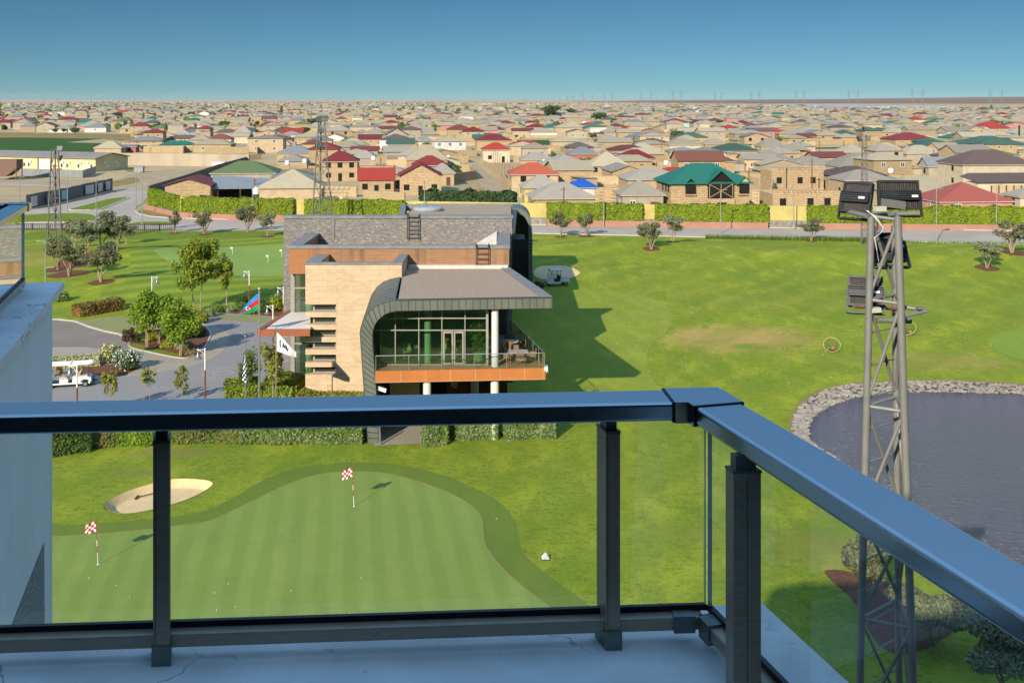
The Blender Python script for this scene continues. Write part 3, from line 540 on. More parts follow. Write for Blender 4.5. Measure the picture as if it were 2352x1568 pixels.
# ------------------------------------------------------------------ hotel block behind the camera, parapets and railings
U1 = Vector((.9976, .0688, 0)); U2 = Vector((-.267, .9637, 0)); UP = Vector((0, 0, 1))
hotel = thing('hotel_building', 'tall pale hotel block behind the balcony', 'building', (0, -14, 0))
b = MB(); b.box(-34, -26, 0, 60, -3.0, 26.7); b.prism([(-11.4, -2.5), (-11.4, -1.2), (-11.1, -.2), (-10.4, .35), (-9.4, .6), (-7.6, .6), (-6.6, .5), (-6.0, .2), (-5.8, -.6), (-5.8, -2.5)], 0, 26.7); b.build('facade', M['facade'], hotel, True)
b = MB(); b.box(-6, -2.5, 19.4, 3.0, 1.9, 19.7); b.build('balcony_slab', M['facade'], hotel, True)
ZP, ZR = EYE - 1.28, EYE - .70
def parapet(name, corner, label, length1, length2, width, ztop, zbot, over):
    """white wall whose outer corner is given; wings run along -U1 and -U2"""
    t = thing(name, label, 'parapet', (corner.x, corner.y, zbot)); k = corner
    def L(o, w):
        a = k - (U1 - 0 * U2) * o + U2 * -o if o else k
        q = Vector((k.x, k.y, 0)); q = q - U1 * o - U2 * o
        e1 = q - U1 * length1; e2 = q - U2 * length2; i = q - U1 * w - U2 * w
        return [(p.x, p.y) for p in (q, e1, e1 - U2 * w, i, e2 - U1 * w, e2)]
    b = MB(); b.prism(L(0, width), ztop - .05, ztop); b.build('coping', M['parapet'], t, True)
    b = MB(); b.prism(L(over, width - 2 * over), zbot, ztop - .05); o = b.build('wall', M['stucco'], t, True)
    return t
cor = Vector(((1752 - CX) / F * 2.763, 2.763, 0))
parapet('balcony_parapet', cor, 'white cracked parapet under the nearest railing', 2.45, 3.4, .41, ZP, 16.5, .04)
nc = G(147, 648, ZP); nc.z = 0
npar = parapet('neighbouring_parapet', nc, 'white rendered parapet of the neighbouring balcony beyond the railing', 3.0, 4.6, .95, ZP, 15.5, .07)
q0 = nc - U1 * .07 - U2 * .07; a0 = q0 - U2 * .5
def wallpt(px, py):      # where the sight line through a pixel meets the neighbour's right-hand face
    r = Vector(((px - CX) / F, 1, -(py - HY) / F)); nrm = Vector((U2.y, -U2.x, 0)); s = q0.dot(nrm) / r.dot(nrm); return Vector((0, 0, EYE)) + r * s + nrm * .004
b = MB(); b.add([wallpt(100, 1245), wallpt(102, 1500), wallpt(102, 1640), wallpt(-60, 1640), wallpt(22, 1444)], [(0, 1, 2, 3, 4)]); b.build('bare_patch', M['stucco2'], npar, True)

def rail_bar(b, p0, p1, inw, z0, z1, rnd=.008, m=0):
    """rounded bar: near edge p0 -> p1, other edge offset by inw"""
    d = (p1 - p0).normalized(); n = Vector(inw); w = n.length; nn = n / w; prof = []
    for (u, v, a0) in ((rnd, rnd, 180), (w - rnd, rnd, 270), (w - rnd, z1 - z0 - rnd, 0), (rnd, z1 - z0 - rnd, 90)):
        for k in (-1, 0, 1, 2, 3, 4, 5):
            a = R(a0 + max(0, min(4, k)) * 22.5); pt_ = Vector((p0.x, p0.y, z0)) + nn * (u + rnd * math.cos(a)) + UP * (v + rnd * math.sin(a)); tg = (nn * -math.sin(a) + UP * math.cos(a)) * .0012; prof.append(pt_ - tg if k < 0 else pt_ + tg if k > 4 else pt_)
    b.sweep(prof, p1 - p0, m)
def ray(px, drop): d = F * drop / (py0 - HY)
def railing(name, label, ci, w, len1, len2, posts, main=True):
    """ci: inner top corner of the handrail; arms run along -U1 and -U2"""
    t = thing(name, label, 'railing', (ci.x, ci.y, ZP)); n1 = Vector((-U1.y, U1.x, 0)) * w; n2 = Vector((U2.y, -U2.x, 0)) * w
    ci = Vector((ci.x, ci.y, 0)); h = .043; s = .032
    # mitre point on the outer side
    k = (U2 * 1.0); co = ci + n1 + U1 * ((n2 - n1).dot(U2.cross(UP)) / max(1e-6, U1.dot(U2.cross(UP)))) if False else None
    A = np.array([[U1.x, -U2.x], [U1.y, -U2.y]]); rhs = np.array([(n2 - n1).x, (n2 - n1).y]); sol = np.linalg.solve(A, rhs); co = ci + n1 + U1 * float(sol[0])
    b = MB(); rail_bar(b, ci - U1 * len1, ci - U1 * .02, n1, ZR - h, ZR); b.build('handrail', M['rail'], t, True, True)
    b = MB(); rail_bar(b, ci - U2 * .02, ci - U2 * len2, n2, ZR - h, ZR); b.build('handrail', M['rail'], t, True, True)
    e = .0035
    # mitred sleeve: a solid corner piece, a little proud, with dark seams
    b = MB(); i0 = ci - U1 * s; o0 = co - U1 * (s + (co - ci - n1).dot(U1)) ; i1 = ci - U2 * s; o1 = co - U2 * (s + (co - ci - n2).dot(U2))
    o0 = ci + n1 - U1 * s; o1 = ci + n2 - U2 * s
    g1 = n1.normalized() * e; g2 = n2.normalized() * e; ce = co + (co - ci).normalized() * e * 1.3; ie = ci - (co - ci).normalized() * e
    ring = [i0 - g1, ie, i1 - g2, o1 + g2, ce, o0 + g1]
    b.prism([(p.x, p.y) for p in ring], ZR - h - e, ZR + e * .6); b.build('corner_sleeve', M['rail'], t, True)
    for pa, pb, d in ((i0 - g1, o0 + g1, -U1), (i1 - g2, o1 + g2, -U2)):
        b = MB(); b.obox(Vector((pa.x, pa.y, ZR - h - e * .5)), pb - pa, d * .006, UP * (h + e * 1.2)); b.build('seam', M['gasket'], t, True)
    mid1 = n1 * .5; mid2 = n2 * .5; zb = ZP + .034; hb = .031
    pb1 = ci + n1 * .36; pb2 = ci + n2 * .36; bc = pb1 + U1 * float(np.linalg.solve(A, np.array([(pb2 - pb1).x, (pb2 - pb1).y]))[0])
    b = MB(); rail_bar(b, bc - U1 * len1, bc + U1 * .01, n1 * .40, zb, zb + hb, .003); rail_bar(b, bc + U2 * .01, bc - U2 * len2, n2 * .40, zb, zb + hb, .003); b.build('bottom_rail', M['railpost'], t, True, True)
    b = MB(); j = bc - U1 * .03
    b.obox(Vector((j.x, j.y, zb - .004)) - n1.normalized() * .006 - U1 * .03, U1 * .05, n1 * .45, UP * (hb + .008)); j2 = bc - U2 * .03
    b.obox(Vector((j2.x, j2.y, zb - .009)) - n2.normalized() * .006 - U2 * .03, U2 * .05, n2 * .45, UP * (hb + .016)); b.build('corner_bracket', M['railcap'], t, True)
    # gasket, glass, polished edges
    pg1 = ci + n1 * .62; pg2 = ci + n2 * .62; sol = np.linalg.solve(A, np.array([(pg2 - pg1).x, (pg2 - pg1).y])); gc = pg1 + U1 * float(sol[0])
    b = MB(); b.obox(Vector((gc.x, gc.y, zb + hb)) - U1 * len1, U1 * len1, n1.normalized() * .012, UP * .014); b.obox(Vector((gc.x, gc.y, zb + hb)) - U2 * len2, U2 * len2, n2.normalized() * .012, UP * .014); b.build('gasket', M['gasket'], t, True)
    z0 = zb + hb + .014; z1 = ZR - h - .001; gcz = Vector((gc.x, gc.y, z0))
    b = MB(); b.add([gcz - U1 * len1, gcz - U1 * .004, gcz - U1 * .004 + UP * (z1 - z0), gcz - U1 * len1 + UP * (z1 - z0)], [(0, 1, 2, 3)]); b.build('glass_panel', M['railpane'], t, True)
    b = MB(); b.add([gcz - U2 * .008, gcz - U2 * len2, gcz - U2 * len2 + UP * (z1 - z0), gcz - U2 * .008 + UP * (z1 - z0)], [(0, 1, 2, 3)]); b.build('glass_panel', M['railpane'], t, True)
    b = MB(); b.obox(gcz - U1 * .004, U1 * .0025, n1.normalized() * .010, UP * (z1 - z0)); b.obox(gcz - U2 * .010, U2 * .0025, n2.normalized() * .010, UP * (z1 - z0)); b.build('glass_edge', M['paneedge'], t, True)
    for (arm, dist, hw, hd) in posts:
        base = (ci - U1 * dist + n1 * .28) if arm == 1 else (ci - U2 * dist + n2 * .10)
        a, c = (U1 * hw, U2 * hd)
        base = base - a * .5; base.z = 0
        p = MB(); z2 = ZR - h - .034
        p.obox(Vector((base.x, base.y, ZP + .04)), a, c, UP * (z2 - ZP - .04))
        if arm == 2: p.obox(Vector((base.x, base.y, ZP + .05)) + a * .5 - U2 * .0008, a * .014, U2 * .001, UP * (z2 - ZP - .06), 1)
        else: p.obox(Vector((base.x, base.y, ZP + .05)) + a * .12 - U2 * .0008, a * .03, U2 * .001, UP * (z2 - ZP - .06), 1)
        po = p.build('post', [M['railpost'], M['gasket']], t, True)
        p = MB(); p.obox(Vector((base.x, base.y, z2)) - a * .03 - c * .03, a * 1.06, c * 1.06, UP * .005); p.obox(Vector((base.x, base.y, z2 + .005)) + a * .13 + c * .16, a * .74, c * .68, UP * .0292); p.build('bracket', M['railcap'], po, True)
        p = MB(); p.obox(Vector((base.x, base.y, ZP)) - a * .08 - c * .10, a * 1.16, c * 1.2, UP * .044); p.build('foot', M['railcap'], po, True)
    return t
ci = Vector((.408, 2.513, 0))
railing('balcony_railing', 'nearest blue grey metal railing with glass panels turning the corner', ci, .118, 1.95, 2.6, [(1, .171, .0335, .062), (1, 1.202, .0375, .062), (2, .262, .058, .036), (2, 1.9, .058, .036)])
nr = Vector((-3.24, 7.40, 0))
railing('neighbouring_railing', 'metal and glass railing on the parapet of the neighbouring balcony', nr - Vector((U2.y, -U2.x, 0)) * .118 - Vector((-U1.y, U1.x, 0)) * .118, .118, 2.0, 4.1, [(1, 1.2, .036, .06), (2, 1.05, .058, .036), (2, 3.2, .058, .036)])

# ------------------------------------------------------------------ clubhouse
club = thing('clubhouse', 'modern clubhouse with curved zinc roof, timber band and slate wall beside the lawn', 'building', (-8, 80, 0))
def cb(b, name, mats, parent=None, sm=False): return b.build(name, [M[k] for k in mats.split()], parent or club, True, sm)
def FX(px, d=69.7): return (px - CX) / F * d
def FZ(py, d=69.7): return EYE - (py - HY) / F * d
# slate spine
b = MB(); b.box(-19.1, 91, 0, 0, 91.9, 12.05); b.box(-19.1, 91.9, 0, -18.3, 110, 8.3); b.box(-.8, 91.9, 0, 0, 110, 8.3); cb(b, 'slate_wall', 'slate')
b = MB(); b.box(-19.2, 90.92, 12.05, .1, 91.98, 12.25); cb(b, 'coping', 'cap')
b = MB(); b.box(-18.3, 91.9, 8.0, -.8, 109.9, 8.4); cb(b, 'roof', 'gravel')
b = MB(); b.tube([(FX(768, 90.9), 90.94, 10.4), (FX(768, 90.9), 90.94, 12.05)], .02, n=6); cb(b, 'conductor', 'steel')
def ladder(x, y, z0, z1, w=.85, k=5, up=.5):
    b = MB()
    for s in (-w / 2, w / 2): b.tube([(x + s, y - .25, z0), (x + s, y - .25, z1 + up), (x + s, y + .5, z1 + up)], .05, n=6)
    for i in range(k): z = z0 + (z1 + up - z0) * (i + .5) / k; b.tube([(x - w / 2, y - .25, z), (x + w / 2, y - .25, z)], .035, n=6)
    return b
cb(ladder(FX(949, 90.7), 91, 10.3, 12.25, .95, 6, .1), 'ladder', 'darksteel')
# timber block
b = MB(); b.box(-17.1, 83.4, 8.62, -.23, 90.98, 9.1); b.box(-17.1, 83.4, 9.1, -.23, 83.85, 9.901); cb(b, 'timber_wall', 'timber')
b = MB(); b.box(-17.1, 83.4, 9.9, -.23, 83.85, 10.55, 0); b.box(-17.1, 83.85, 9.1, -16.2, 90.98, 10.55); b.box(-1.1, 83.85, 9.1, -.23, 90.98, 10.55); cb(b, 'upstand', 'timber')
b = MB(); b.box(-17.18, 83.32, 10.55, -.15, 83.9, 10.8); b.box(-17.18, 83.9, 10.55, -16.1, 90.99, 10.8); b.box(-1.2, 83.9, 10.55, -.15, 90.99, 10.8); cb(b, 'coping', 'cap')
b = MB(); b.box(-16.2, 83.85, 9.05, -1.1, 90.98, 9.2); cb(b, 'roof', 'gravel')
b = MB(); b.add([(-3.0, 90.9, 9.95), (-1.25, 90.9, 9.95), (-1.25, 90.9, 11.0), (-3.0, 88, 9.95), (-1.25, 88, 9.95), (-1.25, 88, 10.6)], [(0, 1, 2), (3, 5, 4), (0, 3, 4, 1), (1, 4, 5, 2), (0, 2, 5, 3)]); cb(b, 'white_upstand', 'flash')
cb(ladder(FX(1108, 83), 83.4, 9.2, 10.8, .95, 4, .05), 'ladder', 'darksteel')
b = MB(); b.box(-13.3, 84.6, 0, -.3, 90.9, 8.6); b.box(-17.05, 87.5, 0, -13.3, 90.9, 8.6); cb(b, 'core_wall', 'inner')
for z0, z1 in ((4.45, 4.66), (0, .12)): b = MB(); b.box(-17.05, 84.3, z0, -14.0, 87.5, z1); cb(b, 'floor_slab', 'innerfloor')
for z0, z1, nm in ((4.66, 8.62, 'tall_window'), (.12, 4.45, 'tall_window')):
    b = MB()
    for x in (-17.1, -14.25): b.box(x, 84.1, z0, x + .3, 84.4, z1)
    for z in (z0, z0 + (z1 - z0) * .68, z1 - .2): b.box(-16.8, 84.12, z, -14.25, 84.36, z + .12)
    f = cb(b, nm, 'mullion'); b = MB(); b.box(-16.8, 84.22, z0 + .1, -14.25, 84.25, z1); cb(b, 'glazing', 'clubglass', f)
    b = MB(); b.lathe([(.3, z0), (.3, z1)], (-15.85, 85.2, 0), 16); cb(b, 'column', 'colgreen', None, True)
# limestone block
b = MB(); zt = 10.1; b.box(-12.76, 79, 0, -8.0, 83.4, 8.9); b.box(-15.0, 79, 7.11, -12.76, 83.4, 8.9); b.box(-15.0, 79, 8.9, -8.0, 79.4, 9.851); b.box(-14.55, 79.6, 0, -12.76, 83.4, 7.11)
for i in range(7):
    z1 = 7.11 - .904 * i - (.56 if i < 6 else 0); z1 = 6.55 - .904 * i if i < 6 else None
    if i < 6:
        z0 = 7.09 - .904 * (i + 1) if i < 5 else 0.0
        b.prism([(-15.0, 79), (-12.762, 79), (-12.762, 79.61), (-14.54, 79.61), (-15.0, 79.35)], z0, 6.55 - .904 * i)
cb(b, 'stone_wall', 'tile')
for i in range(6):
    zc = 7.09 - .904 * i; b = MB(); b.box(-14.5, 79.42, zc - .52, -12.78, 79.6, zc - .44); b.box(-14.5, 79.42, zc - .08, -12.78, 79.6, zc - .005); b.box(-14.5, 79.42, zc - .44, -14.38, 79.6, zc - .08); b.box(-12.9, 79.42, zc - .44, -12.78, 79.6, zc - .08)
    f = cb(b, 'slot_window', 'mullion'); b = MB(); b.box(-14.38, 79.52, zc - .44, -12.9, 79.56, zc - .08); cb(b, 'pane', 'pane', f)
b = MB(); b.box(-15.0, 79, 9.85, -8.0, 79.4, 10.0); b.box(-15.0, 79.4, 8.9, -14.0, 83.38, 10.0); b.box(-8.6, 79.4, 8.9, -8.0, 83.38, 10.0); cb(b, 'upstand', 'tile')
b = MB(); b.box(-15.06, 78.94, 10.0, -7.94, 79.45, 10.14); b.box(-15.06, 79.45, 10.0, -13.95, 83.39, 10.14); b.box(-8.65, 79.45, 10.0, -7.94, 83.39, 10.14); cb(b, 'coping', 'cap')
# left canopy
cz = 5.56; cp = [G(590, 757, cz), G(712, 757, cz), G(712, 716, cz), G(661, 712, cz)]; b = MB(); b.prism([(p.x, p.y) for p in cp], 5.1, 5.52); cb(b, 'canopy', 'corten2')
b = MB(); q = [cp[0] + Vector((.55, .3, 0)), cp[1] + Vector((0, .3, 0)), cp[2], cp[3] + Vector((.15, -.3, 0))]; b.prism([(p.x, p.y) for p in q], 5.5, 5.535); cb(b, 'canopy_gravel', 'wgravel')
b = MB(); pts = [Vector((p.x, p.y)) for p in (cp[1], cp[0], cp[3])]
for a, c in ((cp[0], cp[1]), (cp[0], cp[3])):
    d = (c - a).normalized(); nn = Vector((-d.y, d.x, 0)) * (.22 if c is cp[1] else -.4); b.obox(Vector((a.x, a.y, 5.52)), c - a, nn, (0, 0, .05))
cb(b, 'canopy_coping', 'corten2')
# front pavilion: swept zinc shell
OUT = [(846, 1018), (842, 960), (838, 905), (834, 850), (830, 790), (828, 762), (830.5, 748), (837, 731), (848, 715), (864, 702), (884, 694), (908, 689.5)]
INN = [(871, 1018), (867, 960), (864, 905), (860, 850), (856, 795), (855, 768), (857, 754), (862, 742), (871, 731), (882, 722), (895, 716.5), (908, 714.5)]
YF = lambda x: 69.6 + (x + 9) * .095
def fp(p): x = FX(p[0]); return Vector((x, YF(x), FZ(p[1])))
prof = [fp(p) for p in OUT] + [fp(p) for p in INN[::-1]]; SW = Vector((-.65, 9.4, 0))
b = MB(); n = len(OUT); po, pi = [fp(p) for p in OUT], [fp(p) for p in INN]
for i in range(n - 1):
    b.add([po[i], po[i + 1], po[i + 1] + SW, po[i] + SW], [(0, 3, 2, 1)]); b.add([pi[i], pi[i + 1], pi[i + 1] + SW, pi[i] + SW], [(0, 1, 2, 3)])
    b.add([po[i], po[i + 1], pi[i + 1], pi[i]], [(0, 1, 2, 3)])
shell = cb(b, 'zinc_shell', 'zinc', None, True)
def lerp_poly(pl, s):
    L = [0]
    for i in range(len(pl) - 1): L.append(L[-1] + (pl[i + 1] - pl[i]).length)
    s *= L[-1]
    for i in range(len(pl) - 1):
        if s <= L[i + 1]: return pl[i].lerp(pl[i + 1], (s - L[i]) / (L[i + 1] - L[i]))
    return pl[-1]
b = MB(); k = 27
for i in range(1, k):
    a, c = lerp_poly(po, i / k), lerp_poly(pi, i / k); d = (c - a).normalized(); w = d.cross(Vector((0, 1, 0))).normalized()
    b.obox(a - Vector((0, .035, 0)) - w * .018, c - a, w * .036, (0, .05, 0))
for i in range(9):       # standing seams run round the back of the sweep
    bs_ = MB(); o = SW * ((i + 1) / 10)
    for j in range(5, n - 1): a, c = po[j] + o, po[j + 1] + o; d = c - a; nn = Vector((0, 1, 0)).cross(d).normalized(); bs_.obox(a, d, (0, .03, 0), nn * -.035)
    cb(bs_, 'standing_seam', 'zincdark')
for pl, s in ((po, -1), (pi, 1)):
    for j in range(n - 1): a, c = pl[j], pl[j + 1]; b.obox(a - Vector((0, .03, 0)), c - a, (0, .06, 0), Vector((0, 1, 0)).cross(c - a).normalized() * .03 * s)
cb(b, 'seam', 'zincdark')
ZT = 9.12; r0, r1, r2, r3 = G(908, 689.5, ZT), G(1268, 683, ZT), G(1161, 609, ZT), Vector((FX(908), 69.75, 0)) + SW; r3 = Vector((r3.x, r3.y, ZT))
b = MB(); b.obox(Vector((r0.x, YF(r0.x), 8.44)), Vector((r1.x - r0.x, YF(r1.x) - YF(r0.x), 0)), (0, .5, 0), (0, 0, .68))
rr = Vector((r1.x, YF(r1.x), 0)); rb = Vector((r2.x, r2.y, 0)); dn = (rb - rr); nl = Vector((-dn.y, dn.x, 0)).normalized()
b.prism([(rr.x, rr.y + .5), (rb.x, rb.y), (rb.x + nl.x * .7, rb.y), (rr.x + nl.x * .75, rr.y + .5)], 8.44, 9.12); cb(b, 'zinc_fascia', 'zinc')
b = MB(); k = 22
for i in range(1, k + 1): t = i / k - .008; x = r0.x + (r1.x - r0.x) * t; b.box(x - .014, YF(x) - .028, 8.45, x + .014, YF(x) + .01, 9.13)
b.obox(Vector((r0.x, YF(r0.x) - .04, 9.10)), Vector((r1.x - r0.x + .03, YF(r1.x) - YF(r0.x), 0)), (0, .3, 0), (0, 0, .045)); cb(b, 'fascia_seams', 'zincdark')
b = MB(); b.prism([(r0.x + .15, YF(r0.x) + .28), (rr.x + nl.x * .7, rr.y + .28), (rb.x + nl.x * .7, rb.y), (r3.x, r3.y + 4), (r3.x + .15, r3.y)], 8.9, 9.09); cb(b, 'roof', 'gravel')
b = MB(); b.prism([(rr.x + .01, rr.y + .25), (rb.x + .01, rb.y), (rb.x + nl.x * .72, rb.y), (rr.x + nl.x * .76, rr.y + .25)], 9.12, 9.17); cb(b, 'coping', 'cap')
b = MB(); b.box(-7.9, 82.9, 9.08, -.3, 83.38, 9.34); cb(b, 'flashing', 'flash')
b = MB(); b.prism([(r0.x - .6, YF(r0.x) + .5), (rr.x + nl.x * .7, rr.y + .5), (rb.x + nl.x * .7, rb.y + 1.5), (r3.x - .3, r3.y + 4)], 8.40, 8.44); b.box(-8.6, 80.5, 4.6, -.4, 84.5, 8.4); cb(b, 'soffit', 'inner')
# terrace deck, panels, glass front
d0, d1, d2 = G(863, 853, 4.62), G(1253, 845.5, 4.62), G(1168, 757, 4.62)
b = MB(); b.prism([(d0.x, d0.y + .16), (d1.x - .1, d1.y + .16), (d2.x - .1, d2.y), (d2.x - 8.2, d2.y), (d0.x, d0.y + 10)], 3.95, 4.6); cb(b, 'deck', 'deck')
b = MB(); b.obox(Vector((d0.x, d0.y, 3.92)), Vector((d1.x - d0.x, d1.y - d0.y, 0)), (0, .15, 0), (0, 0, .72)); b.obox(Vector((d1.x, d1.y + .15, 3.92)), Vector((d2.x - d1.x, d2.y - d1.y, 0)), (-.1, 0, 0), (0, 0, .72)); cb(b, 'orange_panel', 'corten')
b = MB()
for i in range(8): t = (i + .0) / 6.85; t = min(t, .985); p = d0.lerp(d1, t); b.box(p.x - .015, p.y - .01, 3.93, p.x + .015, p.y + .1, 4.63)
b.obox(Vector((d0.x, d0.y - .02, 3.90)), Vector((d1.x - d0.x, d1.y - d0.y, 0)), (0, .2, 0), (0, 0, .025)); cb(b, 'panel_joints', 'joint')
gy = 71.2; gx0, gx1 = -9.0, -1.62; zs = [4.62, 6.9, 7.68, 8.4]; xs = [FX(v, gy) for v in (856, 908, 962, 1015, 1068, 1119)]; fr = .06
b = MB()
for i, x in enumerate(xs): w = fr * (1.0 if i < 5 else 2.6); b.box(x - w / 2, gy - .06, 4.62, x + w / 2, gy + .08, 8.4)
for z in (4.62, 6.87, 7.65, 8.32): b.box(xs[0], gy - .05, z, xs[5], gy + .07, z + .07)
gf = cb(b, 'glass_front', 'mullion')
for y in (72.6, 74.8, 77.0, 79.2): b = MB(); b.box(-1.6 - (y - 71.2) * .1 - .05, y - .04, 4.62, -1.6 - (y - 71.2) * .1 + .05, y + .04, 8.4); cb(b, 'side_mullion', 'mullion')
b = MB(); b.box(xs[0], gy, 4.66, xs[5], gy + .02, 8.36); b.add([(-1.6, 71.2, 4.62), (-2.5, 80.2, 4.62), (-2.5, 80.2, 8.4), (-1.6, 71.2, 8.4)], [(0, 1, 2, 3)]); cb(b, 'glazing', 'clubglass', gf)
b = MB(); xa, xb = xs[3] + .08, xs[4] - .08; xm = (xa + xb) / 2
for x0, x1 in ((xa, xm - .02), (xm + .02, xb)):
    b.box(x0, gy - .1, 4.66, x0 + .1, gy - .06, 6.85); b.box(x1 - .1, gy - .1, 4.66, x1, gy - .06, 6.85); b.box(x0 + .1, gy - .1, 6.72, x1 - .1, gy - .06, 6.85); b.box(x0 + .1, gy - .1, 4.66, x1 - .1, gy - .06, 4.8)
dr = cb(b, 'door', 'mullion'); b = MB(); b.box(xm - .12, gy - .15, 5.6, xm - .09, gy - .11, 5.95); b.box(xm + .09, gy - .15, 5.6, xm + .12, gy - .11, 5.95); cb(b, 'handle', 'steel', dr)
b = MB(); b.box(-9.0, 71.25, 4.55, -1.7, 80.5, 4.64); cb(b, 'interior_floor', 'innerfloor')
for x, y, z0, z1, nm, r in ((FX(982.5, 71.9), 71.9, 4.64, 8.4, 'colgreen', .24), (FX(1137, 70.95), 70.95, 4.6, 8.42, 'colwhite', .235), (FX(981, 70.2), 70.2, 0, 3.94, 'colwhite', .26), (FX(1136.5, 70.6), 70.6, 0, 3.94, 'colwhite', .27), (FX(1090.5, 75), 75, 0, 3.94, 'colwhite', .27)):
    b = MB(); b.lathe([(r, z0), (r, z1)], (x, y, 0), 20); cb(b, 'column', nm, None, True)
# terrace balustrade
tr = MB(); gl = MB(); zr = 5.6; fl = [(d0.lerp(d1, t)) + Vector((0, .06, 0)) for t in [i / 5.2 for i in range(6)]]; side = [d1.lerp(d2, t) + Vector((-.06, .06, 0)) for t in [i / 7 for i in range(8)]]
for seq in (fl, side):
    for i, p in enumerate(seq): tr.tube([(p.x, p.y, 4.6), (p.x, p.y, zr)], .025, n=6)
    for a, c in zip(seq, seq[1:]): gl.add([(a.x, a.y, 4.66), (c.x, c.y, 4.66), (c.x, c.y, zr - .08), (a.x, a.y, zr - .08)], [(0, 1, 2, 3)])
fe = d0.lerp(d1, .985) + Vector((0, .06, 0))
tr.tube([(fl[0].x, fl[0].y, zr), (fe.x, fe.y, zr)], .03, n=6); tr.tube([(p.x, p.y, zr) for p in side], .03, n=6); tr.tube([(fe.x, fe.y, 4.6), (fe.x, fe.y, zr)], .025, n=6); gl.add([(fl[5].x, fl[5].y, 4.66), (fe.x, fe.y, 4.66), (fe.x, fe.y, zr - .08), (fl[5].x, fl[5].y, zr - .08)], [(0, 1, 2, 3)])
bal = cb(tr, 'balustrade', 'steel'); cb(gl, 'glass_panel', 'railglass', bal)
# undercroft
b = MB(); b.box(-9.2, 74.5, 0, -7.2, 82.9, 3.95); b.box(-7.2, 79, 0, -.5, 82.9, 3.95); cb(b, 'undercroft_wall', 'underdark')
b = MB(); b.box(-8.3, 73.9, 0, -6.3, 74.5, 3.9); cb(b, 'stone_pier', 'tile')
sx = FX(1045, 76); b = MB(); b.box(FX(1027, 76), 76, 0, FX(1158, 76), 76.2, 3.9); sg = cb(b, 'sign_wall', 'signbrown')
b = MB(); b.box(FX(1050, 75), 75.8, 0, FX(1165, 75.8), 75.95, 2.28); b.box(FX(1050, 75.8), 75.78, 2.28, FX(1178, 75.8), 76, 2.36); b.box(FX(1026, 76), 75.95, 0, FX(1028, 76), 76, 3.9); cb(b, 'sign_trim', 'signbrown cap', sg)
b = MB(); ec = Vector((FX(1045, 75.95), 75.95, FZ(881, 75.95)))
def wave(xv, r, off): return off + .10 * r * 2 * math.sin(xv / r * 3.0)
r = .30
for s0, s1 in ((-.98, -.46), (-.30, .30), (.46, .98)):
    for i in range(16):
        x0 = -r + 2 * r * i / 16; x1 = x0 + 2 * r / 16
        def zz(xv, s): m_ = math.sqrt(max(0, r * r - xv * xv)); return max(-m_, min(m_, r * s + (.16 * r * math.sin(xv / r * 3.1))))
        b.add([ec + Vector((x0, 0, zz(x0, s0))), ec + Vector((x1, 0, zz(x1, s0))), ec + Vector((x1, 0, zz(x1, s1))), ec + Vector((x0, 0, zz(x0, s1)))], [(0, 1, 2, 3)])
cb(b, 'emblem', 'emblem', sg)
b = MB(); b.box(FX(1250, 70.5), 70.3, FZ(851, 70.4), FX(1258, 70.5), 70.9, FZ(842, 70.4)); b.tube([(2.2, 70.5, 4.3), (2.35, 70.4, 4.45)], .04); cb(b, 'spotlight', 'whitepaint')
b = MB(); b.obox((FX(868, 70.3), 69.9, 3.35), (.55, -.1, -.16), (0, .2, 0), (.05, 0, .22)); b.tube([(FX(862, 70), 70.2, 3.3), (FX(868, 70), 70, 3.3)], .04); cb(b, 'security_camera', 'whitepaint')
b = MB(); b.tube([(FX(823, 69.8), 69.4, 0), (FX(833, 69.8), 69.6, .9), (FX(836, 69.8), 69.6, 1.8)], .05); b.tube([(FX(876, 69.8), 69.3, .05), (FX(873, 69.8), 69.4, 1.5)], .06); cb(b, 'downpipe', 'steel')
# back pavilion: mirrored zinc arch and skylight
yb0, yb1 = 118, 134.5
def bx(px, d=130): return (px - CX) / F * d
ro = [(-11.9, 9.0), (.6, 9.0), (1.3, 8.85), (1.85, 8.45), (2.2, 7.8), (2.36, 6.9), (2.42, 5), (2.44, 0)]; ri = [(2.04, 0), (2.02, 5), (1.96, 6.8), (1.8, 7.5), (1.5, 8.0), (1.1, 8.3), (.5, 8.4), (-11.9, 8.4)]
prof = [Vector((x + .0, 129.5, z)) for x, z in ro + ri]; b = MB(); b.sweep(prof, (0, 6, 0)); cb(b, 'back_zinc_arch', 'zinc')
b = MB(); b.box(-12, 110.1, 8.4, -.4, 134, 8.9); b.box(-.45, 110.1, 0, -.05, 129, 8.4); b.box(-11.8, 133, 0, 2, 133.6, 8.4); b.prism([(-.1, 110.1), (.3, 110.1), (.6, 129.5), (-.1, 129.5)], 8.4, 8.85); cb(b, 'back_wall', 'zincdark')
b = MB(); b.box(-11.7, 110.2, 8.9, -.1, 134.4, 9.08); cb(b, 'back_roof', 'gravel')
p = [G(918, 502, 9.15), G(923, 470.5, 9.15)]; b = MB(); b.obox((p[0].x - .1, p[0].y, 8.4), p[1] - p[0], (.6, 0, 0), (0, 0, .8)); b.obox(Vector((p[1].x, p[1].y, 8.4)), (13.5, 0, 0), (0, .4, 0), (0, 0, .78)); cb(b, 'back_coping', 'cap')
c = G(982, 482.5, 9.15); b = MB(); b.lathe([(1.75, 0), (1.75, .3), (1.6, .42), (1.2, .5), (.5, .55), (.01, .56)], (c.x, c.y, 9.1), 28); sk = cb(b, 'skylight', 'skylight', None, True)
b = MB()
for i in range(6): a = i * math.pi / 6; b.tube([(c.x + 1.62 * math.cos(a), c.y + 1.62 * math.sin(a), 9.53), (c.x, c.y, 9.68), (c.x - 1.62 * math.cos(a), c.y - 1.62 * math.sin(a), 9.53)], .03, n=5)
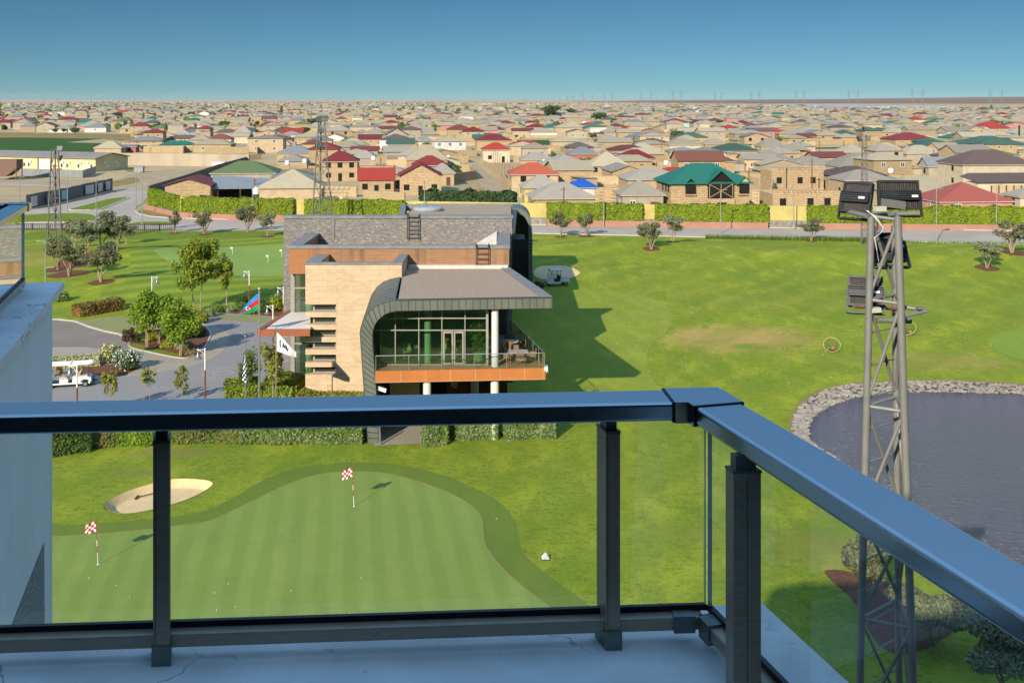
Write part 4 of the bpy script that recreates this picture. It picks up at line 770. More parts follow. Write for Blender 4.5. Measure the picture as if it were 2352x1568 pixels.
b.lathe([(1.8, 0), (1.8, .16)], (c.x, c.y, 9.08), 28); cb(b, 'skylight_rim', 'cap', sk)
b = MB()
for i, z in enumerate((6.5, 6.0, 5.5, 5.0)): b.box(-.1, 119 + i, z, 2.3 + (.5 if i == 0 else 0), 119.12 + i, z + .12)
b.add([(-.1, 118.6, 6.7), (1.4, 119.2, 6.7), (1.4, 123, 6.7), (-.1, 124, 6.7)], [(0, 1, 2, 3)]); cb(b, 'entrance_canopy', 'darksteel')
# ------------------------------------------------------------------ plants
def blobs_in(rx, ry, rz, cz, n, f=(.3, .5), shell=.75):
    out = []
    for _ in range(n):
        d = Vector((rng.gauss(0, 1), rng.gauss(0, 1), rng.gauss(0, 1))).normalized() * rng.random() ** .4 * shell; q = f[0] + (f[1] - f[0]) * rng.random()
        out.append((d.x * rx, d.y * ry, cz + d.z * rz, q * rx, q * ry, q * rz * .95))
    return out
def olive_proto(name, label, h, r, stems, lm, nleaf, loc, lsz=.16):
    t = thing(name, label, 'tree', loc); b = MB(); tops = []
    bl = blobs_in(r, r, h * .30, h * .68, 15, (.28, .46), .85)
    for k in range(stems):
        a = 6.2832 * (k + rng.random() * .5) / stems; e = Vector((math.cos(a) * r * .55, math.sin(a) * r * .55, h * .55))
        m1 = Vector((e.x * .25 + rng.uniform(-.1, .1), e.y * .25, h * .2)); m2 = Vector((e.x * .6, e.y * .6 + rng.uniform(-.15, .15), h * .38))
        b.tube([(e.x * .05, e.y * .05, -.1), m1, m2, e], .09 * h / 4, .035 * h / 4, 6)
        for _ in range(3):
            g = rng.choice(bl); b.tube([m2.lerp(e, rng.random()), (g[0] * .8, g[1] * .8, g[2])], .03 * h / 4, .012, 5)
    b.build('trunk', M['palebark'], t)
    c = MB(); c.cloud(bl, nleaf, lsz, asp=.4, shell=.42); c.build('crown', M[lm], t)
    return t
OL = [  # base px, base py, height m, radius m, label
    (232, 648, 4.6, 2.35, 'olive tree in its own round mulch ring, in front of the olive grove'), (159, 634, 4.8, 2.0, 'olive tree with a forked pale trunk on the big mulch bed'),
    (133, 620, 4.6, 1.8, 'leaning olive tree beside the twin headed street lamp'), (197, 583, 5.0, 2.6, 'broad olive tree in the middle of the grove'), (232, 575, 5.4, 2.5, 'tallest olive tree at the back of the grove near the iron fence'),
    (269, 574, 5.0, 2.2, 'olive tree at the right end of the grove with bare dark stems'), (172, 568, 4.4, 2.0, 'olive tree at the foot of the left lattice mast'), (290, 560, 3.4, 1.7, 'low olive tree half hidden at the far right of the grove'),
    (402, 535, 3.7, 1.1, 'slim young olive at the right end of the iron fence'), (470, 538, 4.0, 1.8, 'olive tree by the road behind the tall yellow green tree'), (569, 533, 4.6, 1.9, 'dark olive tree standing against the brick planter left of the slate wall'),
    (614, 543, 4.2, 1.6, 'small olive in a mulch ring just left of the slate wall'), (1288, 544, 4.1, 2.0, 'olive tree with a single bent trunk just right of the clubhouse arch'), (1347, 542, 3.9, 1.6, 'upright olive with several thin stems by the road'),
    (1496, 571, 4.1, 1.9, 'full olive in a wide mulch ring on the lawn, front of a pair'), (1545, 556, 4.3, 1.9, 'olive tree behind its twin, close to the road'), (1864, 554, 3.6, 2.1, 'wide low olive between the yellow wall and the near floodlight tower'),
    (2267, 615, 3.7, 2.1, 'lone spreading olive with its shadow beside it on the right lawn'), (2324, 581, 4.6, 2.7, 'large multi stemmed olive at the right end of the lawn')]
protos = []
for i, (h, r, s, lm, n) in enumerate(((4.6, 2.2, 3, 'olive', 2600), (4.8, 2.1, 4, 'olive', 2600), (4.2, 1.9, 5, 'olive', 2200), (4.0, 2.1, 3, 'olive2', 2200))):
    px, py, hh, rr, lab = OL[i]; p = GH(px, py); protos.append((h, r, olive_proto('olive_tree', lab, h, r, s, lm, n, p)))
    protos[-1][2]['group'] = 'olive trees on the golf course'
for i, (px, py, h, r, lab) in enumerate(OL):
    k = (0, 1, 2, 3)[i % 4] if i != 17 else 3; ph, pr, po_ = protos[k]; p = GH(px, py); sc = (r / pr, r / pr, h / ph)
    if i < 4: po_.scale = sc; continue
    copy_tree(po_, p, rng.random() * 6.28, lab, sc)
# shore olives below the near tower
for px, py, h, r, lm, lab, s in ((1992, 1400, 3.5, 1.15, 'olive', 'olive tree on the mulch bed seen through the railing glass behind the tower', 3), (2140, 1480, 2.4, 1.8, 'olive', 'bushy olive on the mulch bed under the right handrail', 5), (2325, 1650, 3.6, 1.9, 'olive2', 'grey green olive in deep shade at the lower right corner', 4)):
    t = olive_proto('olive_tree', lab, h, r, s, lm, 15000, G(px, py), .085); t['group'] = 'olive trees on the golf course'
def tree(name, label, loc, h, r, ch, stemr, lm, n, size, bark='palebark', lean=0.0, nb=18, f=(.25, .42), group=None, cz=None, stake=None):
    t = thing(name, label, 'tree', loc, 0, group); b = MB(); cz = cz or h - ch / 2
    top = Vector((lean, 0, h * .9)); b.tube([(0, 0, -.05), (lean * .2, 0, (h - ch) * .6), (lean * .5, 0, h - ch * .9), top], stemr, stemr * .25, 7)
    bl = blobs_in(r, r, ch / 2, cz, nb, f, .85); bl = [(x + lean * .6, y, z, a, c, e) for x, y, z, a, c, e in bl]
    for g in bl: q = Vector((lean * .5, 0, h - ch * .9)).lerp(top, rng.random() * .7); b.tube([q, ((q.x + g[0]) / 2, (q.y + g[1]) / 2, min(q.z + .3, g[2])), (g[0], g[1], g[2])], stemr * .3, .012, 5)
    b.build('trunk', M[bark], t); c = MB(); c.cloud(bl, n, size, asp=.45, shell=.4); c.build('crown', M[lm], t)
    if stake: b = MB(); b.tube([(.16, -.1, 0), (.16, -.1, stake)], .045, n=6); b.build('stake', M['stake'], t)
    return t
g_ = 'lollipop trees in the planted island'
for px, py, top, r, lab in ((336, 797, 672, 1.22, 'clipped green ball tree at the left of the planted island'), (363, 791, 664, 1.3, 'tallest clipped green ball tree, behind the others on the island'), (390, 790, 682, 1.15, 'clipped green ball tree squeezed between two others on the island'), (413, 818, 692, 1.35, 'nearest clipped ball tree at the right of the planted island')):
    p = G(px, py); h = (py - top) / (py - HY) * EYE; tree('ball_tree', lab, p, h, r * 1.22, r * 2.55, .07, 'leaf', 6200, .13, nb=34, f=(.38, .5), group=g_, stake=1.3)
for px, py, top, r, ch, lab, ln, n in ((447, 716, 560, 2.0, 5.0, 'tall feathery tree with a pale trunk by the drive', -.7, 2600), (460, 713, 541, 2.5, 5.4, 'tallest feathery yellow green tree behind the drive', .4, 3600), (520, 713, 578, 1.15, 3.8, 'thin feathery tree with a bare slim trunk', .15, 1000)):
    p = G(px, py); h = (py - top) / (py - HY) * EYE; tree('locust_tree', lab, p, h, r, ch, .09, 'locust', int(n * 1.4), .17, lean=ln, nb=28, f=(.22, .38), group='feathery trees by the drive')
tree('maple_tree', 'small purple leaved maple beside the white flowering shrubs', G(296, 817), 2.35, .75, 1.3, .04, 'maple', 520, .14, nb=12)
for px, py, h, lab, n in ((254, 945, 3.5, 'leafy sapling in front of the golf cart', 520), (344, 935, 3.3, 'thinnest sapling, between the cart and the bell lamp', 320), (418, 925, 2.9, 'yellowing sapling left of the bell lamp', 420)):
    t = tree('sapling', lab, G(px, py), h, .62, h * .82, .035, 'sapling', n, .12, nb=16, f=(.2, .34), group='saplings along the drive')
tree('entrance_tree', 'young tree between the two flagpoles at the clubhouse door', G(627, 925), 5.0, 1.15, 3.9, .06, 'sapling', 1100, .13, nb=18, f=(.24, .4))
tree('conifer_shrub', 'dark bushy young tree left of the tall flagpole', G(573, 905), 3.2, .95, 3.0, .05, 'bush', 1200, .12, nb=16, f=(.3, .5), bark='bark')
def shrub(name, label, p, rx, ry, h, lm, n, size, cat='shrub', nb=9, second=None, group=None, asp=.5):
    b = MB(); bl = []
    for _ in range(nb):
        a = rng.random() * 6.28; q = rng.random() ** .6 * .62; s = .38 + .2 * rng.random(); bl.append((math.cos(a) * q * rx, math.sin(a) * q * ry, h * (.42 + .16 * rng.random()), s * rx, s * ry, h * .5))
    b.cloud(bl, int(n * 1.5), size, 0, asp, .4, (1, second[1]) if second else None)
    b.ball((0, 0, h * .38), rx * .55, ry * .55, h * .34, 9, 6, 0, .15)
    o = b.build(name, [M[lm]] + ([M[second[0]]] if second else [])); o.location = p; tag(o, label, cat, group)
    return o
def hedge(name, label, pts, w, h, lm, n, size, second=None, group=None, z0=0.0, cat='hedge', wob=.12):
    """clipped hedge along a ground polyline: a core plus leaf faces over its top and sides"""
    pts = [Vector((p[0], p[1], 0)) for p in pts]; b = MB(); L = [(c - a).length for a, c in zip(pts, pts[1:])]
    for (a, c) in zip(pts, pts[1:]):
        d = (c - a).normalized(); q = Vector((-d.y, d.x, 0)); k = max(2, int((c - a).length / 1.2)); prev = None
        for i in range(k): o_ = a.lerp(c, i / k); s = (c - a) / k; b.obox(o_ - q * (w / 2 - .1 - rng.random() * wob) + UP * z0, s, q * (w - .2 - rng.random() * wob), UP * (h - .1 - rng.random() * wob))
    for _ in range(n):
        i = rng.choices(range(len(L)), L)[0]; a, c = pts[i], pts[i + 1]; d = (c - a).normalized(); q = Vector((-d.y, d.x, 0)); t = rng.random(); p = a.lerp(c, t); u = rng.random() * (2 * h + w); lump = wob * (math.sin(p.x * 2.1 + p.y) + math.sin(p.x * .77 + 1.3)) * .5
        if u < h: pp, nn = p - q * (w / 2 + rng.gauss(0, .05) + lump * .6) + UP * (z0 + u), -q
        elif u < 2 * h: pp, nn = p + q * (w / 2 + rng.gauss(0, .05)) + UP * (z0 + u - h), q
        else: pp, nn = p + q * (u - 2 * h - w / 2) + UP * (z0 + h + lump + rng.gauss(0, .05)), UP
        b.leaf(pp, nn + Vector((rng.gauss(0, .5), rng.gauss(0, .5), rng.gauss(0, .4) + .3)), size * (.6 + .8 * rng.random()), 1 if second and rng.random() < second[1] else 0)
    for a, c, s in ((pts[0], pts[1], -1), (pts[-1], pts[-2], -1)):
        d = (c - a).normalized(); q = Vector((-d.y, d.x, 0))
        for _ in range(int(w * h * 26 / (size * 8))): b.leaf(a - d * (.03 + abs(rng.gauss(0, .05))) + q * rng.uniform(-w / 2, w / 2) + UP * (z0 + rng.random() * h), -d + Vector((rng.gauss(0, .5), rng.gauss(0, .5), rng.gauss(0, .4) + .3)), size * (.7 + .8 * rng.random()), 1 if second and rng.random() < second[1] else 0)
    o = b.build(name, [M[lm]] + ([M[second[0]]] if second else [])); return tag(o, label, cat, group)
hedge('red_tip_hedge', 'clipped red tipped hedge beside the grass paving', [G(176, 728), G(275, 711)], 1.7, 1.15, 'redtip', 3600, .11, ('leaf', .22))
shrub('round_shrub', 'round glossy shrub beside the white parapet corner', G(143, 697), .85, .8, 1.3, 'bush', 900, .12, second=('silver', .3))
shrub('flowering_shrub', 'big round shrub covered in white roses near the golf cart', G(297, 850), 1.45, 1.0, 1.6, 'darkbush', 2600, .09, second=('white_fl', .34))
shrub('blossom_shrub', 'cream blossoming shrub behind the white roses', G(253, 832), 1.1, .9, 1.5, 'cream_fl', 1500, .1, second=('bush', .25))
hedge('blossom_hedge', 'low cream blossoming hedge behind the golf cart', [G(120, 846), G(175, 842), G(230, 838)], 1.0, .85, 'cream_fl', 2600, .09, ('bush', .3))
shrub('red_flower_shrub', 'small red flowering shrub at the front of the golf cart', G(136, 862), .35, .4, .7, 'bush', 260, .08, second=('fl_red', .4))
for i, (px, py, rx, ry, h, lm, lab, n) in enumerate(((322, 785, .75, .7, .85, 'darkbush', 'dark round shrub at the left front of the island', 700), (350, 780, 1.2, 1.5, .55, 'heather', 'lime groundcover mound under the ball trees', 1500), (390, 800, 1.2, 1.0, .6, 'heather', 'lime groundcover mound at the front of the island', 1500), (428, 800, 1.2, 1.2, .8, 'silver', 'silver green shrub at the right front of the island', 1700), (410, 770, 1.6, 1.6, .7, 'bush', 'green shrub in the middle of the island', 1400), (455, 772, 1.1, 1.2, .7, 'darkbush', 'dark shrub at the back right corner of the island', 900), (438, 816, .7, .5, .6, 'dryplant', 'straw coloured plant at the near tip of the island', 400), (330, 765, 1.0, .9, .6, 'heather', 'yellow green clump at the left back of the island', 700))):
    shrub('island_shrub', lab, G(px, py), rx, ry, h, lm, n, .1, group='shrubs in the planted island')
for px, py, rx, h, lm, lab in ((462, 742, .85, 1.25, 'locust', 'tall feathery grass clump behind the island'), (482, 728, .6, .9, 'silver', 'grey green grass clump beside the path'), (508, 718, .6, .7, 'bush', 'low shrub at the foot of the thin tree'), (528, 716, .7, .6, 'silver', 'pale low shrub in the bed left of the flag'), (556, 712, 1.0, 1.5, 'darkbush', 'dark round shrub behind the tricolour flag'), (600, 716, 1.1, 1.3, 'darkbush', 'shaded shrub between the flagpole and the slate wall'), (632, 714, 1.5, 1.75, 'heather', 'bright lime shrub against the slate wall corner'), (580, 719, .9, .6, 'dryplant', 'dry reddish plants in the bed beside the flagpole')):
    shrub('bed_shrub', lab, G(px, py), rx, rx * .8, h, lm, 800, .12, group='shrubs along the back bed')
# hedges at the foot of the clubhouse and along the putting green
hedge('clubhouse_hedge', 'loose green hedge below the flagpoles', [G(520, 912), G(600, 905), G(690, 905)], 3.0, 1.0, 'bush', 7000, .11, ('heather', .5), wob=.35)
hedge('clubhouse_hedge', 'yellow green hedge along the foot of the limestone wall', [G(690, 938), G(835, 940)], 1.6, 1.05, 'heather', 5200, .11, ('dryplant', .3), wob=.3)
for x0, x1, y0, y1, w, h, lm, sec, lab in ((75, 205, 1042, 1025, 2.6, 1.6, 'darkbush', ('bush', .3), 'dark tall hedge next to the white parapet'), (205, 275, 1022, 1016, 1.5, .95, 'dryplant', ('bush', .45), 'dry brown flowering plants between two hedges'), (273, 400, 1017, 1011, 1.6, 1.35, 'leaf', ('bush', .3), 'fresh green shrubs behind the left railing post'), (400, 560, 1011, 1009, 1.6, 1.1, 'bush', ('dryplant', .4), 'mixed green and straw coloured hedge right of the left post'), (560, 836, 1010, 1012, 1.7, 1.25, 'bush', ('silver', .35), 'long green hedge ending at the zinc leg')):
    hedge('border_hedge', lab, [G(x0, y0), G(x1, y1)], w, h, lm, int(42 * (x1 - x0)), .1, sec, 'hedges along the putting green', wob=.35)
for x0, x1, y0, y1, w, h, lab in ((972, 1026, 1018, 1016, 1.5, 1.8, 'nearest round laurel bush beside the paved exit'), (1044, 1140, 1003, 1001, 1.6, 1.7, 'broad laurel bush in the middle of three'), (1156, 1274, 1000, 998, 1.6, 1.65, 'long laurel bush at the right end of three')):
    hedge('laurel_bush', lab, [G(x0, y0), G((x0 + x1) / 2, y0 - 1), G(x1, y1)], w, h, 'bush', int(62 * (x1 - x0)), .09, ('silver', .45), 'laurel bushes by the exit', wob=.5, cat='bush')
# roadside tufts: nobody could count them
b = MB()
for _ in range(5200):
    px = rng.choice((rng.uniform(1620, 1900), rng.uniform(1620, 2352), rng.uniform(1900, 2030))); py = 548 + (px - 1620) * .0195 + rng.uniform(-1.2, 1.2); p = G(px, py); h = rng.uniform(.15, .75) * (1.0 if px < 2030 else .5)
    a = rng.random() * 6.28; w = .05; lx, ly = rng.gauss(0, .15), rng.gauss(0, .15)
    b.add([(p.x - w * math.cos(a), p.y - w * math.sin(a), 0), (p.x + w * math.cos(a), p.y + w * math.sin(a), 0), (p.x + lx, p.y + ly, h + .15)], [(0, 1, 2)])
tag(b.build('rough_grass', M['bush']), 'unmown grass tufts along the edge of the road', 'grass', kind='stuff')

# ------------------------------------------------------------------ golf course things
def pin(name, label, px, py, hh, flip):
    p = G(px, py); t = thing(name, label, 'golf flag', p, 0, 'chequered flags on the putting green'); ln = -.09
    st = MB(); st2 = MB(); k = 7
    for i in range(k): z0, z1 = hh * i / k, hh * (i + 1) / k; st.tube([(ln * i / k, 0, z0), (ln * (i + 1) / k, 0, z1)], .017, n=7, m=1 if i in (2, 4, 5, 6) else 0)
    st.lathe([(.07, 0), (.07, .015)], (0, 0, 0), 14, 0); st.build('stick', [M['fl_white'], M['fl_red']], t)
    b = MB(); nx, nz, w, h = 10, 8, .62, .46
    top = Vector((ln, 0, hh - .01))
    def pt(i, j):
        u, v = i / nx, j / nz; return top + Vector((-w * u * .9, .13 * math.sin(u * 7 + v * 1.5) * u, -h * v - .13 * u * u + .03 * math.sin(u * 9) - (0.12 * u * u * v if flip else .02)))
    for i in range(nx):
        for j in range(nz): b.add([pt(i, j), pt(i + 1, j), pt(i + 1, j + 1), pt(i, j + 1)], [(0, 1, 2, 3)], (i // 2 + j // 2) % 2)
    b.build('flag', [M['fl_red'], M['fl_white']], t); return t
pin('golf_flag', 'red and white chequered flag near the sand bunker side of the green', 225, 1296, 2.03, False)
pin('golf_flag', 'red and white chequered flag at the far end of the putting green', 813, 1163, 2.06, True)
for px, py, lab in ((534, 584, 'small white flag on the far green beside the feathery trees'), (616, 603, 'small white flag on the far green, nearest to the clubhouse wall'), (647, 590, 'small white flag touching the slate wall edge on the far green')):
    p = GH(px, py); t = thing('marker_flag', lab, 'golf flag', p, 0, 'white marker flags on the far green'); b = MB(); b.tube([(0, 0, 0), (0, 0, 1.0)], .025, n=6); b.build('stick', M['whitepaint'], t); b = MB(); b.box(-.28, -.012, .78, 0, .012, 1.0); b.build('flag', M['fl_white'], t)
def golfball(p, lab, grp):
    o = bpy.data.objects.new('golf_ball', BALL); C.objects.link(o); o.location = (p.x, p.y, p.z + .03); tag(o, lab, 'golf ball', grp)
bb = MB(); bb.ball((0, 0, 0), .025, nu=8, nv=5); BALL = bb.mesh('golf_ball', M['whitepaint'], True)
for px, py, lab in ((205, 1328, 'golf ball just below the left chequered flag'), (266, 1345, 'golf ball second below the left flag'), (298, 1370, 'golf ball next to the left railing post'), (525, 1341, 'golf ball highest of the loose group of four on the green'), (493, 1362, 'golf ball left in the loose group of four on the green'), (541, 1394, 'golf ball right in the loose group of four on the green'), (498, 1402, 'golf ball lowest in the loose group of four on the green'), (669, 1357, 'golf ball alone near the middle of the green'), (829, 1327, 'golf ball alone below the far flag'), (803, 1410, 'golf ball at the bottom edge of the green glass panel'), (1140, 1192, 'golf ball on the dark fringe of the green')):
    golfball(G(px, py), lab, 'golf balls on the putting green')
zb_ = lambda L, x0, y0, s: [(x0 + a * s, y0 + c * s) for a, c in L]
shade = zb_([(757, 571), (834, 662), (825, 735), (882, 739), (675, 768), (708, 778), (726, 758), (731, 769), (800, 765), (827, 764), (892, 762), (693, 787), (660, 840), (495, 826), (442, 914), (562, 925), (758, 909), (1053, 763), (1076, 772), (1116, 772), (1202, 758), (1095, 901), (1109, 924), (1305, 1247), (804, 1010)], 1102.5, 539, .25)
lit = zb_([(1313, 667), (1645, 649), (1691, 747), (1762, 728), (1401, 773), (1365, 807), (1695, 838), (1717, 932), (1149, 967), (1300, 972), (1450, 977), (1254, 1000), (1268, 1008), (1559, 1026), (1540, 1070), (1570, 1152), (1565, 1262), (1513, 1094), (1535, 1116), (1787, 902)], 1102.5, 539, .25)
rough = zb_([(1856, 670), (2027, 672), (2083, 663), (2316, 653), (2186, 790), (2029, 860), (2224, 880), (1964, 896), (2023, 960), (2020, 1014), (1936, 947), (1901, 1066), (2139, 1076), (1885, 1125), (1854, 1166), (1822, 1193), (1850, 1218), (1708, 1218), (1673, 1109), (2046, 1176), (2146, 1252), (2235, 1339)], 1102.5, 539, .25)
rough += zb_([(139, 850), (195, 903), (222, 887), (260, 868), (300, 895), (352, 808), (401, 787), (430, 752), (353, 930), (396, 930), (421, 1003), (116, 722), (117, 757), (548, 990), (57, 1100), (134, 1134), (259, 1136), (421, 1207), (432, 1216), (443, 1285), (402, 1327), (642, 1267), (705, 846), (735, 763), (694, 722), (822, 744), (931, 831), (990, 829), (707, 980), (774, 1165), (885, 1176), (910, 1110), (995, 945), (1015, 732)], 1690.5, 539, .28125)
right = zb_([(1459, 1039), (1524, 1114), (1605, 1109), (1856, 1080), (2039, 994), (2137, 1092), (1906, 968), (1877, 887), (1868, 843), (1875, 820), (1742, 861), (1646, 760), (1888, 775), (2085, 899), (2057, 1193), (2137, 727), (1931, 691), (2278, 740), (2275, 702)], 1690.5, 539, .28125)
for L, lab, grp in ((shade, 'white golf ball in the shadow of the clubhouse', 'golf balls in the clubhouse shadow'), (lit, 'white golf ball on the sunlit practice tee right of the clubhouse shadow', 'golf balls on the practice tee'), (rough, 'white golf ball on the rough lawn between the tee and the floodlight tower', 'golf balls on the range'), (right, 'white golf ball on the lawn right of the floodlight tower', 'golf balls right of the tower')):
    for px, py in L: golfball(GH(px, py), lab, grp)
p = G(1253, 1283); t = thing('ball_pyramid', 'small pyramid of white golf balls on the grass beside the fringe', 'ball pyramid', p); b = MB(); b.box(-.2, -.2, 0, .2, .2, .03); b.build('tray', M['darksteel'], t)
b = MB()
for l in range(6):
    k = 6 - l
    for i in range(k):
        for j in range(k): b.ball(((i - (k - 1) / 2) * .062, (j - (k - 1) / 2) * .062, .06 + l * .047), .031, nu=7, nv=4)
b.build('balls', M['whitepaint'], t, smooth=True)
b = MB(); q = [G(512, 1077 + 16), G(560, 1065 + 16)]; q = [G(513, 1119), G(560, 1104)]; b = MB(); a0 = Vector(G(340 * .25 * 0 + 314, 1128)); a1 = Vector(G(352, 1120)); b.tube([(a0.x, a0.y, -.33), (a1.x, a1.y, -.30)], .03, n=6); b.obox((a0.x - .05, a0.y - .25, -.36), (.08, 0, 0), (0, .5, 0), (0, 0, .06)); tag(b.build('bunker_rake', M['darksteel']), 'dark rake lying in the sand bunker beside the left post', 'rake')
def netgoal(label, px, py, rz):
    t = thing('chipping_net', label, 'chipping net', GH(px, py), rz, 'round chipping nets'); k = 22; c = Vector((0, .05, .62)); u = Vector((.88, .1, .42)).normalized(); v = Vector((-.3, .72, .58)); v = (v - u * v.dot(u)).normalized(); r = .72
    ring = [c + u * (r * math.cos(6.2832 * i / k)) + v * (r * math.sin(6.2832 * i / k)) for i in range(k + 1)]; b = MB(); b.tube(ring, .026, n=6); b.build('hoop', M['hoop'], t, smooth=True)
    b = MB(); apex = Vector((.15, .25, .12))
    for i in range(k): b.tube([ring[i], ring[i].lerp(apex, .55) - UP * .08, apex], .011, n=3)
    for s in (.3, .55, .8): b.tube([ring[i].lerp(apex, s) - UP * .06 for i in range(k + 1)], .010, n=3)
    b.build('net', M['net'], t); b = MB(); b.ball((.18, .2, .28), .17, .1, .17, 8, 5); b.build('target', M['orangeflag'], t)
    b = MB(); b.tube([(-.7, -.1, 0), (-.25, 0, .42)], .014, n=4); b.tube([(.0, -.55, 0), (.25, -.1, .3)], .014, n=4); b.tube([(.85, .2, 0), (.5, .15, .3)], .014, n=4); b.build('leg', M['steel'], t)
netgoal('round golf chipping net left of the floodlight tower', 1911, 808, .1); netgoal('round golf chipping net half hidden behind the floodlight tower', 2086, 770, -.5)
# carts
def wheel(parent, x, y, r=.23, w=.18):
    b = MB(); b.tube([(x, y - w / 2, r), (x, y + w / 2, r)], r, n=16); o = b.build('wheel', M['rubber'], parent); b = MB(); b.tube([(x, y - w / 2 - .012, r), (x, y + w / 2 + .012, r)], r * .55, n=12); b.build('rim', M['steel'], o)
cart = thing('golf_cart', 'white six seat golf cart with tan seats parked by the rose bushes', 'golf cart', G(163, 886), R(14))
L_ = 1.0
b = MB(); b.box(-1.75, -.58, .26, 1.45, .58, .36); b.sweep([(-1.95, -.58, .3), (-1.3, -.58, .3), (-1.3, -.58, .42), (-1.55, -.58, .80), (-1.8, -.58, .78), (-2.0, -.58, .55)], (0, 1.16, 0))
b.sweep([(.15, -.58, .34), (.72, -.58, .34), (.80, -.58, .50), (1.0, -.58, .60), (1.25, -.58, .58), (1.4, -.58, .42), (1.55, -.58, .42), (1.5, -.58, .70), (1.2, -.58, .82), (.2, -.58, .78)], (0, 1.16, 0)); b.box(-.75, -.56, .34, -.15, .56, .68); b.build('body', M['cartwhite'], cart)
b = MB(); b.box(-1.4, -.5, .365, -.8, .5, .375); b.box(-.12, -.5, .365, .14, .5, .375); b.box(1.45, -.45, .3, 1.85, .45, .36); b.build('floor_mat', M['plastic'], cart)
for x, bx_, nm in ((-.48, .16, 'seat'), (.42, .3, 'seat'), (.98, 9, 'seat')):
    b = MB()
    for s in (-.28, .28): b.box(x - .27, s - .26, .70 + (.08 if x > 0 else 0), x + .27, s + .26, .82 + (.08 if x > 0 else 0))
    st = b.build('seat', M['tan_seat'], cart); b = MB()
    if x < .9:
        for s in (-.28, .28): b.obox((x + .2 if x < 0 else x + .18, s - .24, .92), (.1, 0, 0), (0, .48, 0), (.14, 0, .36))
        b.build('backrest', M['tan_seat'], st)
b = MB(); 
for y in (-.5, .5): b.tube([(-1.5, y, .75), (-1.15, y, 1.72)], .02, n=6); b.tube([(-.05, y, .8), (.02, y, 1.72)], .02, n=6); b.tube([(1.35, y, .8), (1.3, y, 1.72)], .02, n=6); b.tube([(-.3, y, .98), (-.62, y, .98), (-.66, y, .8)], .02, n=6); b.tube([(.7, y, 1.05), (.3, y, 1.05), (.26, y, .85)], .02, n=6)
b.tube([(1.62, -.3, .36), (1.62, -.3, 1.0), (1.5, -.3, 1.1)], .025, n=6); b.tube([(1.62, .3, .36), (1.62, .3, 1.0), (1.5, .3, 1.1)], .025, n=6); b.build('roof_post', M['plastic'], cart)
b = MB(); b.prism([(-1.75, -.62), (1.4, -.62), (1.65, -.5), (1.65, .5), (1.4, .62), (-1.75, .62)], 1.72, 1.79)
for y in (-.42, -.14, .14, .42): b.box(-1.7, y - .05, 1.79, 1.5, y + .05, 1.812)
b.box(-.02, -.63, 1.78, .08, .63, 1.83); b.build('roof', M['cartwhite'], cart)
b = MB(); b.tube([(-1.2, -.3, .75), (-1.0, -.3, .95)], .02, n=5); b.lathe([(.17, 0), (.17, .03)], (-1.0, -.3, .95), 12); b.build('steering_wheel', M['plastic'], cart)
for x in (-1.45, 1.1):
    for y in (-.52, .52): wheel(cart, x, y)
util = thing('ball_collector', 'caged utility cart with gang ball picker parked in shade by the bunker', 'utility cart', GH(1281, 655), R(196))
b = MB(); b.sweep([(-.2, -.6, .3), (1.35, -.6, .3), (1.45, -.6, .5), (1.2, -.6, .8), (.75, -.6, .95), (.6, -.6, .5), (-.2, -.6, .5)], (0, 1.2, 0)); b.box(-1.3, -.62, .45, -.25, .62, .52); b.box(-1.3, -.62, .52, -1.25, .62, .85); b.box(-1.25, -.62, .52, -.25, -.57, .85); b.box(-1.25, .57, .52, -.25, .62, .85); b.build('body', M['cartwhite'], util)
b = MB()
for x in (-.2, .85):
    for y in (-.56, .56): b.tube([(x + (.3 if x > 0 else 0), y, .8), (x, y, 1.85)], .025, n=6)
for y in (-.56, .56):
    for i in range(7): b.tube([(-.2, y, .6 + i * .18), (1.1 - i * .04, y, .6 + i * .18)], .008, n=3)
    for i in range(8): b.tube([(-.15 + i * .16, y, .5), (-.15 + i * .16, y, 1.85)], .008, n=3)
for i in range(8): b.tube([(1.1 - i * .035, -.56, .8 + i * .13), (1.1 - i * .035, .56, .8 + i * .13)], .008, n=3)
b.build('cage', M['plastic'], util); b = MB(); b.box(-.35, -.62, 1.85, 1.0, .62, 1.93); b.box(-.3, -.5, 1.93, .9, .5, 1.95); b.build('roof', M['cartwhite'], util); b = MB(); b.box(-.1, -.5, .5, .4, .5, .75); b.box(-.18, -.5, .7, -.05, .5, 1.2); b.build('seat', M['plastic'], util)
for x in (-.85, .95):
    for y in (-.5, .5): wheel(util, x, y, .25)
b = MB(); b.tube([(1.3, 0, .35), (2.0, 0, .35)], .04, n=6); b.tube([(2.0, -1.0, .4), (2.0, 1.0, .4)], .05, n=6)
for y in (-.95, 0, .95):
    for k in range(9): b.tube([(2.25 + (.5 if y == 0 else 0), y - .36 + k * .09, .2), (2.25 + (.5 if y == 0 else 0), y - .34 + k * .09, .2)], .2, n=12)
    b.tube([(2.0, y, .4), (2.3 + (.5 if y == 0 else 0), y - .42, .3)], .03, n=5); b.tube([(2.0, y, .4), (2.3 + (.5 if y == 0 else 0), y + .42, .3)], .03, n=5)
b.build('ball_picker', M['darksteel'], util)
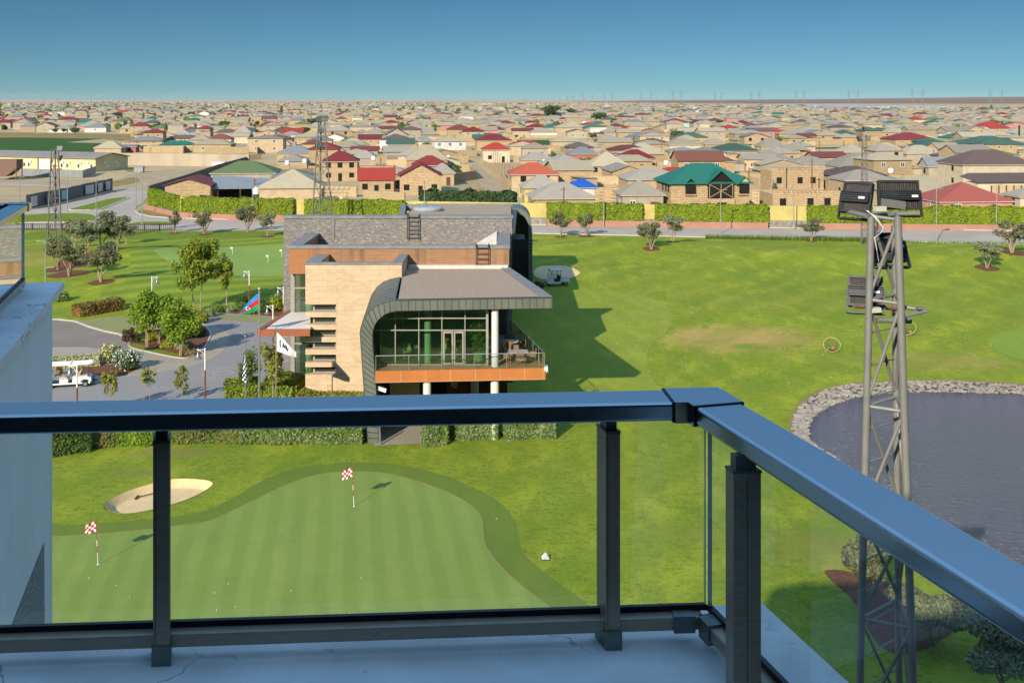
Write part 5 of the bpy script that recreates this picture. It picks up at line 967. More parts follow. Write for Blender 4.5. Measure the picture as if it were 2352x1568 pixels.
# lamps
def belllamp(label, px, ytop, d, side):
    p = Vector(((px - CX) / F * d, d, 0)); zt = EYE - (ytop - HY) / F * d; t = thing('bell_lamp', label, 'lamp post', p, 0, 'bell lamps around the drive')
    b = MB(); b.tube([(0, 0, 0), (0, 0, zt - 1.55)], .065, n=8); b.build('pole', M['rustpole'], t); b = MB(); b.tube([(0, 0, zt - 1.55), (0, 0, zt)], .055, n=8); s = side
    b.tube([(0, 0, zt - .12), (s * .62, 0, zt - .12)], .022, n=6); b.tube([(0, 0, zt - .8), (s * .06, 0, zt - .5), (s * .2, 0, zt - .28), (s * .5, 0, zt - .14)], .02, n=6); b.tube([(s * .5, 0, zt - .02), (s * .5, 0, zt - .3)], .02, n=6); b.build('arm', M['whitepaint'], t)
    b = MB(); b.lathe([(.05, 0), (.07, -.12), (.15, -.32), (.2, -.42), (.29, -.5), (.28, -.53), (.05, -.5)], (s * .5, 0, zt - .25), 14); b.build('shade', M['bell'], t, smooth=True)
belllamp('bell lamp behind the ball trees, on the striped lawn edge', 349, 634, 108, 1); belllamp('bell lamp with rust brown pole standing on the grey paving', 471, 799, 77, -1); belllamp('bell lamp in front of the white golf cart', 177, 836, 72.4, -1)
belllamp('bell lamp behind the tricolour flag', 572.5, 621, 112, -1); belllamp('bell lamp beside the left canopy of the clubhouse', 627, 700, 93, -1); belllamp('bell lamp half hidden by the slate wall corner', 651, 658, 102, -1)
def streetlamp(label, px, pyb, ytop, arms=((1, 0),), low=None, d=None):
    p = G(px, pyb) if d is None else Vector(((px - CX) / F * d, d, 0)); h = EYE - (ytop - HY) / F * p.y; t = thing('street_lamp', label, 'street lamp', p, 0, 'grey street lamps'); b = MB(); b.tube([(0, 0, 0), (0, 0, h)], .1, .06, n=8); b.build('pole', M['pole'], t)
    for sx, z in arms: b = MB(); b.tube([(0, 0, h - z), (sx * .5, 0, h - z + .05)], .04, n=6); b.obox((sx * .4, -.11, h - z), (sx * .65, 0, .06), (0, .22, 0), (0, 0, .09)); b.build('lamp_head', M['pole'], t)
    return t
streetlamp('grey street lamp with two heads beside the olive grove', 104.5, 668, 555, ((-1, 0), (1, 3.0)))
for px, yb, yt, lab in ((45, 466, 408, 'street lamp behind the neighbouring railing at the left edge'), (155, 490, 400, 'street lamp at the left tip of the grass island'), (221, 505, 411, 'street lamp between the two grass islands'), (312, 480, 397, 'street lamp at the mouth of the dirt yard'), (327, 517, 423, 'street lamp in front of the brick planter corner')): streetlamp(lab, px, yb, yt)
for px, yb, yt, lab in ((580, 508, 410, 'street lamp before the tan hip roofed bungalow'), (975, 512, 416, 'street lamp behind the round skylight'), (1190, 516, 435, 'street lamp beside the clubhouse arch'), (1386.5, 521, 419, 'street lamp in front of the hedge below the blue roof'), (1655, 536, 437, 'street lamp in front of the teal roofed house'), (1823, 528, 425, 'street lamp before the yellow wall gap left of the floodlights'), (2151, 556, 434, 'street lamp just right of the big floodlights'), (2289, 532, 425, 'street lamp before the red roofed pink house')): streetlamp(lab, px, yb, yt, ((rng.choice((-1, 1)), 0),))
# flags
def flagpole(name, label, px, ytop, d, r=.06):
    p = Vector(((px - CX) / F * d, d, 0)); zt = EYE - (ytop - HY) / F * d; t = thing(name, label, 'flagpole', p); b = MB(); b.tube([(0, 0, 0), (0, 0, zt * .55), (0, 0, zt * .55), (0, 0, zt)], r, r * .75, n=9); b.ball((0, 0, zt + .03), r * 1.4); b.build('pole', M['steel'], t, smooth=True); return t, zt
t, zt = flagpole('flagpole', 'tall steel flagpole flying a blue, red and green flag', 595.5, 664, 76, .075); b = MB(); nx, nz = 16, 9
def fpt(i, j):
    u, v = i / nx, j / nz; return Vector((-.05 - 1.5 * u, .18 * math.sin(u * 8 + v * 2) * u, zt - .28 - 1.18 * v * (1 - .84 * u) - 1.55 * u ** 1.2 - .1 * math.sin(u * 5) * v))
for i in range(nx):
    for j in range(nz): b.add([fpt(i, j), fpt(i + 1, j), fpt(i + 1, j + 1), fpt(i, j + 1)], [(0, 1, 2, 3)], j // 3)
fo = b.build('flag', [M['fl_blue'], M['fl_red'], M['fl_green']], t); b = MB(); c = fpt(8, 4.5) + Vector((0, -.03, 0))
for i in range(10):
    a0, a1 = R(40 + i * 28), R(68 + i * 28); b.add([c + Vector((.13 * math.cos(a0), 0, .13 * math.sin(a0))), c + Vector((.13 * math.cos(a1), 0, .13 * math.sin(a1))), c + Vector((.03 + .1 * math.cos(a1), 0, .1 * math.sin(a1))), c + Vector((.03 + .1 * math.cos(a0), 0, .1 * math.sin(a0)))], [(0, 1, 2, 3)])
st = c + Vector((.16, 0, 0)); b.add([st] + [st + Vector(((.075 if k % 2 == 0 else .032) * math.cos(R(k * 22.5)), 0, (.075 if k % 2 == 0 else .032) * math.sin(R(k * 22.5)))) for k in range(16)], [(0, k + 1, (k + 1) % 16 + 1) for k in range(16)]); b.build('crescent_star', M['fl_white'], fo)
t, zt = flagpole('flagpole', 'shorter steel flagpole with a white lettered flag', 634, 754, 73, .045); b = MB(); nx, nz = 12, 8
def wpt(i, j):
    u, v = i / nx, j / nz; return Vector((.05 + 1.28 * u, .14 * math.sin(u * 7 + v) * u, zt - .26 - 1.35 * u ** 1.05 - 1.28 * v * (1 - .72 * u)))
for i in range(nx):
    for j in range(nz): b.add([wpt(i, j), wpt(i + 1, j), wpt(i + 1, j + 1), wpt(i, j + 1)], [(0, 1, 2, 3)])
fo = b.build('flag', M['fl_white'], t, smooth=True); b = MB()
def stroke(a, c, w=.5):
    A_, B_ = wpt(*a) + Vector((0, -.02, 0)), wpt(*c) + Vector((0, -.02, 0)); d = (B_ - A_).normalized(); q = Vector((-d.z, 0, d.x)) * .035 * w; b.add([A_ - q, B_ - q, B_ + q, A_ + q], [(0, 1, 2, 3)])
for s in (((2, 2.2), (2.1, 5.6), 1), ((2, 2.3), (2.6, 2.2), .5), ((2.1, 5.6), (3, 5.3), .6), ((3.4, 5.2), (4, 2.3), .6), ((4, 2.3), (4.6, 5.0), 1.2), ((4.7, 5.0), (5.3, 2.2), .6), ((5.3, 2.2), (6, 5.0), 1.1), ((6.2, 2.2), (6.9, 5.2), 1.0), ((6.9, 5.2), (7.5, 2.4), .5)): stroke(*s)
b.build('lettering', M['fl_black'], fo)
t, zt = flagpole('flagpole', 'short pole wrapped in a furled black and white chequered flag', 563, 773, 78, .045); b = MB()
for j in range(13):
    z = zt - 1.3 - j * .15; r = .05 + .17 * (j / 12) ** .8 * (1 if j < 10 else .8)
    for i in range(8):
        a0, a1 = 6.2832 * i / 8 + j * .2, 6.2832 * (i + .85) / 8 + j * .2; rr = r * rng.uniform(.75, 1.15); b.add([(rr * math.cos(a0), rr * math.sin(a0), z), (rr * math.cos(a1), rr * math.sin(a1), z - .02), (rr * 1.03 * math.cos(a1), rr * 1.03 * math.sin(a1), z - .16), (rr * 1.03 * math.cos(a0), rr * 1.03 * math.sin(a0), z - .15)], [(0, 1, 2, 3)], (i + j) % 2)
b.build('flag', [M['fl_black'], M['fl_white']], t)
# ------------------------------------------------------------------ floodlight towers
def lattice(name, label, px, d, ztop, w0, w1, legr, barr, floods, grp, bays=9, mt='towerfar', legs=3, rz=.3, zb=0.0):
    t = thing(name, label, 'floodlight tower', ((px - CX) / F * d, d, 0), rz, grp)
    def corner(k, z): f = z / ztop; r = (w0 + (w1 - w0) * f) / math.sqrt(3); a = R(-90 + 360 / legs * k + 60); return Vector((r * math.cos(a), r * math.sin(a), z))
    for k in range(legs): b = MB(); b.tube([corner(k, zb), corner(k, ztop)], legr * 1.15, legr, n=10); b.build('leg', M[mt], t, smooth=True)
    b = MB()
    for i in range(bays):
        z0, z1 = ztop * i / bays, ztop * (i + 1) / bays
        for k in range(legs):
            k2 = (k + 1) % legs; b.tube([corner(k, z1), corner(k2, z1)], barr, n=6)
            b.tube([corner(k, z0), corner(k2, z1)] if (i + k) % 2 else [corner(k2, z0), corner(k, z1)], barr, n=6)
    b.build('bracing', M[mt], t, smooth=True); return t
def flood(parent, c, yaw, tilt, w, h, name='floodlight'):
    """big sports floodlight seen from its louvred back"""
    m = Matrix.Translation(c) @ Matrix.Rotation(yaw, 4, 'Z') @ Matrix.Rotation(tilt, 4, 'X')
    def tr(b): b.v = [tuple(m @ Vector(v)) for v in b.v]; return b
    b = MB(); fw = .035
    b.box(-w / 2, .0, h / 2 - fw, w / 2, .12, h / 2); b.box(-w / 2, 0, -h / 2, w / 2, .12, -h / 2 + fw); b.box(-w / 2, 0, -h / 2 + fw, -w / 2 + fw, .12, h / 2 - fw); b.box(w / 2 - fw, 0, -h / 2 + fw, w / 2, .12, h / 2 - fw); b.box(-w / 2 + fw, .14, -h / 2 + fw, w / 2 - fw, .17, h / 2 - fw)
    o = tr(b).build(name, M['flood'], parent); n = 17
    for za, zb2 in ((h * .12, h / 2 - fw), (-h / 2 + fw, -h * .2)):
        b = MB()
        for i in range(n): x = -w / 2 + fw + (w - 2 * fw) * (i + .5) / n; b.box(x - .012, .03, za, x + .014, .13, zb2)
        tr(b).build('louvre', M['floodgrime'], o); b = MB(); b.sweep([(-w / 2 + .01, .1, h * .16), (-w / 2 + .01, -.06, h * .14), (-w / 2 + .01, -.08, 0), (-w / 2 + .01, -.06, -h * .19), (-w / 2 + .01, .1, -h * .2)], (w - .02, 0, 0))
    for z in (h * .1, h * .03, -h * .05, -h * .13): b.box(-w / 2, -.088, z, w / 2, -.06, z + .015)
    tr(b).build('gear_case', M['flood'], o); b = MB(); b.box(w / 2 - .16, -.10, -h * .11, w / 2 - .06, -.092, -h * .035); tr(b).build('rating_plate', M['whitepaint'], o)
    b = MB()
    for s in (-1, 1): b.box(s * (w / 2 + .012) - .012, -.02, -h / 2 - .12, s * (w / 2 + .012) + .012, .06, .05)
    b.box(-w / 2, -.02, -h / 2 - .13, w / 2, .06, -h / 2 - .10); tr(b).build('yoke', M['flood'], o)
D = 17.4; sc_ = D / F
near = thing('floodlight_tower', 'nearest grey tubular floodlight tower with black lamps, in front of the pond', 'floodlight tower', ((2030 - CX) * sc_, D, 0), 0, 'floodlight towers')
def tp(px, py, dd=0.0): return P(px, py, D + dd)
def legline(x0, y0, x1, y1, d0, d1):    # leg through two picture points, run down to the lawn
    a, c = P(x0, y0, d0), P(x1, y1, d1); return a, a + (c - a) * (a.z / (a.z - c.z))
la, lb = legline(2001, 500, 1975, 1568, D, D + .0); ra, rb_ = legline(2062, 500, 2097, 1568, D - .12, D - .25); ba, bb_ = legline(2055, 520, 2065, 1568, D + .42, D + .75)
LG = [(la, lb), (ra, rb_), (ba, bb_)]
for (a, c), r in zip(LG, (.058, .061, .056)): b = MB(); b.tube([c, a], r * 1.1, r, n=16); b.lathe([(r, 0), (r, .012)], a, 16); b.build('leg', M['tower'], near, True, True)
def atz(k, z): a, c = LG[k]; return a + (c - a) * ((a.z - z) / a.z)
zz = [EYE - (y - HY) * sc_ for y in (497, 688, 932, 1180, 1420, 1680)] + [9.6, 7.6, 5.5, 3.3, 1.2]; b = MB()
for i, z in enumerate(zz):
    for k in range(3): b.tube([atz(k, z), atz((k + 1) % 3, z - (.04 if k == 0 else 0))], .029, n=8)
    if i + 1 < len(zz):
        z2 = zz[i + 1]
        b.tube([atz(0, z2 + .05), atz(1, z - .05)], .028, n=8); b.tube([atz(1, z - .05), atz(2, z2 + .05)] if i % 2 else [atz(2, z - .05), atz(1, z2 + .05)], .025, n=8); b.tube([atz(2, z2 + .04), atz(0, z - .04)], .028, n=8)
b.build('bracing', M['tower'], near, True, True)
z = 19.3
while z > .4: b = MB(); b.tube([atz(0, z).lerp(atz(2, z), .12), atz(2, z).lerp(atz(0, z), .05)], .013, n=5); b.build('ladder_rung', M['tower'], near, True); z -= .52
b = MB(); q = tp(2030, 495); b.obox(tp(1998, 497, .1), (.42, .1, 0), (0, .35, 0), (0, 0, .03)); b.tube([tp(1975, 492, .35), tp(2110, 491, .35)], .034, n=8); b.tube([tp(1940, 484, .6), tp(1990, 496, 0)], .04, n=8); b.obox(tp(2024, 474, .15), (.46, .18, -.07), (0, .02, 0), (0, 0, .13)); b.build('head_frame', M['tower'], near, True)
b = MB(); b.tube([tp(1962, 703, .1), tp(2075, 709, .45)], .034, n=8); b.build('cross_arm', M['ruststeel'], near, True)
b = MB(); b.tube([tp(2060, 703, .3), tp(2125, 712, .1)], .03, n=8); b.tube([tp(2070, 728, -.1), tp(2128, 715, .1)], .03, n=8); b.obox(tp(2108, 711, .05), (.13, .02, 0), (0, .1, 0), (0, 0, .03)); b.tube([tp(2015, 735, .2), tp(2092, 737, .3)], .045, n=8); b.build('outrigger', M['tower'], near, True)
for px, py in ((2026, 481), (2014, 714)): c = tp(px, py, -.05); b = MB(); b.obox(c - Vector((.09, 0, .035)), (.18, .05, 0), (-.02, .1, 0), (0, 0, .075)); b.build('junction_box', M['junction'], near, True)
nl_ = near.location
flood(near, tp(2066, 447, .55) - nl_, R(-3), R(-12), .66, .48); flood(near, tp(1966, 452, .45) - nl_, R(-38), R(-22), .48, .52); flood(near, tp(2041, 566, .75) - nl_, R(6), R(-30), .56, .5); flood(near, tp(1988, 668, .35) - nl_, R(-16), R(-24), .55, .5)
b = MB()
for o in (0, .025, .05): b.tube([tp(1990 + o * 60, 484, -.05), tp(2012, 498 + o * 100, -.1), tp(2029, 522 + o * 80, -.1), tp(2022, 536, -.1), tp(2008 + o * 40, 545, -.1), tp(2014, 575, -.08), tp(2018, 600, -.06), tp(2026, 630, .0)], .007, n=4)
b.build('cable', M['cable'], near, True)
def farflood(t, pts, w, h):
    for x, y, z, yaw in pts:
        b = MB(); b.v = []; b.box(-w / 2, -.1, -h / 2, w / 2, .15, h / 2); 
        for k in range(4): b.box(-w / 2 + .03, -.12, -h / 2 + h * k / 4 + .05, w / 2 - .03, -.1, -h / 2 + h * (k + .6) / 4, 1)
        m = Matrix.Translation((x, y, z)) @ Matrix.Rotation(yaw, 4, 'Z') @ Matrix.Rotation(R(-25), 4, 'X'); b.v = [tuple(m @ Vector(v)) for v in b.v]; b.build('floodlight', [M['flood'], M['pole']], t)
t = lattice('floodlight_tower', 'slim lattice floodlight mast by the road behind the near tower', 1983.5, 165, 16.6, 1.15, .75, .06, .035, None, 'floodlight towers', 22); farflood(t, [(.1, -.3, 17.5, .1), (-.75, 0, 16.0, .3), (.75, 0, 16.1, -.8)], .75, .75)
t = lattice('floodlight_tower', 'tall tapering floodlight mast rising behind the clubhouse roof', 738, 186, 18.2, 3.6, 1.0, .11, .055, None, 'floodlight towers', 7); farflood(t, [(-.5, -.3, 18.4, .1), (.6, -.3, 18.5, -.2), (-.1, -.3, 16.6, 0), (-.2, -.3, 14.2, .1), (-.6, -.3, 14.0, .1), (.3, -.3, 14.0, -.1)], 1.0, .6)
t = lattice('floodlight_tower', 'left lattice floodlight mast standing behind the olive grove', 126, 163, 14.4, 2.0, .95, .10, .05, None, 'floodlight towers', 6); farflood(t, [(.7, -.2, 14.6, -.2), (.75, -.2, 13.2, -1.2)], .85, .8)
# furniture on the terrace and behind the glass
def chair(label, x, y, z, rz, fab, seat, grp):
    t = thing('chair', label, 'chair', (x, y, z), rz, grp); b = MB(); b.box(-.26, -.24, .40, .26, .26, .47); b.build('seat', M[seat], t); b = MB(); b.sweep([(-.27, .22, .42), (.27, .22, .42), (.25, .27, .92), (-.25, .27, .92)], (0, .05, .01)); b.box(-.29, -.22, .42, -.26, .26, .66); b.box(.26, -.22, .42, .29, .26, .66); b.build('backrest', M[fab], t)
    for sx in (-.24, .24):
        for sy in (-.2, .22): b = MB(); b.tube([(sx, sy, 0), (sx, sy, .42)], .025, n=5); b.build('leg', M[fab], t)
def table(label, x, y, z, w, d, top, grp):
    t = thing('table', label, 'table', (x, y, z), R(4), grp); b = MB(); b.box(-w / 2, -d / 2, .71, w / 2, d / 2, .75); b.build('tabletop', M[top], t)
    for sx in (-1, 1):
        for sy in (-1, 1): b = MB(); b.box(sx * w * .42 - .03, sy * d * .42 - .03, 0, sx * w * .42 + .03, sy * d * .42 + .03, .71); b.build('leg', M['rattan'], t)
tx, ty = FX(1190, 71.6), 72.0
table('grey topped rattan table at the front corner of the terrace', tx, ty, 4.6, 1.3, .9, 'tabletop', 'terrace tables'); table('shaded table further back on the terrace', tx - .6, ty + 3.0, 4.6, 1.3, .9, 'tabletop', 'terrace tables')
for dx, dy, rz, lab in ((-.85, -.15, R(90), 'rattan chair on the left of the front terrace table'), (.9, .05, R(-90), 'rattan chair on the right of the front terrace table'), (.15, -.75, R(180), 'rattan chair with its back to the rail, front terrace table'), (-.2, .75, 0, 'rattan chair behind the front terrace table'), (-.6, 2.3, R(180), 'dark chair in shade before the rear terrace table'), (.25, 3.0, R(-90), 'dark chair in shade at the right of the rear terrace table'), (-.7, 3.8, 0, 'dark chair in shade behind the rear terrace table')): chair(lab, tx + dx, ty + dy, 4.6, rz, 'rattan', 'cushion', 'terrace chairs')
for i, (px, y, fab, rz, lab) in enumerate(((935, 73.2, 'chairgreen', .3, 'pale green dining chair left of the green column'), (956, 74.4, 'chairgreen', 1.9, 'pale green dining chair right behind the first'), (1015, 73.0, 'chairgreen', -.2, 'pale green dining chair beside the glass door'), (1027, 74.8, 'chairorange', .1, 'orange dining chair inside the glass door'), (1056, 73.6, 'chairorange', 1.6, 'orange dining chair behind the right door leaf'), (985, 76, 'chairgreen', .8, 'pale dining chair deep inside behind the column'))): chair(lab, FX(px, y), y, 4.64, rz, fab, fab, 'dining chairs behind the glass')
for px, y, lab in ((970, 74.6, 'dark dining table behind the green column'), (1043, 75.2, 'dark dining table behind the glass door')): table(lab, FX(px, y), y, 4.64, 1.1, 1.1, 'rattan', 'dining tables behind the glass')
for px, y, h, r, n, lab in ((1100, 72.3, 2.6, .8, 700, 'large potted bamboo behind the right end of the glass'), (895, 73.5, 2.0, .55, 300, 'slim potted bamboo behind the left of the glass'), (918, 75, 1.9, .4, 220, 'smaller potted bamboo beside the slim one')):
    t = thing('potted_plant', lab, 'potted plant', (FX(px, y), y, 4.64), 0, 'potted plants behind the glass'); b = MB(); b.lathe([(.28, 0), (.34, .55), (.30, .56)], (0, 0, 0), 14); b.build('pot', M['chairgreen'], t); c = MB()
    for k in range(7): c.tube([(rng.uniform(-.1, .1), rng.uniform(-.1, .1), .5), (rng.uniform(-.4, .4) * r, rng.uniform(-.4, .4) * r, h * .95)], .012, n=4)
    c.build('stem', M['heather'], t); c = MB(); c.cloud([(0, 0, h * .66, r, r, h * .33)], n, .17, asp=.22); c.build('foliage', M['leaf'], t)
# fences and walls by the road
def picket(label, a, c, h):
    a, c = Vector(a), Vector(c); t = thing('iron_fence', label, 'fence', a, 0, 'black iron fences'); d = c - a; L = d.length; u = d / L; k = int(L / .32); b = MB()
    for i in range(k): o = u * (L * i / k); b.box(o.x - .03, o.y - .03, .12, o.x + .03, o.y + .03, h - .1)
    for z in (.15, h - .18): b.obox(Vector((0, -.04, z)), d, (0, .08, 0), (0, 0, .09))
    b.build('railing_panel', M['iron'], t)
    for i in range(int(L / 2.6) + 1): o = u * min(L, i * 2.6); b = MB(); b.box(o.x - .09, o.y - .09, 0, o.x + .09, o.y + .09, h); b.build('post', M['iron'], t)
picket('black iron picket fence behind the left lattice mast', G(40, 528), G(240, 530), 1.15); picket('black iron picket fence ending at the slim young olive', G(262, 529.5), G(402, 530.5), 1.15)
t = thing('hoarding', 'grey corrugated hoarding with faded posters along the side road', 'fence', G(60, 490)); pts = [G(60, 481), G(100, 473), G(150, 463), G(200, 450.5), G(259, 437)]
b = MB(); ps = MB(); hh = 3.1
for a, c in zip(pts, pts[1:]):
    d = c - a; q = Vector((-d.y, d.x, 0)).normalized() * .1; k = int(d.length / 2.8)
    for i in range(k): o = a + d * (i / k); b.obox(o, d / k * .97, q, UP * (hh - .25 + .1 * rng.random())); ps.tube([(o.x, o.y + .15, 0), (o.x, o.y + .15, hh + .5)], .06, n=5)
b.build('panel', M['hoard'], t, True); ps.build('post', M['stake'], t, True)
for px0, px1, yt, yb, mt in ((106, 122, 456, 470, 'bell'), (140, 154, 447, 463, 'w_aqua'), (195, 214, 436, 452, 'w_white'), (224, 234, 431, 447, 'w_white'), (242, 252, 427, 443, 'w_white'), (70, 84, 462, 480, 'w_white')):
    a = G(px0, 474 - (px0 - 100) * .226); c = G(px1, 474 - (px1 - 100) * .226); d = c - a; q = Vector((d.y, -d.x, 0)).normalized() * .15; b = MB(); b.obox(a + q + UP * .5, d, q * .1, UP * 2.0); b.build('poster', M[mt], t, True)
wl = [(334, 482), (372, 491), (410, 500), (455, 502), (542, 505.5), (900, 511.5), (1192, 517), (1225, 518), (1764, 525), (1857, 526), (2352, 530), (2640, 533)]
wp = [G(*p) for p in wl]
o = ribbon('planter_wall', wp[:6], .5, 0, 1.0, 'brick'); tag(o, 'long low salmon brick planter wall left of the clubhouse', 'wall', 'brick planter walls'); o = ribbon('planter_wall', [G(1257, 518.5), G(1764, 525)], .5, 0, 1.0, 'brick'); tag(o, 'low salmon brick planter wall under the middle hedges', 'wall', 'brick planter walls'); o = ribbon('planter_wall', [G(1857, 526), G(2640, 533)], .5, 0, 1.0, 'brick'); tag(o, 'low salmon brick planter wall behind the near tower', 'wall', 'brick planter walls')
yw = [w + Vector((0, 1.5, 0)) for w in wp]
t = thing('boundary_wall', 'ochre yellow boundary wall showing between the hedges', 'wall', yw[5]); o = ribbon('wall', [(p.x - t.location.x, p.y - t.location.y) for p in yw[2:]], .4, 0, 3.75, 'yellowwall', t); o = ribbon('rubble_base', [(p.x - t.location.x, p.y - .5 - t.location.y) for p in yw[5:]], .5, 0, 1.25, 'stonebase', t)
def onwall(px, off=.9): # point on the planter line at this column
    for (x0, y0), (x1, y1) in zip(wl, wl[1:]):
        if x0 <= px <= x1: p = G(px, y0 + (y1 - y0) * (px - x0) / (x1 - x0)); p.y += off; return p
    return G(px, 533)
for x0, x1, lab in ((341, 422, 'lime green hedge wrapping the road corner at the left'), (422, 673, 'lime hedge in front of the tan hip roofed bungalow'), (699, 929, 'lime hedge behind the lattice mast and the slate roof'), (1257, 1477, 'lime hedge panel below the blue roof'), (1507, 1767, 'lime hedge panel below the teal roofed house'), (1858, 2420, 'long lime hedge behind the near floodlight tower')):
    pts = [onwall(x0), onwall((x0 + x1) / 2), onwall(x1)]
    if x0 == 341: pts = [G(341, 473) + Vector((0, 1, 0)), G(372, 484) + Vector((0, 1, 0)), onwall(422)]
    L = (pts[0] - pts[-1]).length; hedge('ivy_hedge', lab, pts, 1.1, 3.9 if x0 > 400 else 3.5, 'ivy', int(L * 560), .17, ('leaf', .3), 'lime hedges along the road wall', wob=.22)
hedge('conifer_hedge', 'tall dark conifer hedge behind the gravel roof', [G(968, 500), G(1183, 505)], 2.4, 4.9, 'conifer', 6500, .4, ('darkbush', .3), wob=.5)
# ------------------------------------------------------------------ the village
VR = R(5.7)
RC = dict(brickred='brick red', grey='grey', beige='beige', red='dark red', scarlet='bright red', brown='brown', green='dark green', moss='moss green', teal='teal green', orange='orange', blue='blue', bluegrey='blue grey', maroon='maroon', rust='rust brown')
FOOT = []
def roofmesh(typ, w, dp, ov, z0, z1, th=.12):
    b = MB(); a, c = w / 2 + ov, dp / 2 + ov; e = [(-a, -c), (a, -c), (a, c), (-a, c)]; r = []
    if typ == 'hx': k = max(.4, a - c * .95); r = [(-k, 0), (k, 0)]
    elif typ == 'hy': k = max(.4, c - a * .95); r = [(0, -k), (0, k)]
    elif typ == 'py': r = [(-.25, 0), (.25, 0)]
    elif typ == 'gx': r = [(-a, 0), (a, 0)]
    elif typ == 'gy': r = [(0, -c), (0, c)]
    elif typ == 'sh': return b.add([(-a, -c, z0), (a, -c, z0), (a, c, z1), (-a, c, z1), (-a, -c, z0 - th), (a, -c, z0 - th), (a, c, z1 - th), (-a, c, z1 - th)], [(0, 1, 2, 3), (7, 6, 5, 4), (0, 4, 5, 1), (1, 5, 6, 2), (2, 6, 7, 3), (3, 7, 4, 0)])
    elif typ == 'fl': return b.box(-a, -c, z0, a, c, z0 + .25)
    for dz in (0, -th): b.v += [(x, y, z0 + dz) for x, y in e] + [(x, y, z1 + dz) for x, y in r]
    up = [(0, 1, 5, 4), (1, 2, 5), (2, 3, 4, 5), (3, 0, 4)] if typ in ('hx', 'py', 'gx') else [(0, 1, 4), (1, 2, 5, 4), (2, 3, 5), (3, 0, 4, 5)]
    if typ == 'gx': up = [(0, 1, 5, 4), (2, 3, 4, 5)]
    if typ == 'gy': up = [(1, 2, 5, 4), (3, 0, 4, 5)]
    b.f += up + [tuple(i + 6 for i in f[::-1]) for f in up] + [(i + 6, (i + 1) % 4 + 6, (i + 1) % 4, i) for i in range(4) if not (typ == 'gx' and i in (1, 3)) and not (typ == 'gy' and i in (0, 2))]
    if typ in ('gx', 'gy'):
        for i, q in ((1, 5), (3, 4)) if typ == 'gx' else ((0, 4), (2, 5)):
            j = (i + 1) % 4; b.f += [(i, q, q + 6, i + 6), (q, j, j + 6, q + 6)]
    b.m = [0] * len(b.f); return b
def wallmesh(typ, w, dp, wh, rz):
    b = MB(); a, c = w / 2, dp / 2
    if typ == 'gy':
        b.sweep([(-a, -c, -.3), (a, -c, -.3), (a, -c, wh), (0, -c, rz - .1), (-a, -c, wh)], (0, dp, 0))
    elif typ == 'gx': b.sweep([(-a, -c, -.3), (-a, c, -.3), (-a, c, wh), (-a, 0, rz - .1), (-a, -c, wh)], (w, 0, 0))
    elif typ == 'sh': b.sweep([(-a, -c, -.3), (-a, c, -.3), (-a, c, rz - .1), (-a, -c, wh - .05)], (w, 0, 0))
    else: b.box(-a, -c, -.3, a, c, wh)
    return b
def window(parent, x, y, z, w, h, kind, side=0):
    """kind w: white framed casement, v: near-black panel, the shade of an opening painted on the wall"""
    b = MB(); p = MB()
    def bx_(q, x0, z0, x1, z1, t): 
        if side == 0: q.box(x + x0, y - t, z + z0, x + x1, y + .02, z + z1)
        elif side < 0: q.box(x - t, y + x0, z + z0, x + .02, y + x1, z + z1)
        else: q.box(x - .02, y + x0, z + z0, x + t, y + x1, z + z1)
    if kind == 'w':
        for a in ((-w / 2, -h / 2, -w / 2 + .12, h / 2), (w / 2 - .12, -h / 2, w / 2, h / 2), (-.06, -h / 2 + .12, .06, h / 2 - .12), (-w / 2 + .12, h / 2 - .14, w / 2 - .12, h / 2), (-w / 2 + .12, -h / 2, w / 2 - .12, -h / 2 + .14)): bx_(b, *a, .06)
        o = b.build('window', M['frame'], parent); bx_(p, -w / 2 + .06, -h / 2 + .06, w / 2 - .06, h / 2 - .06, .03); p.build('pane', M['pane'], o)
    else:
        bx_(b, -w / 2, -h / 2, w / 2, h / 2, .012); b.build('window', M['opening_shade'], parent)
def house(name, label, cx, cy, w, dp, wh, rz_, roof, wall, typ, nwin, rot, group, detail=2, ov=.45, cat='house', door=True, porch=None):
    t = thing(name, label, cat, (cx, cy, 0), rot, group); FOOT.append((cx, cy, max(w, dp) * .55))
    wo = wallmesh(typ, w, dp, wh, rz_).build('wall', M['w_' + wall], t)
    ro = roofmesh(typ, w, dp, ov, wh + .1, rz_).build('roof', M['r_' + roof], t)
    if detail >= 2 and typ in ('hx', 'hy', 'py', 'gx'):
        b = MB(); a, c = w / 2 + ov - .05, dp / 2 + ov - .05; b.box(-a, -c, wh - .18, a, -c + .12, wh + .0); b.box(-a, -c + .12, wh - .18, -a + .12, c, wh); b.box(a - .12, -c + .12, wh - .18, a, c, wh); b.build('eave', M['trim'], ro)
    if detail >= 1:
        k = abs(nwin); kind = 'w' if nwin > 0 else 'v'; rows = 2 if wh > 4.9 else 1
        for rr in range(rows):
            zc = (wh / rows) * rr + min(1.75, wh / rows * .6)
            for i in range(k):
                x = -w / 2 + w * (i + .5) / k
                if door and rr == 0 and i == k // 2 and k > 1: continue
                window(t, x, -dp / 2, zc, 1.15 if kind == 'w' else 1.3, 1.35, kind)
            if detail >= 2: window(t, w / 2 if cx < 0 else -w / 2, -dp * .1, zc, 1.1, 1.3, kind, 1 if cx < 0 else -1)
        if door and k > 1: x = -w / 2 + w * (k // 2 + .5) / k; b = MB(); b.box(x - .5, -dp / 2 - .04, 0, x + .5, -dp / 2 + .02, 2.1); b.build('door', M['opening_shade' if kind == 'v' else 'door'], t)  # raw houses get a dark panel painting a shaded doorway
    return t
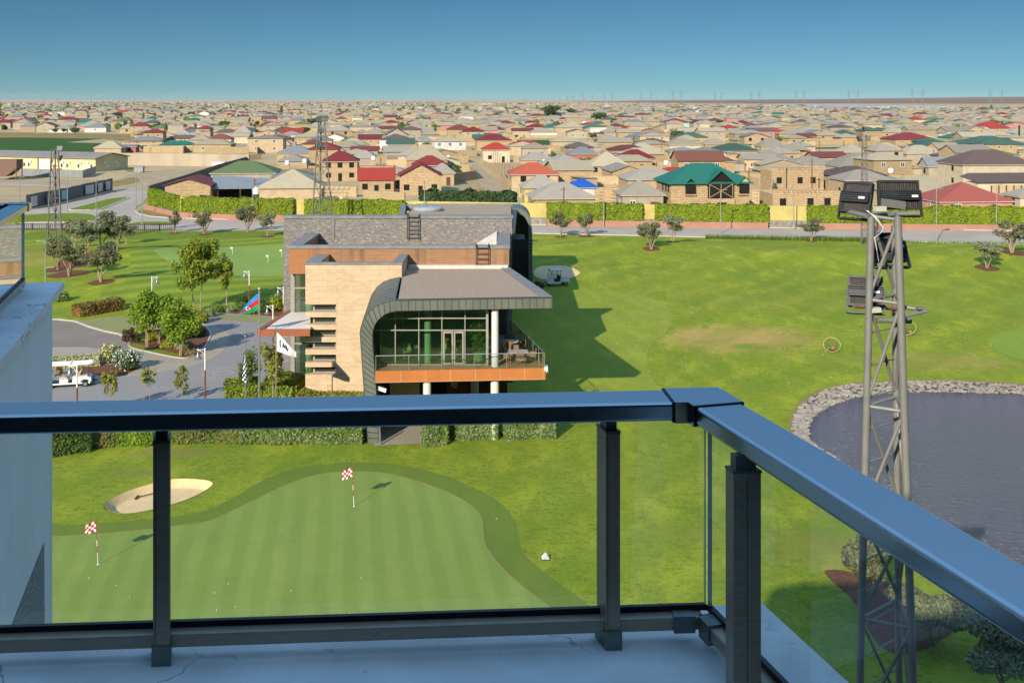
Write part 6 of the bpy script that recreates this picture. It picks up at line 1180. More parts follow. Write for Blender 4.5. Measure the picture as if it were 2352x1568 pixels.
def PH(x0, x1, yb, ye, yr, roof, wall, typ, nwin, label, ratio=.85, rot=None, d=None, cat='house', dp=None, group='houses of the village', ov=.45):
    d = d or F * EYE / (yb - HY); w = max(3.5, (x1 - x0) / F * d - .9 * (ov > .3)); dp = dp or max(6.0, ratio * w); cx = ((x0 + x1) / 2 - CX) / F * (d + dp / 2)
    wh = max(2.3, EYE - (ye - HY) / F * (d - .4)); rz_ = max(wh + .7, EYE - (yr - HY) / F * (d + dp / 2 * (1 if typ != 'gy' else .3))); rz_ = min(rz_, wh + 4.6)
    return house('house' if cat == 'house' else cat.replace(' ', '_'), label, cx, d + dp / 2, w, dp, wh, rz_, roof, wall, typ, nwin, VR if rot is None else R(rot), group, 2 if d < 480 else 1, ov, cat)
NEAR = [  # x0 x1 base eave ridge roof wall type windows label
    (388, 500, 476, 427, 408, 'maroon', 'raw', 'gy', -3, 'rough stone house with a brown gable at the bend of the lime hedge', dict(dp=12)),
    (490, 642, 430, 398, 369, 'moss', 'render', 'hx', 2, 'large house with a moss green hip roof behind the silver lean-to', dict(ratio=.8)),
    (597, 748, 484, 431, 389, 'beige', 'sand', 'py', 3, 'wide bungalow with a dusty tan hip roof and three white windows above the hedge', dict(d=214, ratio=.8)),
    (740, 826, 416, 371, 347, 'red', 'raw', 'hx', -3, 'two storey raw stone house with a crimson hip roof right of the tall mast', {}),
    (822, 909, 446, 414, 383, 'scarlet', 'raw', 'sh', -3, 'stone shack with a sloping bright red sheet roof and pale patch', dict(dp=8)),
    (913, 1017, 448, 406, 376, 'red', 'raw', 'gy', -3, 'unfinished gable fronted stone house with red eaves and six dark openings', dict(dp=11)),
    (945, 1028, 423, 380, 357, 'red', 'tan', 'hx', 2, 'red hip roof peeping behind the gable fronted stone house', {}), (985, 1046, 426, 398, 375, 'grey', 'tan', 'hx', 2, 'grey hip roofed house at the right of the gable fronted one', {}),
    (930, 1030, 400, 366, 332, 'beige', 'tan', 'hx', 2, 'long beige hip roof beside the dirt lane', {}),
    (1165, 1282, 452, 401, 373, 'orange', 'sand', 'hx', -2, 'house with an orange hip roof right of the dirt lane', {}),
    (1195, 1290, 482, 431, 402, 'grey', 'yellow', 'hx', -2, 'corrugated grey roofed house with an ochre gable wall behind the conifer hedge', dict(d=219)),
    (1212, 1365, 492, 456, 418, 'grey', 'tan', 'hx', -2, 'wide corrugated grey hip roof just behind the yellow wall', dict(d=206)),
    (1301, 1371, 460, 431, 410, 'blue', 'white', 'hx', 0, 'small shed with a vivid blue hip roof', dict(d=232, ratio=.7)),
    (1415, 1521, 487, 448, 414, 'grey', 'render', 'py', 2, 'small grey hip roofed house with a porch left of the teal house', dict(d=211)),
    (1424, 1565, 463, 412, 383, 'grey', 'raw', 'hx', -1, 'long grey sheet roofed house hidden behind the teal one', dict(d=234)),
    (1346, 1440, 404, 381, 348, 'beige', 'tan', 'py', -4, 'tan hip roofed house with a row of dark porch openings', {}),
    (1412, 1502, 386, 365, 343, 'red', 'tan', 'hx', 1, 'wine red hip roofed house above the tan porch house', {}),
    (1576, 1680, 400, 371, 348, 'brown', 'raw', 'hx', 2, 'dark brown tiled house behind the teal roof', {}), (1628, 1735, 369, 347, 329, 'green', 'sand', 'hx', 2, 'dark green hip roofed house behind the brown tiled one', {}),
    (1192, 1273, 383, 368, 349, 'grey', 'tan', 'hx', 1, 'pale grey hip roofed house behind the orange roof', {}), (1301, 1373, 379, 354, 337, 'bluegrey', 'salmon', 'hx', 1, 'house with red walls and a grey roof above the green plot', {}),
    (1527, 1606, 351, 333, 317, 'beige', 'cream', 'hx', 1, 'cream walled house with a beige hip roof', {}), (1530, 1607, 362, 352, 337, 'bluegrey', 'cream', 'py', 0, 'pale grey roof in front of the cream walled house', {}),
    (1436, 1513, 360, 346, 328, 'beige', 'tan', 'hx', 1, 'beige grey hip roof behind the wine red one', {}), (1430, 1500, 335, 320, 306, 'bluegrey', 'tan', 'hx', 1, 'blue grey roofed house left of the dark green hip roof', {}),
    (1548, 1622, 332, 316, 304, 'green', 'tan', 'hx', 1, 'long dark green hip roof above the cream house', {}), (1382, 1440, 368, 358, 337, 'grey', 'tan', 'fl', 1, 'flat roofed stone house with one white window', {}),
    (1610, 1670, 343, 331, 317, 'beige', 'tan', 'hx', 1, 'beige hip roofed house right of the cream house', {}), (1737, 1800, 350, 336, 316, 'grey', 'tan', 'hx', 1, 'pale grey roofed house right of the dark green roof', {}),
    (1720, 1815, 386, 366, 349, 'grey', 'render', 'hx', 2, 'grey roofed house beside the light blue fence', {}),
    (2117, 2302, 488, 463, 418, 'brickred', 'pink', 'hy', 2, 'pink walled house with a big brick red roof behind the right floodlight', dict(d=206, ratio=.75)),
    (2172, 2352, 436, 378, 344, 'brown', 'cream', 'hx', 0, 'large cream house with a dark brown roof and a long window band', dict(d=268, ratio=.7)),
    (2188, 2345, 354, 335, 312, 'green', 'sand', 'hx', 0, 'big grey green twin hipped roof at the right edge', {}), (2182, 2320, 374, 358, 338, 'moss', 'sand', 'hx', 0, 'olive green hip roof just behind the dark brown roof', {}),
    (2034, 2135, 333, 321, 304, 'red', 'tan', 'hx', 3, 'broad crimson hip roofed house right of the slim mast', {}), (1900, 2038, 400, 385, 352, 'grey', 'render', 'hx', 3, 'large grey hip roofed house crossed by the slim mast', {}),
    (1917, 2037, 458, 414, 389, 'grey', 'tan', 'hx', -2, 'grey roofed stone house directly behind the floodlights', {}), (1800, 1914, 395, 377, 359, 'grey', 'render', 'hx', 0, 'wide grey roof behind the unfinished stone walls', {}),
    (1996, 2074, 363, 351, 328, 'beige', 'render', 'hx', 1, 'beige hip roofed house left in a matching pair', {}), (2059, 2159, 371, 353, 333, 'beige', 'render', 'hx', 1, 'beige hip roofed house right in a matching pair', {}),
    (2116, 2176, 408, 383, 360, 'bluegrey', 'render', 'gx', 0, 'blue grey gabled shed beside the large cream house', {}), (2020, 2190, 478, 441, 403, 'beige', 'sand', 'hx', 0, 'wide beige roof behind the right floodlight', dict(d=224, ratio=.7)),
    (2310, 2420, 362, 350, 342, 'grey', 'tan', 'hx', 2, 'grey roofed house cut by the right edge', {}), (2170, 2280, 330, 318, 300, 'teal', 'render', 'hx', 0, 'muted teal hip roof left of the twin grey green roofs', {}), (2234, 2310, 309, 295, 279, 'scarlet', 'tan', 'hx', 2, 'bright red hip roofed house near the black chimney pole', {}),
    (2316, 2400, 485, 452, 430, 'grey', 'cream', 'hx', 0, 'cream house with a grey roof at the lower right edge', dict(d=214)),
    (222, 286, 353, 343, 324, 'beige', 'sand', 'hx', 0, 'sand coloured hut on the edge of the green field', {}), (284, 318, 350, 340, 332, 'bluegrey', 'salmon', 'gx', -1, 'low red shed beside the sand coloured hut', {}),
    (332, 380, 335, 305, 296, 'red', 'tan', 'hx', 2, 'two storey stone house with a red roof beside the green field', {}), (476, 536, 333, 320, 307, 'rust', 'cream', 'hx', 3, 'cream house with a rust brown hip roof and three windows', {}),
    (301, 346, 308, 290, 281, 'red', 'tan', 'hx', 2, 'tall stone house with a maroon roof above the dry field', {}), (199, 250, 304, 293, 283, 'bluegrey', 'white', 'hx', 1, 'white house with a blue grey roof on the edge of the dry field', {}),
    (88, 132, 305, 290, 281, 'rust', 'render', 'gy', 1, 'grey gable fronted house at the dry field', {}), (50, 87, 303, 290, 282, 'bluegrey', 'tan', 'hx', 1, 'small blue grey roofed stone house at the dry field', {}), (29, 85, 293, 282, 272, 'scarlet', 'render', 'hx', 2, 'house with a scarlet hip roof at the far left', {}),
    (-10, 30, 294, 282, 274, 'red', 'render', 'hx', 1, 'dark red roof cut by the left edge of the picture', {}), (119, 176, 305, 297, 288, 'grey', 'white', 'hx', 2, 'long grey roofed house with white walls at the dry field', {}), (176, 219, 289, 281, 272, 'teal', 'tan', 'hx', 2, 'teal roofed house above the long grey roof', {}),
    (277, 312, 306, 296, 286, 'grey', 'tan', 'hx', -1, 'grey roofed porch house left of the tall maroon roofed one', {}), (538, 580, 321, 305, 288, 'grey', 'tan', 'py', 0, 'steep grey pyramid roof at the left dirt lane', {}), (398, 440, 318, 308, 298, 'grey', 'aqua', 'hx', 2, 'grey roof with a turquoise side porch', {}),
    (420, 470, 312, 300, 292, 'brown', 'tan', 'hx', 1, 'dark brown roof behind the turquoise porch', {}), (330, 372, 283, 276, 267, 'teal', 'render', 'hx', 2, 'teal roofed two storey house in the left of the village', {}),
    (637, 724, 376, 352, 334, 'bluegrey', 'tan', 'hx', -2, 'slate blue hip roofed house left of the tall mast', {}), (704, 766, 338, 323, 312, 'bluegrey', 'sand', 'hx', 2, 'slate grey roofed house just left of the mast head', {}), (780, 843, 343, 334, 317, 'beige', 'white', 'hx', 0, 'steep beige hip roof with a white wall band', {}),
    (882, 940, 334, 312, 294, 'green', 'render', 'gy', 1, 'grey gabled house with a dark green roof', {}), (888, 954, 357, 332, 317, 'green', 'tan', 'gx', -2, 'stone barn with a flat looking dark green gable roof', {}), (946, 998, 340, 326, 312, 'bluegrey', 'tan', 'hx', 1, 'blue grey hip roof right of the green barn', {}),
    (1105, 1172, 373, 344, 327, 'scarlet', 'cream', 'hx', -2, 'cream stone house with a glowing red hip roof at the lane', {}), (1090, 1176, 345, 323, 307, 'red', 'tan', 'hx', 1, 'crimson hip roof behind the glowing red one', {}), (605, 649, 309, 289, 281, 'beige', 'render', 'hx', 2, 'two storey grey house with a beige hip roof in the left of the village', {}),
    (808, 865, 384, 362, 345, 'grey', 'render', 'hx', 0, 'grey hip roof between the crimson house and the green barn', {}), (730, 795, 364, 349, 334, 'beige', 'pink', 'hx', 0, 'beige roof with a pinkish wall behind the crimson roof', {}), (620, 670, 346, 333, 316, 'beige', 'tan', 'hx', 0, 'pale beige hip roof above the slate blue one', {}),
    (1025, 1084, 313, 298, 286, 'maroon', 'tan', 'hx', 1, 'maroon hip roof at the top of the dirt lane', {}), (1100, 1160, 308, 298, 287, 'maroon', 'tan', 'hx', 1, 'maroon hip roof right of the dirt lane top', {}), (1247, 1290, 311, 293, 285, 'teal', 'render', 'hx', 2, 'grey walled house with a teal roof, left of two teal roofs', {}), (1338, 1388, 313, 294, 283, 'teal', 'tan', 'hx', 2, 'stone house with a teal roof, right of two teal roofs', {}),
    (1208, 1254, 309, 292, 284, 'red', 'tan', 'hx', 1, 'red roofed stone house left of the teal roofs', {}), (1290, 1336, 307, 292, 279, 'beige', 'tan', 'hx', 1, 'beige pyramid roof between the two teal roofs', {}), (1522, 1580, 299, 282, 272, 'red', 'aqua', 'hx', 1, 'mint green walled house with a red roof', {}), (1740, 1808, 321, 307, 293, 'scarlet', 'tan', 'hx', 0, 'scarlet barrel like roof left of the mast', {}),
    (1140, 1184, 296, 283, 277, 'maroon', 'salmon', 'hx', 2, 'salmon pink house with a maroon roof behind the lane', {}), (1820, 1890, 313, 303, 292, 'grey', 'tan', 'hx', 0, 'grey hip roof with a low stone wall left of the slim mast', {}), (1884, 1909, 316, 307, 301, 'grey', 'salmon', 'fl', 0, 'low building with a red garage front', {}),
]
for x0, x1, yb, ye, yr, roof, wall, typ, nw, lab, kw in NEAR: PH(x0, x1, yb, ye, yr, roof, wall, typ, nw, lab, **kw)
# annexes and one-off buildings
def add_part(t, name, b, mt): return b.build(name, M[mt], t, True)
big = next(o for o in C.objects if o.get('label', '').startswith('large cream house'))
z1 = EYE - (404 - HY) / F * 256; b = MB(); xl = (2222 - CX) / F * 256; b.box(xl, 256, 0, xl + 22, 262, z1 - 1.6); add_part(big, 'annex', b, 'w_cream'); b = MB(); b.add([(xl - .4, 255.4, z1 - 1.5), (xl + 22, 255.4, z1 - 1.5), (xl + 22, 264, z1 + .2), (xl + 2, 264, z1 + .2), (xl - .4, 264, z1 - .6)], [(0, 1, 2, 3), (0, 3, 4)]); add_part(big, 'annex_roof', b, 'r_brown')
b = MB(); b.box(xl + 3.2, 255.9, z1 - 4.7, xl + 20, 256, z1 - 2.2); wb = add_part(big, 'window_band', b, 'w_sand'); b = MB()
for i in range(9): b.box(xl + 3.2 + i * 1.85, 255.8, z1 - 4.7, xl + 3.5 + i * 1.85, 255.9, z1 - 2.2)
add_part(big, 'mullion', b, 'door')
# teal house with three gabled dormers
dT = 211.0; t = thing('house', 'two storey raw stone house with a teal roof and three gabled dormers', 'house', ((1612 - CX) / F * (dT + 6), dT + 6, 0), VR, 'houses of the village'); w, dp, wh, rzz = 15.6, 12.0, 5.75, 9.3
wallmesh('hx', w, dp, wh, 0).build('wall', M['w_raw'], t); roofmesh('hx', w, dp, .7, wh, rzz).build('roof', M['r_teal'], t); FOOT.append((t.location.x, t.location.y, 9))
for x, ww, zt, proud, ow, oh, oz in ((-4.0, 2.2, 6.9, .75, 1.9, 1.7, 4.6), (2.0, 5.4, 8.3, .9, 5.0, 2.9, 4.3), (6.7, 2.6, 7.1, .75, 1.9, 1.7, 4.6)):
    y0 = -dp / 2 - proud; b = MB(); z0 = wh - .2; b.add([(x - ww / 2 - .35, y0, z0), (x, y0, zt), (x, 0, zt), (x - ww / 2 - .35, -1.5, z0), (x + ww / 2 + .35, y0, z0), (x + ww / 2 + .35, -1.5, z0)], [(0, 1, 2, 3), (1, 4, 5, 2)]); b.add([(x - ww / 2 - .35, y0, z0 - .18), (x, y0, zt - .2), (x, y0, zt), (x - ww / 2 - .35, y0, z0)], [(0, 1, 2, 3)]); b.add([(x + ww / 2 + .35, y0, z0 - .18), (x, y0, zt - .2), (x, y0, zt), (x + ww / 2 + .35, y0, z0)], [(3, 2, 1, 0)])
    do = b.build('dormer', M['r_teal'], t); b = MB(); b.box(x - ww / 2, -dp / 2 - .5, 0 if ww > 4 else 3.4, x + ww / 2, -dp / 2, oz - oh / 2 - .1); b.build('bay_wall', M['w_raw'], do); b = MB(); b.add([(x - ww / 2, -dp / 2 - .3, wh - .1), (x + ww / 2, -dp / 2 - .3, wh - .1), (x, -dp / 2 - .3, zt - .15)], [(0, 1, 2)]); b.build('gable', M['opening_shade' if x < 5 else 'w_sand'], do); b = MB(); b.box(x - ow / 2, -dp / 2 - .55, oz - oh / 2, x + ow / 2, -dp / 2 - .02, oz + oh / 2 - .1); b.build('window', M['opening_shade'], t)
b = MB()
for s in (-1, 1): b.tube([(2 + s * 2.2, -6.62, 3.0), (2 - s * 2.2, -6.62, 5.5)], .07, n=4)
for x in (-.3, 2, 4.3): b.tube([(x, -6.62, 2.9), (x, -6.62, 5.6)], .07, n=4)
b.build('brace', M['stake'], t)
for x, z in ((2.2, 1.2),): window(t, x, -dp / 2 - .5, z, 1.9, 1.6, 'v')
for y in (-4, -2, .5): window(t, -w / 2, y, 4.6, 1.0, 1.5, 'v', -1)
# lean-to with a silver corrugated roof beside the rough stone house
t = thing('open_shed', 'open lean-to shed with a silver corrugated roof behind the lime hedge', 'shed', ((572 - CX) / F * 228, 228, 0), R(8)); b = MB(); b.add([(-7, -3, 3.6), (5, -3, 3.6), (6, 4, 5.0), (-8, 5, 5.8), (-7, -3, 3.5), (5, -3, 3.5), (6, 4, 4.9), (-8, 5, 5.7)], [(0, 1, 2, 3), (7, 6, 5, 4), (0, 4, 5, 1), (1, 5, 6, 2), (2, 6, 7, 3), (3, 7, 4, 0)]); b.build('roof', M['corrug'], t)
for x in (-6, -1.5, 2, 4.6): b = MB(); b.tube([(x, -2.8, 0), (x, -2.8, 3.6)], .1, n=6); b.build('post', M['rustpole'], t)
b = MB(); b.box(-7, 3.5, 0, 5.5, 3.8, 4.6); b.build('wall', M['opening_shade'], t); b = MB(); b.box(-6, -3.2, 0, 1, -3.0, 1.6); b.build('parapet', M['w_sand'], t)  # back wall coloured near-black to paint the shade inside the shed
t = thing('water_tank', 'white plastic water tank on the roof edge beside the tan bungalow', 'water tank', P(588, 440, 216)); b = MB(); b.lathe([(.1, 0), (.75, .1), (.8, .9), (.75, 1.1), (.3, 1.35), (.25, 1.5)], (0, 0, -.6), 14); b.build('tank', M['whitepaint'], t, smooth=True); b = MB(); b.box(-.6, -.6, -(P(588, 440, 216).z), .6, .6, -.6); b.build('stand', M['darksteel'], t)
# pergola skeleton and yard right of the bungalow
t = thing('pergola', 'bare steel pergola frame with washing beside the tan bungalow', 'pergola', ((762 - CX) / F * 222, 222, 0), VR); b = MB()
for i in range(7): b.tube([(-3.2 + i * 1.05, -2.5, 3.1), (-2.4 + i * 1.05, 0, 4.5), (-3.0 + i * 1.05, 2.5, 3.4)], .05, n=5)
for y, z in ((-2.5, 3.1), (0, 4.5), (2.5, 3.4)): b.tube([(-3.3, y, z), (3.6, y, z)], .05, n=5)
b.build('frame', M['pole'], t)
for x in (-3, 0, 3.2): b = MB(); b.tube([(x, -2.5, 0), (x, -2.5, 3.1)], .07, n=5); b.build('post', M['rustpole'], t)
b = MB(); 
for i in range(6): b.box(-1.5 + i * .65, -2.3, 1.5 - .1 * (i % 2), -1.0 + i * .65, -2.28, 2.4)
b.build('washing', M['w_white'], t)
# unfinished stone shells on the right
for x0, x1, yt, yb, d, lab in ((1766, 1890, 386, 424, 262, 'unfinished two storey shell of yellow stone blocks without a roof'), (1768, 1930, 438, 486, 214, 'long low shell of raw stone blocks behind the yellow wall gap')):
    w = (x1 - x0) / F * d; h = EYE - (yt - HY) / F * d; t = thing('unfinished_house', lab, 'house', (((x0 + x1) / 2 - CX) / F * d, d + 4, 0), VR, 'houses of the village'); b = MB()
    for a in ((-w / 2, -4, w / 2, -3.6, h), (-w / 2, -3.6, -w / 2 + .4, 4, h - .6), (w / 2 - .4, -3.6, w / 2, 4, h - 1.2), (-w / 2 + .4, 3.6, w / 2 - .4, 4, h - .3), (-.2, -3.6, .2, 3.6, h - .8)): b.box(a[0], a[1], 0, a[2], a[3], a[4])
    b.build('wall', M['w_raw'], t); FOOT.append((t.location.x, d + 4, w * .55))
    for k in (-.35, .05, .3): window(t, k * w, -4, h * .45, 1.3, 1.5, 'v')
    b = MB()
    for i in range(9): b.tube([(-w * .35 + i * .9, -4.8, h - .15), (-w * .35 + i * .9, -2.8, h + .1)], .06, n=4)
    b.build('beam', M['stake'], t)
# pale yellow workshop with its long roof
fr_ = Vector((-126, 329.3, 0)); ax = Vector((-.93, .37, 0)); ay = Vector((.37, .93, 0)); t = thing('workshop', 'long pale yellow workshop with a low grey roof beside the green field', 'workshop', fr_); b = MB(); e0 = 3.95; L = 60
b.sweep([fr_ - UP * .2, fr_ + ay * 14 - UP * .2, fr_ + ay * 14 + UP * e0, fr_ + ay * 7 + UP * 5.2, fr_ + UP * e0], ax * L); b.build('wall', M['shed_yellow'], t, True); b = MB(); o = fr_ - ax * .5
b.sweep([o - ay * .6 + UP * (e0 - .02), o + ay * 7 + UP * 5.32, o + ay * 14.6 + UP * (e0 - .02), o + ay * 14.6 + UP * (e0 + .2), o + ay * 7 + UP * 5.55, o - ay * .6 + UP * (e0 + .2)], ax * (L + 1)); b.build('roof', M['shed_roof'], t, True)
def onfront(u, w, z0, z1, nm, mt, par=None, proud=.06): b = MB(); b.obox(fr_ + ax * u - ay * proud + UP * z0, ax * w, ay * (proud + .02), UP * (z1 - z0)); return b.build(nm, M[mt], par or t, True)
dd = onfront(17.6, 4.6, 0, 3.4, 'garage_door', 'w_white'); onfront(22.3, .5, 0, 3.7, 'door_jamb', 'r_rust'); onfront(17.1, .5, 0, 3.7, 'door_jamb', 'r_rust'); onfront(15.6, .9, 0, 1.9, 'door', 'fl_red'); onfront(3.9, 1.1, 0, 2.1, 'door', 'frame')
for u in (1.0, 6.0, 10.4, 12.6, 25.8, 27.6, 33): onfront(u, 2.0 if u < 20 else 1.6, 1.0, 2.3, 'window', 'frame'); onfront(u + .2, .7, 1.15, 2.2, 'pane', 'pane', None, .09)
for u in (2.4, 5.2, 9.6, 12.2, 25.0): b = MB(); b.obox(fr_ + ax * u - ay * .4 + UP * 2.4, ax * .9, ay * .4, UP * .65); b.build('air_conditioner', M['whitepaint'], t, True)
for v in (4, 8.8): b = MB(); b.obox(fr_ + ay * v - ax * .08 + UP * .9, ay * 1.7, ax * .1, UP * 1.2); b.build('window', M['frame'], t, True); b = MB(); b.obox(fr_ + ay * (v - .9) - ax * .4 + UP * 2.3, ay * .9, ax * .4, UP * .6); b.build('air_conditioner', M['whitepaint'], t, True)
t = thing('fence', 'low corrugated sheet fence in front of the workshop', 'fence', G(180, 409)); b = MB(); pts = [G(48, 404), G(190, 408.5), G(220, 398)]
for a, c in zip(pts, pts[1:]): d = c - a; b.obox(a, d, Vector((-d.y, d.x, 0)).normalized() * .12, UP * 2.1)
b.build('sheet', M['corrug'], t, True)
t = thing('hopper', 'rusty steel hopper on legs at the left edge', 'hopper', G(12, 412)); b = MB(); b.prism([(-4, -2), (4, -2), (4, 2), (-4, 2)], 3.2, 5.5); b.sweep([(-4, -2, 3.2), (-1, -2, .9), (1, -2, .9), (4, -2, 3.2)], (0, 4, 0)); b.build('bin', M['ruststeel'], t)
for x in (-3.8, 3.8): 
    for y in (-1.8, 1.8): b = MB(); b.tube([(x, y, 0), (x, y, 3.3)], .14, n=5); b.build('leg', M['ruststeel'], t)
def car(label, px, py, rz, mt):
    t = thing('parked_car', label, 'car', G(px, py), rz, 'parked cars'); b = MB(); b.sweep([(-2.2, -.85, .35), (2.2, -.85, .35), (2.25, -.85, .75), (1.2, -.85, .95), (-2.15, -.85, .95)], (0, 1.7, 0)); b.build('body', M[mt], t); b = MB(); b.sweep([(-1.6, -.75, .95), (1.15, -.75, .95), (.5, -.7, 1.45), (-1.1, -.7, 1.45)], (0, 1.5, 0)); b.build('cabin', M['pane'], t)
    for x in (-1.35, 1.35):
        for y in (-.78, .78): wheel(t, x, y, .33, .2)
car('champagne pickup parked before the workshop garage door', 134, 399, R(-14), 'carsilver'); car('black car parked by the house beside the green field', 391, 338, R(3), 'carpaint')
def wallthing(label, pts, h, mt, w=.35, nm='yard_wall', grp=None):
    t = ribbon(nm, pts, w, -.1, h, mt); return tag(t, label, 'wall', grp)
wallthing('long stained concrete wall behind the dirt yard', [G(277, 379), G(420, 381), G(572, 383)], 4.0, 'concrete', nm='concrete_wall'); wallthing('dark block wall running from the concrete wall down to the lime hedge', [G(572, 381), G(500, 404), G(420, 434), G(341, 461)], 3.2, 'darkwall', nm='block_wall')
t = thing('skip', 'small grey bin container in the dirt yard', 'bin', G(320, 396)); b = MB(); b.prism([(-1.3, -.8), (1.3, -.8), (1.3, .8), (-1.3, .8)], .2, 1.6); b.prism([(-1.4, -.9), (1.4, -.9), (1.4, .9), (-1.4, .9)], 1.6, 1.75); b.build('body', M['corrug'], t)
t = thing('utility_cabinet', 'white cabinet at the foot of the dark block wall', 'cabinet', G(503, 390)); b = MB(); b.box(-2, -1, 0, 2, 1, 2.4); b.box(-2.1, -1.1, 2.4, 2.1, 1.1, 2.55); b.build('body', M['w_white'], t)
b = MB(); p = G(1800 * .25 + 449, 370); p = G(737, 388)
# yard walls near the lanes
YW = [([(1176, 345), (1260, 344), (1345, 352)], 2.0, 'tan stone wall above the green plot'), ([(1180, 372), (1290, 376)], 2.2, 'tan stone wall left of the red walled house'), ([(1373, 388), (1470, 392), (1560, 394)], 2.6, 'long tan stone wall under the wine red roof'), ([(1366, 470), (1418, 474)], 3.2, 'raw block wall below the blue roof'), ([(1372, 452), (1440, 455)], 2.2, 'tan block wall above the raw wall near the blue roof'), ([(1702, 466), (1770, 470), (1776, 440)], 3.0, 'raw block wall right of the teal house'), ([(1700, 420), (1765, 424)], 2.8, 'tan block wall behind the teal house'),
      ([(1043, 466), (1110, 460), (1100, 440)], 2.6, 'raw block wall at the left of the dirt lane'), ([(835, 463), (930, 468)], 2.4, 'tan block wall in front of the red sheet roofed shack'), ([(620, 408), (720, 402)], 2.0, 'low tan wall in front of the slate blue roofed house'), ([(742, 448), (820, 452)], 2.2, 'tan block wall below the two storey crimson house'), ([(1040, 420), (1092, 412), (1080, 398)], 2.4, 'tan wall around the yard on the left of the lane'), ([(1172, 440), (1150, 405), (1110, 380)], 1.8, 'low tan wall on the right of the dirt lane'),
      ([(1040, 372), (1020, 345), (1010, 330)], 2.2, 'tan wall following the dirt lane uphill'), ([(590, 355), (605, 320), (615, 300)], 2.4, 'tan wall along the left dirt lane'), ([(470, 352), (520, 352), (572, 352)], 2.6, 'buttressed tan wall below the cream house'), ([(330, 350), (420, 352), (440, 340)], 2.6, 'tan wall in front of the two storey house by the field'), ([(480, 378), (560, 368), (600, 366)], 2.0, 'tan yard wall behind the concrete wall'), ([(1846, 333), (1960, 331), (2010, 335)], 2.6, 'long tan wall above the strip of green crops'), ([(1856, 362), (1960, 366)], 1.6, 'low tan wall below the strip of green crops'), ([(1850, 420), (1930, 416), (1925, 400)], 1.8, 'tan wall behind the unfinished shell'), ([(2040, 420), (2118, 412)], 2.6, 'tan wall left of the blue grey shed'), ([(2090, 345), (2180, 342)], 2.2, 'tan wall behind the matching beige roofs'), ([(1500, 375), (1580, 377)], 2.2, 'tan wall between the wine red and dark brown roofs'), ([(1600, 358), (1640, 357)], 1.8, 'tan wall left of the dark green roof'), ([(960, 372), (1010, 368)], 2.0, 'tan wall behind the red hip roof'), ([(845, 400), (905, 398)], 2.0, 'tan wall beside the green barn yard'), ([(660, 352), (760, 346)], 1.9, 'tan wall under the slate grey roofs'), ([(1400, 336), (1480, 340)], 1.9, 'tan wall under the blue grey roof'), ([(2010, 392), (2090, 388)], 2.2, 'tan wall right of the large grey roof')]
for pts, h, lab in YW: wallthing(lab, [G(*p) for p in pts], h, 'w_raw' if 'raw' in lab else 'w_tan', grp='yard walls of the village')
wallthing('light blue sheet fence at the right end of the tile house row', [G(1735, 398), G(1768, 402)], 2.6, 'w_aqua', nm='sheet_fence')
# pipes and poles along the lanes
for i in range(13):
    f = i / 12; px, py = 1115 + (1182 - 1115) * f ** 1.15, 372 + (452 - 372) * f ** 1.25; p = G(px + 14, py); b = MB(); b.tube([(0, 0, 0), (0, 0, 5.2)], .06, n=5); o = b.build('gas_pipe_post', M['rustpole']); o.location = p; tag(o, f'thin rusty post on the right of the dirt lane, number {["one","two","three","four","five","six","seven","eight","nine","ten","eleven","twelve","thirteen"][12-i]} counted from the hedge', 'post', 'rusty posts along the dirt lane')
for i, (px, py, h, mt, lab) in enumerate(((1230, 470, 6.0, 'rustpole', 'dark pole before the grey corrugated roof'), (1253, 478, 5, 'rustpole', 'brown pole left of the wide grey roof'), (1720, 452, 6, 'rustpole', 'tall dark pole left of the teal house front'), (1508, 455, 8, 'rustpole', 'black pole between small grey roof and teal roof'), (1456, 335, 5, 'rustpole', 'brown pole before the blue grey roof'), (1400, 338, 5, 'rustpole', 'brown pole at the end of the green plot'), (1350, 330, 5, 'rustpole', 'brown pole on the far side of the green plot'), (1520, 355, 5, 'rustpole', 'brown pole left of the cream walled house'), (1553, 365, 4, 'stake', 'pale pole before the pale grey roof'), (1838, 358, 5.5, 'rustpole', 'brown pole left in the crop strip'), (1882, 360, 6, 'rustpole', 'brown pole in the middle of the crop strip'), (1938, 358, 6, 'rustpole', 'brown pole right in the crop strip'), (2072, 372, 5.5, 'rustpole', 'brown pole between the matching beige roofs'), (2144, 378, 5, 'rustpole', 'brown pole right of the matching beige roofs'), (2037, 410, 7, 'stake', 'pale pole at the corner of the large grey roof'), (1802, 440, 8, 'stake', 'pale pole before the unfinished shell'), (1865, 445, 8, 'rustpole', 'thin pole before the low stone shell'), (2341, 330, 9, 'iron', 'thick black chimney pole at the right edge'), (1295, 505, 6, 'rustpole', 'brown pole behind the yellow wall'), (905, 466, 6, 'rustpole', 'brown pole before the gable fronted house'), (585, 470, 5.5, 'rustpole', 'slanting brown pole beside the lean-to shed'), (415, 345, 5, 'rustpole', 'left of two brown poles by the dirt track'), (424, 344, 5, 'rustpole', 'right of two brown poles by the dirt track'), (618, 330, 6, 'rustpole', 'pole at the top of the left dirt lane'), (1974, 336, 6, 'rustpole', 'brown pole left of the mast base'), (2290, 310, 6, 'rustpole', 'pole near the bright red roof'), (262, 300, 9, 'pole', 'tall pale pole among the far left houses'), (1826, 298, 8, 'pole', 'pale pole behind the red barrel roof'))):
    b = MB(); b.tube([(0, 0, 0), (0, 0, h)], .12 if mt != 'iron' else .45, n=6); b.box(-.6, -.04, h - .5, .6, .04, h - .4); o = b.build('utility_pole', M[mt]); o.location = G(px, py); tag(o, lab, 'pole', 'poles in the village')
